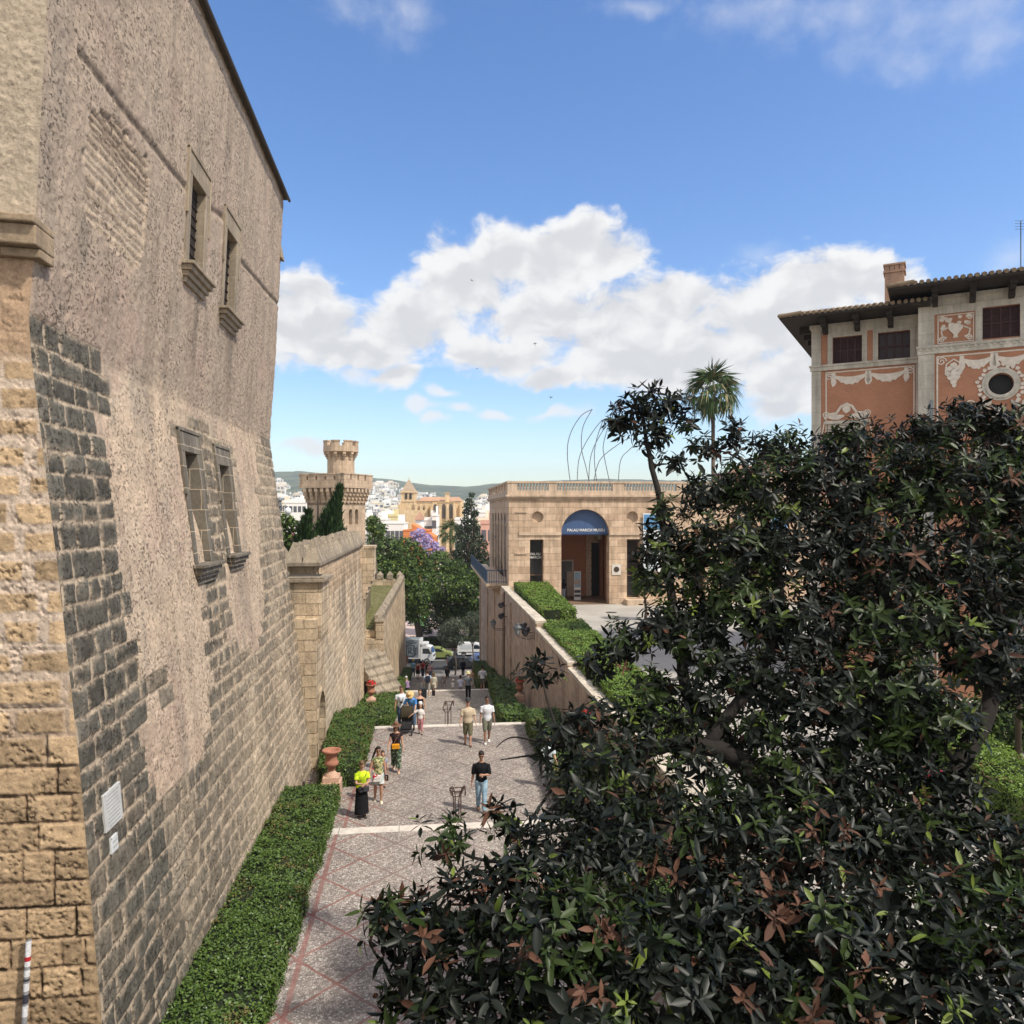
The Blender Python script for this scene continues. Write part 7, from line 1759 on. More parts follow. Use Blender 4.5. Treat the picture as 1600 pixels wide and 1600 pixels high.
# ---------------------------------------------------------------- vehicles
TYRE = M('tyre', (.02, .02, .02), .9); RIM = M('rim', (.30, .30, .31), .35, .1, metal=.6); VGL = glassm('vehicle_glass', (.015, .02, .026), .06); RED = M('tail_light', (.35, .02, .02), .4); HLT = glassm('headlight_glass', (.5, .5, .5), .1); TRIM = M('black_trim', (.02, .02, .022), .6)
def wheel(root, x, y, r=.32, s=1):
    w = MB(); pr = [(-.10, r * .72), (-.11, r * .93), (-.08, r), (.08, r), (.11, r * .93), (.10, r * .72)]; n = 20; vs = []
    for (o, rr) in pr:
        for k in range(n): a = 2 * math.pi * k / n; vs.append((x + rr * math.cos(a), y + o, r + rr * math.sin(a)))
    fs = [(i * n + k, i * n + (k + 1) % n, (i + 1) * n + (k + 1) % n, (i + 1) * n + k) for i in range(len(pr) - 1) for k in range(n)]
    wo = MB().add(vs, fs).build('wheel', TYRE, root, smooth=True)
    m = MB()
    for sd in (-1, 1): m.prism([(r * .73 * math.cos(a), r * .73 * math.sin(a)) for a in np.linspace(0, 2 * math.pi, 19)[:-1]], (x, y + sd * .07, r), (1, 0, 0), (0, 0, 1), (0, -1, 0), -.02, .02)
    for k in range(5): a = k * 1.2566; m.tube([(x, y - .095, r), (x + r * .6 * math.cos(a), y - .095, r + r * .6 * math.sin(a))], .03, 5)
    m.build('rim', RIM, wo)
def car(name, label, px, d, col, prof, glass, w, rz=0, wb=(.85, 3.45), cat='car', z=AVZ, wr=.32, group='vehicles on the avenue', flip=False):
    """prof: side outline (x forward, z); glass: list of side-window outlines; windscreen follows the profile"""
    p = gz_at(px, d, z); root = empty(name, p, rz); tag(root, label, cat, group)
    paint = M('paint_' + name + str(px), col, .3, .06, 2, 0, spec=.5)
    O = (0, w / 2, 0); b = MB(); b.prism(prof, (0, w / 2, 0), (1, 0, 0), (0, 0, 1), (0, -1, 0), 0, w); b.build('body', paint, root, bevel=.06)
    for g in glass:
        for y, sgn in ((-w / 2 - .004, -1), (w / 2 + .004, 1)):
            m = MB(); m.prism(g, (0, y, 0), (1, 0, 0), (0, 0, 1), (0, sgn, 0), -.02, .006); m.build('window', VGL, root)
    for x in wb:
        for y in (-w / 2 + .10, w / 2 - .10): wheel(root, x, y, wr)
        m = MB(); m.prism([(x + wr * 1.18 * math.cos(a), wr + wr * 1.18 * math.sin(a)) for a in np.linspace(0, math.pi, 15)], (0, -w / 2 - .003, 0), (1, 0, 0), (0, 0, 1), (0, -1, 0), -.02, .003); m.build('wheel_arch', TRIM, root)
    return root, paint, w
def screen(root, pts, w, name='windscreen', m=None, inset=.12):
    (x0, z0), (x1, z1) = pts; nx, nz = (z1 - z0), -(x1 - x0); l = math.hypot(nx, nz); nx, nz = nx / l * .012, nz / l * .012
    if nx < 0 and name == 'windscreen': nx, nz = -nx, -nz
    b = MB(); b.add([(x0 + nx, -w / 2 + inset, z0 + nz), (x0 + nx, w / 2 - inset, z0 + nz), (x1 + nx, w / 2 - inset * 1.4, z1 + nz), (x1 + nx, -w / 2 + inset * 1.4, z1 + nz)], [(0, 1, 2, 3)]); b.build(name, m or VGL, root)
def lights(root, x, z, w, front=True):
    for s in (-1, 1):
        b = MB(); b.box((x - .10, s * (w / 2 - .28) - .17, z - .09), (x + .02, s * (w / 2 - .28) + .17, z + .09)); b.build('headlight' if front else 'tail_light', HLT if front else RED, root, bevel=.02)
def plate(root, x, z):
    b = MB(); b.box((x - .02, -.26, z - .055), (x + .015, .26, z + .055)); b.build('number_plate', M('plate_white', (.6, .6, .58), .5), root)
hatch = [(.05, .30), (0, .55), (.02, .95), (.45, 1.42), (.75, 1.50), (2.1, 1.50), (2.45, 1.42), (3.15, .98), (3.9, .86), (4.15, .70), (4.2, .40), (4.1, .25), (.2, .22)]
hg = [[(.62, .98), (.75, 1.36), (1.50, 1.40), (1.50, .98)], [(1.58, .98), (1.58, 1.40), (2.15, 1.40), (2.45, 1.32), (2.92, .98)]]
r, pt, w = car('parked_car', 'lime green hatchback between the truck and the white van', 663, 110.5, (.24, .28, .09), [(x * .98, z * 1.05) for x, z in hatch], [[(x * .98, z * 1.05) for x, z in g] for g in hg], 1.75, -.12)
screen(r, ((3.08 * .98, 1.03 * 1.0), (2.45 * .98, 1.42 * 1.05)), w); lights(r, 4.08, .72, w); plate(r, 4.13, .42)
r, pt, w = car('parked_car', 'dark grey car parked at the kerb behind the thin tree trunk', 699, 103.2, (.022, .024, .028), hatch, hg, 1.78, .02)
screen(r, ((3.10, 1.0), (2.45, 1.42)), w); lights(r, 4.15, .66, w); lights(r, .05, .85, w, False)
r, pt, w = car('parked_car', 'blue car with pale windscreen parked in front of the white van', 736, 105.5, (.10, .16, .32), hatch, hg, 1.75, .05)
screen(r, ((3.10, 1.0), (2.45, 1.42)), w, m=glassm('pale_screen', (.22, .27, .34), .15)); lights(r, 4.15, .66, w)
vanp = [(.0, .35), (.0, 1.55), (.12, 1.80), (.35, 1.85), (2.75, 1.85), (3.1, 1.74), (3.72, 1.12), (4.25, .95), (4.42, .70), (4.4, .30), (.1, .25)]
vang = [[(2.35, 1.08), (2.35, 1.62), (2.85, 1.66), (3.05, 1.58), (3.50, 1.08)]]
r, pt, w = car('parked_van', 'white panel van passing right of the lime green hatchback', 715, 112.5, (.70, .70, .70), vanp, vang, 1.85, -.05, (.9, 3.5), 'van')
screen(r, ((3.70, 1.16), (3.1, 1.72)), w); lights(r, 4.28, .82, w); plate(r, 4.42, .45)
b = MB(); b.box((.35, -w / 2 - .012, 1.05), (2.1, -w / 2 - .002, 1.62)); b.build('side_panel', M('van_panel', (.52, .55, .58), .4), r, bevel=.004)
b = MB(); b.box((.2, -w / 2 - .014, .55), (4.2, -w / 2 - .002, .66)); b.build('side_trim', TRIM, r)
def truck():
    p = gz_at(634, 107.5, AVZ); root = empty('box_truck', (p[0] - .55, p[1], p[2]), -.20); tag(root, 'box truck with graffiti on its grey cargo box and a white cab', 'truck', 'vehicles on the avenue')
    w = 2.15
    c = MB(); c.box((-2.0, -w / 2, .75), (2.75, w / 2, 3.35)); bx = c.build('cargo_box', M('truck_box', (.20, .225, .245), .7, .35, 1.2), root, bevel=.02)
    fr = MB(); fr.box((2.62, -w / 2 - .02, .74), (2.80, w / 2 + .02, 3.38)); fr.box((-2.02, -w / 2 - .02, 3.28), (2.62, -w / 2 + .03, 3.39)); fr.box((-2.02, -w / 2 - .02, .70), (2.62, -w / 2 + .03, .82)); fr.build('box_frame', M('truck_frame', (.55, .56, .56), .5), root)
    g = MB(); y = -w / 2 - .012
    def st(pts, r=.055): g.tube([(x, y, z) for x, z in pts], r, 5)
    st([(.95, 1.1), (.95, 2.55), (2.0, 2.55), (2.0, 1.1), (.95, 1.1)], .07); st([(1.2, 1.3), (1.2, 2.25), (1.7, 2.25), (1.7, 1.9), (1.25, 1.75), (1.75, 1.5), (1.75, 1.25)], .05); st([(1.45, 2.25), (1.45, 1.3)], .04)
    st([(.15, 1.0), (.2, 2.3), (.5, 2.5), (.7, 2.2), (.45, 1.7), (.7, 1.2)], .05); st([(2.2, 1.2), (2.2, 2.2), (2.45, 2.3), (2.4, 1.3)], .05); st([(-1.0, 1.2), (-.9, 2.4), (-.4, 2.5), (-.3, 1.6), (-.8, 1.5), (-.2, 1.1)], .06); st([(.3, 2.85), (.9, 2.95), (1.6, 2.82), (2.3, 2.98)], .04)
    g.build('graffiti', M('graffiti_black', (.02, .025, .035), .7), bx)
    cab = [(2.85, .55), (2.85, 2.25), (3.1, 2.42), (3.75, 2.42), (4.25, 2.28), (4.55, 1.40), (4.62, 1.0), (4.6, .45), (2.95, .45)]
    c = MB(); c.prism(cab, (0, w / 2 - .12, 0), (1, 0, 0), (0, 0, 1), (0, -1, 0), 0, w - .24); c.build('cab', M('cab_white', (.66, .67, .68), .35, .05, spec=.5), root, bevel=.06)
    wc = w - .24
    for s in (-1, 1):
        m = MB(); m.prism([(3.15, 1.40), (3.15, 2.12), (4.0, 2.12), (4.35, 1.40)], (0, s * (wc / 2 + .003), 0), (1, 0, 0), (0, 0, 1), (0, s, 0), -.02, .006); m.build('window', VGL, root)
    screen(root, ((4.53, 1.46), (4.27, 2.22)), wc, m=glassm('truck_screen', (.03, .08, .18), .06)); lights(root, 4.62, .78, wc); plate(root, 4.63, .55)
    m = MB(); m.box((4.55, -wc / 2 + .2, .98), (4.64, wc / 2 - .2, 1.18)); m.build('grille', TRIM, root)
    for s in (-1, 1):
        m = MB(); m.tube([(4.3, s * wc / 2, 2.0), (4.45, s * (wc / 2 + .22), 2.0), (4.45, s * (wc / 2 + .22), 1.7)], .025, 5); m.box((4.40, s * (wc / 2 + .22) - .1, 1.45), (4.47, s * (wc / 2 + .22) + .1, 1.9)); m.build('mirror', TRIM, root)
    m = MB(); m.box((-2.0, -.5, .45), (4.0, .5, .70)); m.build('chassis', TRIM, root); a = MB(); a.box((2.9, -.9, 2.43), (3.7, .9, 2.85)); a.build('fairing', M('truck_frame', (.55, .56, .56), .5), root, bevel=.1)
    for x in (-.9, 3.75):
        for s in (-1, 1): wheel(root, x, s * (w / 2 - .2), .40)
truck()
def igloo(px, d, col, col2, label):
    root = empty('recycling_container', gz_at(px, d, AVZ + .12)); tag(root, label, 'recycling container')
    b = MB(); b.lathe([(.62, 0), (.80, .5), (.84, 1.0), (.72, 1.5), (.45, 1.85), (.12, 2.0)], n=18); b.build('body', M('igloo' + str(px), col, .5, .1), root, smooth=True)
    m = MB(); m.lathe([(.845, .85), (.86, .9), (.845, 1.3), (.80, 1.34)], n=18); m.build('band', M('igloo_band' + str(px), col2, .5), root)
    e = MB(); e.prism([(0, -.3), (.22, -.05), (.2, .2), (0, .34), (-.2, .2), (-.22, -.05)], (0, -.89, 1.05), (1, 0, 0), (0, 0, 1), (0, -1, 0), 0, .02); e.build('leaf_emblem', M('emblem_green', (.06, .25, .06), .6), root)
igloo(648, 141, (.60, .66, .60), (.45, .60, .48), 'pale recycling container with green leaf mark behind the forked trunk'); igloo(661.5, 141, (.18, .45, .20), (.14, .38, .16), 'bright green recycling container right of the forked trunk')

# ---------------------------------------------------------------- people
SKIN = {}
def skin(c):
    if c not in SKIN: SKIN[c] = M('skin' + str(len(SKIN)), c, .6, .08, 20, 0)
    return SKIN[c]
SK1, SK2, SK3 = (.50, .29, .20), (.42, .23, .15), (.30, .16, .10)
_cl = {}
def cloth(c, var=.12, scale=8, name=None):
    k = (c, var, scale)
    if k not in _cl: _cl[k] = M('cloth' + str(len(_cl)), c, .9, var, scale, .25, 40, spec=.15)
    return _cl[k]
def patt(name, a, b_, scale, lo=.48, hi=.52):
    m, T, b = newmat(name); ob = T.node('ShaderNodeTexCoord').outputs['Object']; n = T.noise(ob, scale, 2, .5)
    T.put(b.inputs['Base Color'], T.mix(T.ss(n, lo, hi), a, b_)); b.inputs['Roughness'].default_value = .9; b.inputs['Specular IOR Level'].default_value = .1
    return m
class Tub:
    """closed lofted tubes with elliptical sections; fused into one skin by voxel remesh"""
    def __init__(s): s.mb = MB()
    def loft(s, secs, n=12):
        """secs: (centre, side vec, front vec, rx, ry)"""
        vs = []; fs = []
        for (c, a, b, rx, ry) in secs:
            for k in range(n):
                t = 2 * math.pi * k / n; vs.append(Vector(c) + Vector(a) * rx * math.cos(t) + Vector(b) * ry * math.sin(t))
        m = len(secs)
        for i in range(m - 1):
            for k in range(n): k2 = (k + 1) % n; fs.append((i * n + k, i * n + k2, (i + 1) * n + k2, (i + 1) * n + k))
        fs.append(tuple(range(n - 1, -1, -1))); fs.append(tuple((m - 1) * n + k for k in range(n)))
        s.mb.add(vs, fs)
    def limb(s, pts, rad, n=10): s.mb.tube(pts, rad, n)
    def ball(s, c, rx, ry, rz, n=12, m=8):
        s.mb.lathe([(max(.001, math.sin(math.pi * i / m)), -math.cos(math.pi * i / m) * rz) for i in range(m + 1)], tuple(c), n, 0, rx, ry)
    def fuse(s, name, mats, parent, vox=.014, extra=None, smooth=4, pin=None):
        o = s.mb.build(name, mats, None); r = o.modifiers.new('r', 'REMESH'); r.mode = 'VOXEL'; r.voxel_size = vox; r.use_smooth_shade = True
        q = o.modifiers.new('s', 'SMOOTH'); q.factor = .5; q.iterations = smooth
        dg = bpy.context.evaluated_depsgraph_get(); me = bpy.data.meshes.new_from_object(o.evaluated_get(dg)); me.name = name
        nm = o.name; old = o.data; bpy.data.objects.remove(o); bpy.data.meshes.remove(old)
        if extra is not None:
            import bmesh
            bm = bmesh.new(); bm.from_mesh(me); b0 = len(bm.verts); vv = [bm.verts.new(v) for v in extra.v]
            for f, mi in zip(extra.f, extra.m):
                try: fc = bm.faces.new([vv[i] for i in f]); fc.material_index = mi; fc.smooth = True
                except ValueError: pass
            bm.to_mesh(me); bm.free()
        me.materials.clear()
        for m in (mats if isinstance(mats, list) else [mats]): me.materials.append(m)
        oo = bpy.data.objects.new(name, me); COL.objects.link(oo); oo.parent = parent; return oo
HAIRM = {'dark': M('hair_dark', (.018, .012, .010), .6, .3, 20), 'brown': M('hair_brown', (.06, .035, .02), .6, .3, 20), 'blond': M('hair_blond', (.13, .082, .04), .6, .3, 20), 'grey': M('hair_grey', (.30, .29, .28), .7, .3, 20)}
EYE = M('eye_dark', (.02, .015, .012), .4); LIP = M('lip', (.30, .10, .09), .6); SHADE = M('sunglass', (.01, .01, .012), .2)
def person(label, loc, head=0.0, h=1.72, fem=False, sk=SK1, lean=0, LL=(0, 0), RL=(0, 0), LA=(0, 6, 8), RA=(0, 6, 8), top=None, bottom=None, hair=('dark', 'short'), hat=None, shoes=(.04, .035, .03), glasses=False, seat=None, look=0, group=None, vox=.014, kid=False):
    """LL/RL: (thigh forward, knee flex) degrees; LA/RA: (forward, outward, elbow flex[, inward])"""
    s = h / 1.75; hs = 1.22 if kid else 1.0
    root = empty('person', loc, head); tag(root, label, 'person', group)
    X = Vector((1, 0, 0)); F = Vector((0, -1, 0)); Z = Vector((0, 0, 1))
    def fwd(a): return (F * math.sin(R_(a)) - Z * math.cos(R_(a)))
    thigh, shin, foot = .44 * s, .41 * s, .075 * s
    ext = max(thigh * math.cos(R_(a)) + shin * math.cos(R_(a - k)) for a, k in (LL, RL)) + foot
    hz = ext if seat is None else seat + .10 * s
    hip = Vector((0, 0, hz)); lv = R_(lean); up = Z * math.cos(lv) + F * math.sin(lv); fr = F * math.cos(lv) - Z * math.sin(lv)
    T = lambda x, y, z: hip + X * x * s + fr * y * s + up * z * s
    sw = (.165 if fem else .19) * (.85 if kid else 1); hw = .165 if fem else .155; cw = .145 if fem else .165
    b = Tub()
    tors = [(-.10, .10, .085, .0), (-.04, hw * .96, .115, -.01), (.04, hw, .12, -.01), (.16, .125 if fem else .14, .10, .0), (.30, cw, .115, .012), (.40, cw + .01, .115, .01), (.475, sw - .01, .085, 0), (.515, .10, .065, -.005), (.55, .058, .056, -.005), (.61, .054, .056, .01)]
    def torso(tb, z0, z1, g):
        zs = [z0] + [t[0] for t in tors if z0 < t[0] < z1] + [z1]
        rows = []
        for z in zs:
            rx = np.interp(z, [t[0] for t in tors], [t[1] for t in tors]); ry = np.interp(z, [t[0] for t in tors], [t[2] for t in tors]); oy = np.interp(z, [t[0] for t in tors], [t[3] for t in tors])
            rows.append((T(0, oy, z), X, fr, rx * s + g, ry * s + g))
        tb.loft(rows, 16)
    torso(b, -.10, .61, 0)
    # head
    hc = T(0, .025, .735 if not kid else .75); lk = R_(look); hf = fr * math.cos(lk) - up * math.sin(lk) if lk else fr; hu = up * math.cos(lk) + fr * math.sin(lk) if lk else up; k = s * hs
    HP = lambda x, y, z: hc + X * x * k + hf * y * k + hu * z * k
    b.loft([(HP(0, .015, -.125), X, hf, .028 * k, .032 * k), (HP(0, .012, -.10), X, hf, .052 * k, .065 * k), (HP(0, .005, -.05), X, hf, .066 * k, .085 * k), (HP(0, -.005, 0), X, hf, .074 * k, .093 * k), (HP(0, -.008, .05), X, hf, .075 * k, .094 * k), (HP(0, -.008, .09), X, hf, .062 * k, .078 * k), (HP(0, -.006, .115), X, hf, .034 * k, .042 * k)], 14)
    b.limb([HP(0, .085, .02), HP(0, .108, -.025), HP(0, .09, -.04)], [.010 * k, .016 * k, .012 * k], 6)
    for sd in (-1, 1): b.ball(HP(sd * .076, -.01, -.01), .012 * k, .022 * k, .03 * k, 8, 6)
    ex = MB()
    for sd in (-1, 1):
        c = HP(sd * .030, .084, .012); ex.lathe([(.004 * k, -.008 * k), (.011 * k, 0), (.004 * k, .008 * k)], tuple(c), 8, 1)
    ex.tube([HP(-.024, .086, -.068), HP(0, .092, -.066), HP(.024, .086, -.068)], .006 * k, 6, 2)
    # legs
    knees = {}
    for sd, (a, kf) in ((1, LL), (-1, RL)):
        j = hip + X * sd * .088 * s + Z * -.01; kn = j + fwd(a) * thigh; an = kn + fwd(a - kf) * shin; knees[sd] = (j, kn, an)
        b.limb([j, j.lerp(kn, .35), kn, kn.lerp(an, .3), kn.lerp(an, .7), an], [.088 * s, .080 * s, .054 * s, .057 * s, .042 * s, .036 * s])
    # arms and hands
    arms = {}
    for sd, A in ((1, LA), (-1, RA)):
        fw, ou, el = A[:3]; inn = A[3] if len(A) > 3 else 0
        sh = T(sd * sw, 0, .455)
        d = -up * math.cos(R_(fw)) * math.cos(R_(ou)) + fr * math.sin(R_(fw)) + X * sd * math.sin(R_(ou)); d.normalize()
        e = sh + d * .285 * s
        ax = fr * math.cos(R_(inn)) - X * sd * math.sin(R_(inn)); d2 = d * math.cos(R_(el)) + (ax - d * ax.dot(d)).normalized() * math.sin(R_(el)) if el else d.copy(); d2.normalize()
        w = e + d2 * .245 * s; arms[sd] = (sh, e, w, d2)
        b.limb([sh - d * .01, sh.lerp(e, .4), e, e.lerp(w, .3), w], [.050 * s, .046 * s, .038 * s, .038 * s, .026 * s])
        pn = X * -sd - d2 * (X * -sd).dot(d2); pn = pn.normalized() if pn.length > .1 else fr; sdv = d2.cross(pn).normalized()
        if sdv.dot(fr) < 0: sdv = -sdv
        pc = w + d2 * .045 * s; b.loft([(w, sdv, pn, .026 * s, .020 * s), (pc, sdv, pn, .040 * s, .018 * s), (w + d2 * .088 * s, sdv, pn, .038 * s, .015 * s)], 8)
        for q, ln in enumerate((.066, .075, .070, .056)):
            o = w + d2 * .080 * s + sdv * (.028 - .0185 * q) * s; cur = pn * .45
            m_ = o + (d2 + cur * .25).normalized() * ln * .55 * s; tp = m_ + (d2 + cur * 1.4).normalized() * ln * .55 * s
            ex.tube([o, m_, tp], [.0095 * s, .009 * s, .007 * s], 6, 0)
        o = w + d2 * .025 * s + sdv * .030 * s; m_ = o + (d2 * .6 + sdv * .7 + pn * .2).normalized() * .038 * s; tp = m_ + (d2 + sdv * .25 + pn * .35).normalized() * .032 * s
        ex.tube([o, m_, tp], [.013 * s, .011 * s, .008 * s], 6, 0)
    # bare feet inside shoes
    shp = []
    for sd in (1, -1):
        j, kn, an = knees[sd]; a, kf = (LL, RL)[0 if sd == 1 else 1]; sdir = (an - kn).normalized(); fd = (F - sdir * F.dot(sdir)).normalized(); lift = -math.degrees(math.atan2(fd.z, 1)) * 0
        heel = an - fd * .045 * s + sdir * .03 * s; toe = an + fd * .16 * s + sdir * .055 * s
        b.limb([an, an + sdir * .03 * s, an + fd * .06 * s + sdir * .045 * s, toe], [.036 * s, .038 * s, .034 * s, .022 * s], 8); shp.append((an, sdir, fd))
    b.fuse('body', [skin(sk), EYE, LIP], root, vox, ex)
    # clothes
    if top:
        t = Tub(); g = top.get('g', .014); zb = top.get('z0', -.02); zt = top.get('z1', .53)
        torso(t, zb, zt, g)
        sl = top.get('sl', .55)
        if sl > 0:
            for sd in (1, -1):
                sh, e, w, d2 = arms[sd]
                if sl <= 1: t.limb([sh - (e - sh) * .05, sh.lerp(e, sl * .5), sh.lerp(e, sl)], [.056 * s + g * .6, .056 * s + g * .7, .054 * s + g * .9])
                else: t.limb([sh - (e - sh) * .05, sh.lerp(e, .5), e, e.lerp(w, sl - 1)], [.056 * s + g * .5, .054 * s + g * .6, .047 * s + g * .6, .038 * s + g * .7])
        t.fuse(top.get('n', 'shirt'), top['m'], root, vox, None, 3)
    if bottom:
        kd = bottom.get('k', 'trousers'); g = bottom.get('g', .013); t = Tub()
        if kd in ('trousers', 'shorts'):
            torso(t, -.11, bottom.get('z1', .10), g * .8); f = bottom.get('len', 1.0 if kd == 'trousers' else .55)
            fl = bottom.get('flare', .012)
            for sd in (1, -1):
                j, kn, an = knees[sd]; tot = thigh + shin; L1 = min(1, f * tot / thigh); e = j.lerp(kn, L1)
                pts = [j + Z * .02, j.lerp(kn, .35 * L1), e]; rad = [.094 * s + g * .6, .086 * s + g, (.062 if L1 >= 1 else .076) * s + g + (fl if L1 < 1 else 0)]
                if f * tot > thigh:
                    q = (f * tot - thigh) / shin; pts += [kn.lerp(an, q * .4), kn.lerp(an, q)]; rad += [.060 * s + g, (.050 * s + g * .8 + fl)]
                t.limb(pts, rad)
        else:
            ln = bottom.get('len', .55); zt = bottom.get('z1', .12); rows = []
            mid = (knees[1][1] + knees[-1][1]) / 2
            for q in np.linspace(0, 1, 6):
                z = zt - (zt + ln) * q; c = T(0, -.005, max(z, -.04)) if z > -.04 else Vector((0, 0, hz + z * s)) + (F * (mid - hip).dot(F) * min(1, (-z) / .45) * .5)
                ext_ = abs((knees[1][1] - knees[-1][1]).dot(F)) / 2 * min(1, max(0, -z / .45))
                rows.append((c, X, F, (np.interp(z, [-1, -.04, .04, .16], [hw + .03 + bottom.get('flare', .03), hw + .02, hw + .012, .14])) * s, np.interp(z, [-1, -.04, .04, .16], [.14 + bottom.get('flare', .03), .135, .13, .11]) * s + ext_))
            t.loft(rows, 18)
        t.fuse(bottom.get('n', kd if kd != 'trousers' else 'trousers'), bottom['m'], root, vox, None, 2)
    if shoes:
        for (an, sdir, fd) in shp:
            q = Tub(); lat = X; q.loft([(an - fd * .055 * s + sdir * .035 * s, lat, sdir, .033 * s, .038 * s), (an + sdir * .035 * s, lat, sdir, .042 * s, .042 * s), (an + fd * .08 * s + sdir * .048 * s, lat, sdir, .048 * s, .030 * s), (an + fd * .16 * s + sdir * .055 * s, lat, sdir, .046 * s, .024 * s), (an + fd * .195 * s + sdir * .06 * s, lat, sdir, .028 * s, .016 * s)], 10)
            q.mb.build('shoe', cloth(shoes, .1), root, smooth=True)
    hm = HAIRM[hair[0]]; t = Tub(); kk = k
    t.loft([(HP(0, -.035, -.055), X, hf, .070 * kk, .060 * kk), (HP(0, -.028, 0), X, hf, .083 * kk, .082 * kk), (HP(0, -.018, .045), X, hf, .085 * kk, .095 * kk), (HP(0, -.008, .085), X, hf, .078 * kk, .098 * kk), (HP(0, -.008, .118), X, hf, .055 * kk, .068 * kk), (HP(0, -.008, .132), X, hf, .02 * kk, .026 * kk)], 14)
    if hair[1] == 'long':
        for sd in (-1, 1): t.limb([HP(sd * .06, -.02, .05), HP(sd * .082, -.01, -.06), HP(sd * .075, -.02, -.20)], [.03 * kk, .03 * kk, .015 * kk], 8)
        t.loft([(HP(0, -.05, .03), X, hf, .08 * kk, .05 * kk), (HP(0, -.06, -.1), X, hf, .08 * kk, .045 * kk), (HP(0, -.075, -.24), X, hf, .055 * kk, .025 * kk)], 12)
    elif hair[1] == 'bob':
        t.loft([(HP(0, -.03, .05), X, hf, .088 * kk, .085 * kk), (HP(0, -.035, -.04), X, hf, .092 * kk, .08 * kk), (HP(0, -.04, -.11), X, hf, .082 * kk, .06 * kk)], 14)
    elif hair[1] == 'tail':
        t.limb([HP(-.05, -.05, .05), HP(-.10, -.08, -.06), HP(-.17, -.05, -.22), HP(-.20, -.03, -.30)], [.05 * kk, .042 * kk, .03 * kk, .012 * kk], 8)
    if hair[1] != 'none': t.fuse('hair', hm, root, .012, None, 2)
    if hat:
        m = hat['m']; q = MB(); br = hat.get('brim', .15); c0 = HP(0, 0, .055)
        Rm = Matrix((X, hf, hu)).transposed()
        prof = [(.088, -.01), (.094, .01), (.092, .06), (.080, .10), (.05, .118), (.01, .12)]
        vs = []; n = 20
        allp = ([(br, -.018), (br + .004, -.012), (.10, .004)] if br > .1 else []) + prof
        for rr, zz in allp:
            for i in range(n):
                a = 2 * math.pi * i / n; v = Vector((rr * math.cos(a) * kk, rr * 1.12 * math.sin(a) * kk, zz * kk)); vs.append(c0 + Rm @ v)
        fs = [(i * n + u, i * n + (u + 1) % n, (i + 1) * n + (u + 1) % n, (i + 1) * n + u) for i in range(len(allp) - 1) for u in range(n)] + [tuple((len(allp) - 1) * n + u for u in range(n))]
        q.add(vs, fs)
        if hat.get('peak'): q.tube([HP(0, .08, .06), HP(0, .14, .05), HP(0, .17, .04)], [.06 * kk, .055 * kk, .03 * kk], 8)
        q.build('hat', m, root, smooth=True)
    if glasses:
        q = MB()
        for sd in (-1, 1): q.lathe([(.004 * kk, -.02 * kk), (.024 * kk, -.008 * kk), (.024 * kk, .008 * kk), (.004 * kk, .02 * kk)], tuple(HP(sd * .032, .088, .012)), 10)
        q.tube([HP(-.07, .06, .018), HP(-.03, .095, .018), HP(.03, .095, .018), HP(.07, .06, .018)], .005 * kk, 5); q.build('sunglasses', SHADE, root)
    return root, T, arms, HP, s
def at(px, Y, z=None):
    p = atY(px, 1000, Y); return (p[0], Y, ground(Y) if z is None else z)
def bag(name, label, cat, root, T, c, size, m, strap=None, sm=None):
    """a carried bag is a thing of its own, placed at the body it hangs from"""
    mw = Matrix.Translation(root.location) @ Matrix.Rotation(root.rotation_euler.z, 4, 'Z'); W = lambda p: mw @ p
    e = empty(name, tuple(W(T(*c)))); e.rotation_euler = root.rotation_euler; tag(e, label, cat)
    a, b_, d = size; q = MB(); q.box((-a, -b_, -d), (a, b_, d)); q.build('pouch', m, e, bevel=min(size) * .5)
    fl = MB(); fl.box((-a * .96, -b_ - .012, d * .05), (a * .96, -b_ + .004, d * .98)); fl.build('flap', m, e, bevel=.006)
    if strap:
        iv = mw.copy(); O = W(T(*c)); Ri = Matrix.Rotation(-root.rotation_euler.z, 3, 'Z')
        st = MB(); st.tube([tuple(Ri @ (W(T(*p)) - O)) for p in strap], .010, 6); st.build('strap', sm or m, e)
    return e
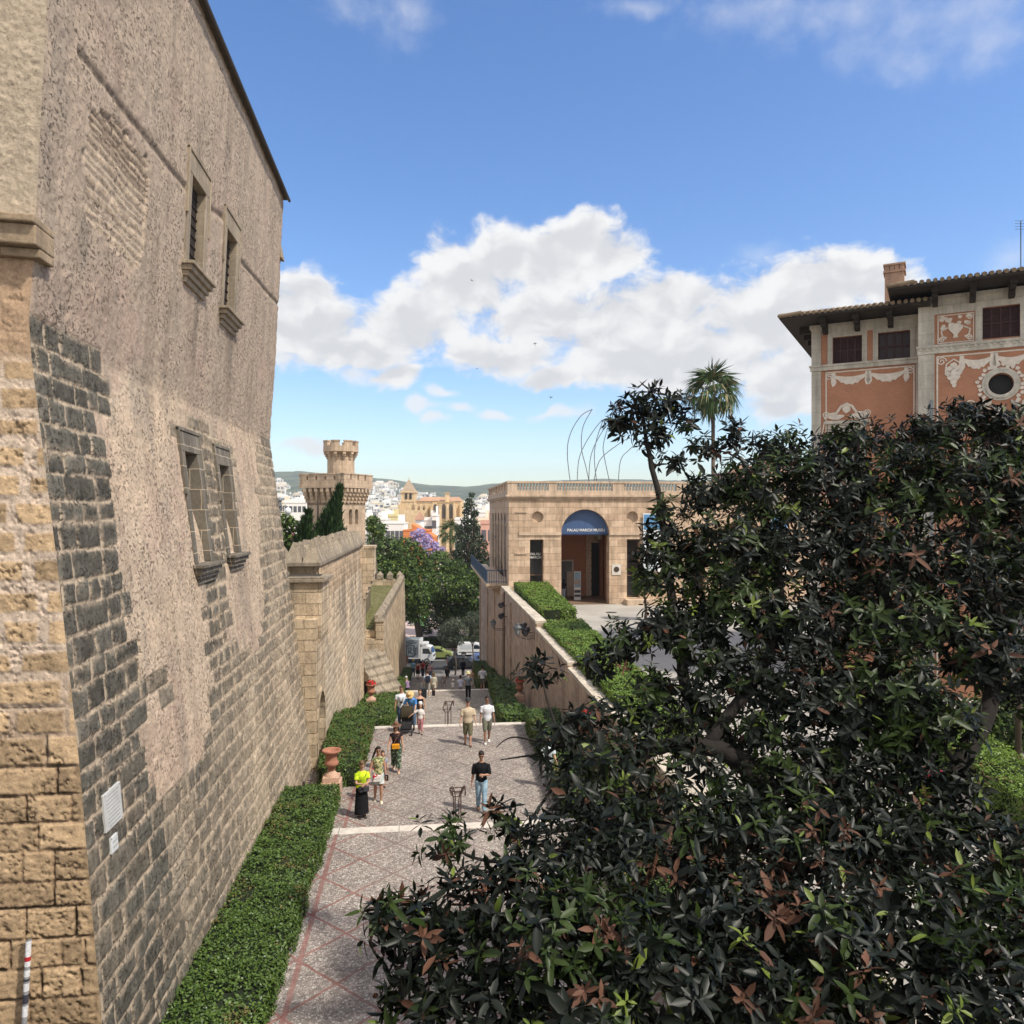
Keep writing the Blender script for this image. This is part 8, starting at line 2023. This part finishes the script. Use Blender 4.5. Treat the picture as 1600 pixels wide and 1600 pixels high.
def people():
    GRN = patt('neon_shirt', (.52, .66, .03), (.40, .55, .02), 6); 
    # front group
    r, T, *_ = person('woman in a neon yellow-green shirt and long black skirt at the front left', at(565, 22.75), .35, 1.63, True, SK1, 2, (0, 0), (0, 0), (28, 8, 75, 50), (25, 8, 80, 45), dict(m=GRN, sl=.65, g=.022, z0=.02), dict(k='skirt', m=cloth((.012, .012, .014)), len=.80, flare=.05), ('blond', 'bob'), None, look=22, vox=.012)
    bag('shoulder_bag', 'dark grey shoulder bag at the hip of the woman in neon yellow-green', 'bag', r, T, (.02, .18, .02), (.15, .05, .085), cloth((.06, .06, .07)), [(-.14, .02, .06), (-.10, .14, .25), (.10, .13, .42), (.15, .02, .50), (.16, -.08, .40)], cloth((.03, .03, .03)))
    TOP2 = patt('floral_top', (.50, .46, .24), (.12, .15, .07), 16); SH2 = patt('striped_shorts', (.40, .48, .46), (.60, .60, .58), 9)
    r, T, arms, HP, s = person('woman in a patterned sleeveless top and short skirt with a dark ponytail', at(591, 23.9), .15, 1.68, True, SK2, 1, (10, 12), (-8, 8), (4, 8, 10), (6, 16, 25), dict(m=TOP2, sl=.12, g=.016, z0=-.10), dict(k='shorts', m=SH2, len=.38, flare=.03), ('dark', 'tail'), None, (.62, .58, .45), True, vox=.012)
    bag('hand_bag', 'red and white striped bag held in front by the woman with the ponytail', 'bag', r, T, (-.06, .20, -.10), (.12, .05, .10), patt('bag_red_white', (.45, .02, .05), (.70, .66, .62), 4, .45, .5), [(-.1, .2, -.02), (-.16, .12, .1), (-.19, .05, .2)])
    w = arms[1][2]; e = bag('phone_case', 'small black wallet in the left hand of the woman with the ponytail', 'wallet', r, T, (.26, .10, -.14), (.05, .02, .09), cloth((.015, .015, .018)))
    person('small child with dark hair in a grey-blue shirt behind the ponytail woman', at(598, 25.2), .1, 1.13, False, SK1, 0, (6, 8), (-5, 5), (5, 10, 10), (8, 12, 20), dict(m=cloth((.24, .28, .36)), sl=.6), dict(k='shorts', m=cloth((.12, .13, .16)), len=.5), ('brown', 'bob'), kid=True)
    r, T, *_ = person('woman in a wide brown hat, black top and green patterned trousers', at(619, 26.6), .05, 1.66, True, SK1, 1, (14, 10), (-12, 14), (2, 10, 10), (4, 14, 22), dict(m=cloth((.028, .018, .020)), sl=.28, z0=.02, z1=.50), dict(k='trousers', m=patt('palm_trousers', (.04, .07, .045), (.26, .30, .20), 14, .52, .60), len=.86, g=.03, flare=.03), ('brown', 'long'), dict(m=M('brown_hat', (.17, .09, .06), .9), brim=.19), (.50, .36, .28), True, vox=.012)
    bag('crossbody_bag', 'orange crossbody bag worn by the woman in the brown hat', 'bag', r, T, (-.02, .185, .06), (.13, .04, .085), cloth((.70, .30, .02)), [(-.1, .18, .12), (-.02, .15, .3), (.10, .10, .46), (.13, 0, .51)], cloth((.25, .10, .05)))
    # black shirt man
    person('man in a black polo shirt and light blue jeans walking beside the nearest handrail', at(752, 22.75), -.08, 1.80, False, SK2, 2, (10, 8), (-6, 22), (22, 10, 95, 40), (-4, 9, 8), dict(m=cloth((.010, .011, .014)), sl=.95, z0=-.02), dict(k='trousers', m=patt('pale_denim', (.22, .36, .48), (.36, .50, .60), 7, .4, .6), len=.98), ('dark', 'short'), None, (.10, .06, .04), True, look=14, vox=.012)
    # group at second nosing
    r, T, *_ = person('man in a white short-sleeved shirt and jeans with a camera round his neck', at(627, 33.6, ground(33.6)), .0, 1.78, False, SK2, 0, (12, 8), (-10, 14), (3, 8, 10), (3, 8, 10), dict(m=cloth((.66, .70, .74)), sl=.6, z0=-.08), dict(k='trousers', m=cloth((.07, .12, .19), .25, 9), len=1.0), ('brown', 'short'), None, (.03, .025, .02), True)
    e = bag('camera', 'black camera hanging on a strap against the white shirt of the man in jeans', 'camera', r, T, (0, .19, .20), (.07, .04, .05), M('camera_black', (.05, .035, .03), .4), [(-.05, .18, .22), (-.09, .12, .4), (-.06, -.02, .54), (.06, -.02, .54), (.09, .12, .4), (.05, .18, .22)])
    l = MB(); l.tube([(0, -.03, 0), (0, -.10, 0)], .032, 12); l.build('lens', M('camera_black', (.05, .035, .03), .4), e)
    person('man in a blue shirt and straw hat bending over the stroller', at(645, 32.9), -.25, 1.74, False, SK1, 34, (8, 10), (-14, 12), (70, 10, 15), (50, 25, 60), dict(m=patt('blue_shirt', (.05, .17, .42), (.10, .26, .52), 6), sl=.85, z0=-.06), dict(k='trousers', m=cloth((.10, .15, .22)), len=1.0), ('brown', 'short'), dict(m=patt('straw', (.55, .38, .16), (.66, .50, .26), 30), brim=.17), look=12)
    person('young woman in a short black strappy dress with bare shoulders', at(656, 34.6, ground(34.6)), .05, 1.68, True, SK1, 0, (12, 10), (-10, 14), (4, 10, 10), (2, 10, 12), dict(m=cloth((.012, .012, .013)), sl=0, z0=-.05, z1=.42, n='dress_top'), dict(k='skirt', m=cloth((.012, .012, .013)), len=.26, flare=.0), ('brown', 'short'), None, (.03, .03, .03))
    person('girl in a white shirt and pink leggings holding the stroller side', at(657, 31.0), -.1, 1.22, True, SK1, 0, (10, 8), (-8, 8), (8, 12, 20), (10, 55, 10), dict(m=patt('girl_shirt', (.66, .62, .60), (.12, .10, .12), 22, .64, .68), sl=.9, z0=-.05), dict(k='trousers', m=cloth((.52, .24, .26)), len=.78), ('brown', 'long'), dict(m=cloth((.70, .68, .66)), brim=.06), (.06, .05, .05), kid=True)
    person('stout man in a beige polo shirt, khaki shorts and cap walking up the ramp', at(731, 29.3), .02, 1.76, False, SK1, 0, (12, 8), (-9, 10), (6, 12, 12), (6, 12, 12), dict(m=cloth((.52, .43, .31)), sl=.8, g=.038, z0=-.05), dict(k='shorts', m=cloth((.15, .14, .09)), len=.58, g=.025), ('dark', 'short'), dict(m=cloth((.05, .05, .05)), brim=.06, peak=True), (.10, .06, .05), True)
    person('man in a white button shirt and grey-green shorts next to the man in beige', at(761, 29.6), .02, 1.78, False, SK3, 0, (-8, 14), (16, 10), (4, 9, 10), (4, 9, 14), dict(m=patt('white_print_shirt', (.68, .69, .72), (.10, .11, .16), 14, .66, .70), sl=.75, g=.022, z0=-.08), dict(k='shorts', m=cloth((.16, .16, .12)), len=.52, g=.022), ('dark', 'short'), None, (.72, .72, .72), True)
    stroller(at(635, 31.2))
    # ramp and third landing
    person('man in a grey T-shirt, black trousers and yellow straw hat walking away', at(731.5, 50.5), math.pi, 1.76, False, SK1, 0, (12, 8), (-10, 14), (4, 10, 10), (4, 10, 10), dict(m=cloth((.16, .18, .21)), sl=.6), dict(k='trousers', m=cloth((.014, .014, .017)), len=1.0), ('grey', 'short'), dict(m=patt('straw2', (.66, .58, .26), (.74, .68, .40), 20), brim=.16), vox=.018)
    r, T, *_ = person('man in a white shirt and grey shorts with a crossbody strap walking away', at(754, 55.3), math.pi, 1.78, False, SK1, 0, (10, 8), (-8, 12), (6, 14, 25), (6, 14, 25), dict(m=cloth((.66, .67, .74)), sl=.95, g=.024, z0=-.04), dict(k='shorts', m=cloth((.15, .14, .12)), len=.5, g=.02), ('dark', 'short'), None, (.55, .52, .5), vox=.018)
    bag('crossbody_bag', 'small dark crossbody bag on the man in white walking away', 'bag', r, T, (-.15, .10, .02), (.08, .03, .06), cloth((.03, .03, .04)), [(-.15, .1, .08), (-.1, -.13, .2), (.1, -.12, .42), (.13, 0, .5)])
    r, T, *_ = person('man with a dark backpack and shorts walking down with a suitcase', at(668, 52.0), math.pi + .1, 1.78, False, SK1, 2, (14, 8), (-12, 14), (2, 8, 8), (6, 10, 12), dict(m=cloth((.40, .48, .58)), sl=.6), dict(k='shorts', m=cloth((.30, .29, .27)), len=.55, g=.02), ('brown', 'short'), None, (.55, .52, .5), vox=.018)
    bag('backpack', 'dark navy backpack on the man with the suitcase', 'backpack', r, T, (0, -.20, .30), (.15, .09, .22), cloth((.022, .028, .045)), [(-.11, -.12, .4), (-.12, .05, .48), (-.12, .12, .3), (-.12, -.1, .12)])
    suitcase(at(661, 51.0), 'black upright suitcase pulled by the man with the backpack')
    r, T, *_ = person('blonde woman in a beige tunic walking beside the backpack man', at(677.5, 52.5), math.pi - .1, 1.68, True, SK1, 0, (10, 8), (-8, 12), (4, 8, 10), (4, 8, 10), dict(m=cloth((.44, .41, .33)), sl=1.1, g=.03, z0=-.12), dict(k='shorts', m=cloth((.44, .41, .33)), len=.30, g=.03), ('blond', 'long'), None, (.04, .03, .03), vox=.018)
    bag('duffel_bag', 'black boxy bag carried low by the blonde woman in beige', 'bag', r, T, (-.02, -.16, -.62), (.10, .06, .22), cloth((.02, .02, .025)), [(0, -.16, -.4), (.12, -.08, -.1), (.17, 0, .0)])
    sz = ground(57.5) 
    def sit(label, px, Y, dz, **kw): return person(label, at(px, Y, ground(Y)), math.pi + kw.pop('turn', 0), seat=dz, LL=(82, 75), RL=(82, 75), LA=(35, 6, 40, 20), RA=(35, 6, 40, 20), vox=.018, **kw)
    sit('person in a purple shirt and white cap sitting on the steps at the left hedge', 637, 57.0, .18, turn=.5, h=1.66, fem=True, sk=SK1, lean=16, top=dict(m=cloth((.24, .17, .27)), sl=1.2, g=.02), bottom=dict(k='trousers', m=cloth((.03, .03, .04)), len=.9), hair=('grey', 'short'), hat=dict(m=cloth((.60, .58, .60)), brim=.06))
    sit('small child in white with a straw hat sitting on the top step', 708, 57.0, .18, h=1.05, fem=False, sk=SK1, lean=6, top=dict(m=cloth((.68, .66, .66)), sl=.4, g=.016), bottom=dict(k='shorts', m=cloth((.62, .60, .60)), len=.5), hair=('brown', 'short'), hat=dict(m=cloth((.66, .58, .42)), brim=.13), kid=True)
    sit('dark-haired person in a pale lilac shirt sitting on the top step beside the child', 719.5, 57.0, .18, h=1.70, fem=False, sk=SK3, lean=8, top=dict(m=cloth((.58, .58, .72)), sl=.95, g=.022), bottom=dict(k='trousers', m=cloth((.45, .45, .55)), len=.9), hair=('dark', 'bob'))
    person('woman in an orange and white dress with pale hair near the far right hedge', at(737.5, 66.5), .2, 1.66, True, SK1, 0, (6, 6), (-6, 8), (10, 8, 20), (10, 8, 20), dict(m=patt('orange_dress', (.62, .34, .20), (.70, .62, .54), 7), sl=.4, z0=-.05), dict(k='skirt', m=cloth((.68, .64, .58)), len=.62, flare=.05), ('blond', 'short'), vox=.018)
    far = [('woman in a dark red top and black skirt at the bottom landing', 653, 74.0, dict(fem=True, top=dict(m=cloth((.22, .03, .04)), sl=.1, z1=.46), bottom=dict(k='skirt', m=cloth((.012, .012, .014)), len=.36), hair=('dark', 'tail'))),
           ('man in a light blue shirt and yellow straw hat in the far group', 645.5, 76.3, dict(top=dict(m=cloth((.22, .42, .56)), sl=.7), bottom=dict(k='trousers', m=cloth((.07, .07, .09)), len=1.0), hat=dict(m=cloth((.62, .48, .16)), brim=.15))),
           ('man in a red shirt behind the woman in dark red', 660.5, 76.8, dict(top=dict(m=cloth((.34, .05, .05)), sl=.7), bottom=dict(k='trousers', m=cloth((.04, .04, .06)), len=1.0))),
           ('person in a pink patterned shirt and blue-white cap in the far group', 672, 72.5, dict(top=dict(m=patt('pink_shirt', (.55, .22, .24), (.66, .56, .58), 9), sl=.7), bottom=dict(k='trousers', m=cloth((.16, .18, .26)), len=1.0), hat=dict(m=cloth((.40, .46, .62)), brim=.06, peak=True))),
           ('person in dark navy clothes standing before the parked cars', 723.5, 77.0, dict(top=dict(m=cloth((.014, .016, .032)), sl=1.6, g=.03, z0=-.15), bottom=dict(k='trousers', m=cloth((.014, .015, .024)), len=1.0))),
           ('woman with a black top and grey shorts left of the parked dark car', 667, 78.5, dict(fem=True, top=dict(m=cloth((.03, .03, .035)), sl=.5), bottom=dict(k='shorts', m=cloth((.2, .2, .2)), len=.4), hair=('dark', 'long')))]
    for i, (lb, px, Y, kw) in enumerate(far):
        person(lb, at(px, Y), [0, .2, -.2, .1, 3.0, .3][i], 1.70 if kw.get('fem') else 1.76, LL=(10, 8), RL=(-8, 12), vox=.02, **kw)
    r, T, *_ = person('person in black crouching on the edge of the lowest landing', at(699, 75.2), math.pi, 1.70, False, SK2, 20, (82, 75), (82, 75), (35, 6, 50, 10), (35, 6, 50, 10), dict(m=cloth((.02, .02, .025)), sl=1.5, g=.03), dict(k='trousers', m=cloth((.02, .02, .025)), len=1.0), ('brown', 'short'), seat=.18, vox=.02)
    # museum door and those half hidden by the tree
    p = atY(880.5, 900, 63.6); person('person in a dark top and pale jeans standing in the museum porch', (p[0], 63.6, FC + .03), math.pi - .4, 1.68, True, SK1, 0, (6, 4), (-4, 4), (20, 8, 60), (15, 8, 60), dict(m=cloth((.025, .022, .03)), sl=.9), dict(k='trousers', m=cloth((.34, .42, .52)), len=1.0), ('dark', 'long'), vox=.02)
    p = atZ(1455, 1290, FC); person('person in a red shirt with dark hair beyond the magnolia', tuple(p), -.5, 1.70, False, SK1, 6, (10, 8), (-8, 12), (10, 10, 40), (15, 10, 60), dict(m=cloth((.50, .05, .09)), sl=.8, g=.02), dict(k='trousers', m=cloth((.03, .03, .04)), len=1.0), ('dark', 'short'))
    person('person in a pale blue-white top partly hidden by the magnolia leaves', at(856, 24.6), .1, 1.64, True, SK1, 6, (8, 8), (-8, 10), (20, 8, 40), (15, 10, 40), dict(m=cloth((.58, .66, .70)), sl=.8, g=.024), dict(k='trousers', m=cloth((.42, .45, .48)), len=1.0), ('blond', 'short'))
def stroller(loc):
    root = empty('stroller', loc, -.1); tag(root, 'dark olive baby stroller in front of the bending man', 'stroller')
    DK = M('stroller_black', (.02, .02, .022), .6); OL = cloth((.045, .036, .022)); 
    f = MB()
    for s in (-1, 1):
        f.tube([(s * .24, -.35, .12), (s * .23, .05, .62), (s * .22, .45, 1.0)], .014, 6); f.tube([(s * .24, .38, .12), (s * .23, -.05, .60)], .014, 6); f.tube([(s * .24, -.35, .12), (s * .24, .38, .12)], .012, 6)
    f.tube([(-.22, .45, 1.0), (-.1, .50, 1.04), (.1, .50, 1.04), (.22, .45, 1.0)], .016, 6); f.build('frame', DK, root)
    for s in (-1, 1):
        for y, r in ((-.35, .10), (.38, .12)):
            w = MB(); w.tube([(s * .26 - .02, y, r), (s * .26 + .02, y, r)], r, 16); w.build('wheel', DK, root)
    c = MB(); c.hexa([(-.2, -.25, .42), (.2, -.25, .42), (.2, .12, .42), (-.2, .12, .42), (-.2, -.25, .48), (.2, -.25, .48), (.2, .12, .48), (-.2, .12, .48)]); c.hexa([(-.2, .06, .45), (.2, .06, .45), (.2, .14, .42), (-.2, .14, .42), (-.19, .26, .98), (.19, .26, .98), (.19, .32, .96), (-.19, .32, .96)]); c.hexa([(-.18, -.32, .25), (.18, -.32, .25), (.18, -.24, .25), (-.18, -.24, .25), (-.18, -.26, .46), (.18, -.26, .46), (.18, -.2, .46), (-.18, -.2, .46)]); c.build('seat', DK, root, bevel=.015); q = MB(); q.hexa([(-.12, .045, .55), (.12, .045, .55), (.12, .06, .55), (-.12, .06, .55), (-.12, .185, .88), (.12, .185, .88), (.12, .2, .88), (-.12, .2, .88)]); q.build('seat_pad', M('stroller_tan', (.12, .085, .05), .9), root)
    h = MB(); n = 9; vs = []; fs = []
    for i in range(n):
        a = R_(-15 + 130 * i / (n - 1))
        for x in (-.23, -.2, -.1, 0, .1, .2, .23):
            y = .24 - .30 * math.sin(a) * 1.0; z = .72 + .30 * math.cos(a) - (.05 if abs(x) > .2 else (.0 if abs(x) < .15 else .015)); vs.append((x, y * 1.0, z))
    for i in range(n - 1):
        for j in range(6): fs.append((i * 7 + j, i * 7 + j + 1, (i + 1) * 7 + j + 1, (i + 1) * 7 + j))
    h.add(vs, fs); o = h.build('hood', OL, root, smooth=True); so_ = o.modifiers.new('s', 'SOLIDIFY'); so_.thickness = .02
    b = MB(); b.box((-.19, -.15, .14), (.19, .28, .30)); b.build('basket', DK, root, bevel=.02)
def suitcase(loc, label):
    root = empty('suitcase', loc, .2); tag(root, label, 'suitcase'); DK = M('suitcase_black', (.018, .02, .025), .5)
    b = MB(); b.box((-.22, -.13, .05), (.22, .13, .70)); b.build('shell', DK, root, bevel=.04)
    h = MB(); h.tube([(-.1, .08, .68), (-.1, .08, 1.02), (.1, .08, 1.02), (.1, .08, .68)], .012, 6); h.build('handle', M('handle_grey', (.3, .3, .3), .4), root)
    for s in (-1, 1):
        w = MB(); w.tube([(s * .17 - .015, .09, .04), (s * .17 + .015, .09, .04)], .04, 10); w.build('wheel', TYRE, root)
people()

# ---------------------------------------------------------------- swifts in the sky
def bird(px, py, d, rz, roll, label, k=1.0):
    p = atD(px, py, d); root = empty('swift', tuple(p), rz); root.rotation_euler = (roll, .2, rz); tag(root, label, 'bird', 'swifts circling in the sky'); DK = M('swift_black', (.02, .018, .02), .7)
    b = MB(); b.tube([(0, .10 * k, 0), (0, .06 * k, 0), (0, -.02 * k, 0), (0, -.09 * k, 0), (0, -.15 * k, 0)], [.008 * k, .024 * k, .028 * k, .014 * k, .004 * k], 8)
    for s in (-1, 1):
        b.add([(0, .05 * k, .01), (s * .10 * k, .05 * k, .03 * k), (s * .26 * k, -.05 * k, .05 * k), (s * .10 * k, .005 * k, .03 * k), (0, -.02 * k, .01), (0, .03 * k, .02), (s * .1 * k, .03 * k, .042 * k)], [(0, 1, 6, 5), (1, 2, 6), (5, 6, 3, 4), (6, 2, 3), (0, 5, 4), (0, 4, 3, 1), (1, 3, 2)])
        b.add([(0, -.13 * k, 0), (s * .02 * k, -.14 * k, 0), (s * .045 * k, -.20 * k, 0), (0, -.16 * k, .006)], [(0, 1, 2, 3), (3, 2, 1, 0)])
    b.build('body', DK, root)
bird(737, 438, 42, .9, .5, 'swift highest in the sky before the big cloud', .75); bird(836, 537, 52, 2.9, 1.2, 'swift against the middle of the cloud bank', .75); bird(745, 576, 60, .4, .9, 'tiny swift below the cloud bank at left', .6); bird(861, 621, 45, -.9, .8, 'lowest swift just left of the sculpture rods', .8)

# ---------------------------------------------------------------- air
def haze():
    b = MB(); b.box((-3100, -300, -.2), (3500, 3300, 205)); m = bpy.data.materials.new('haze_air'); m.use_nodes = True; T = NT(m.node_tree); T.n.clear()
    out = T.node('ShaderNodeOutputMaterial'); v = T.node('ShaderNodeVolumePrincipled'); v.inputs['Density'].default_value = HAZE; v.inputs['Color'].default_value = (.90, .94, 1.0, 1); v.inputs['Anisotropy'].default_value = .2
    T.l.new(v.outputs[0], out.inputs['Volume']); o = b.build('haze', m); o['kind'] = 'stuff'
HAZE = .00019
if HAZE: haze()
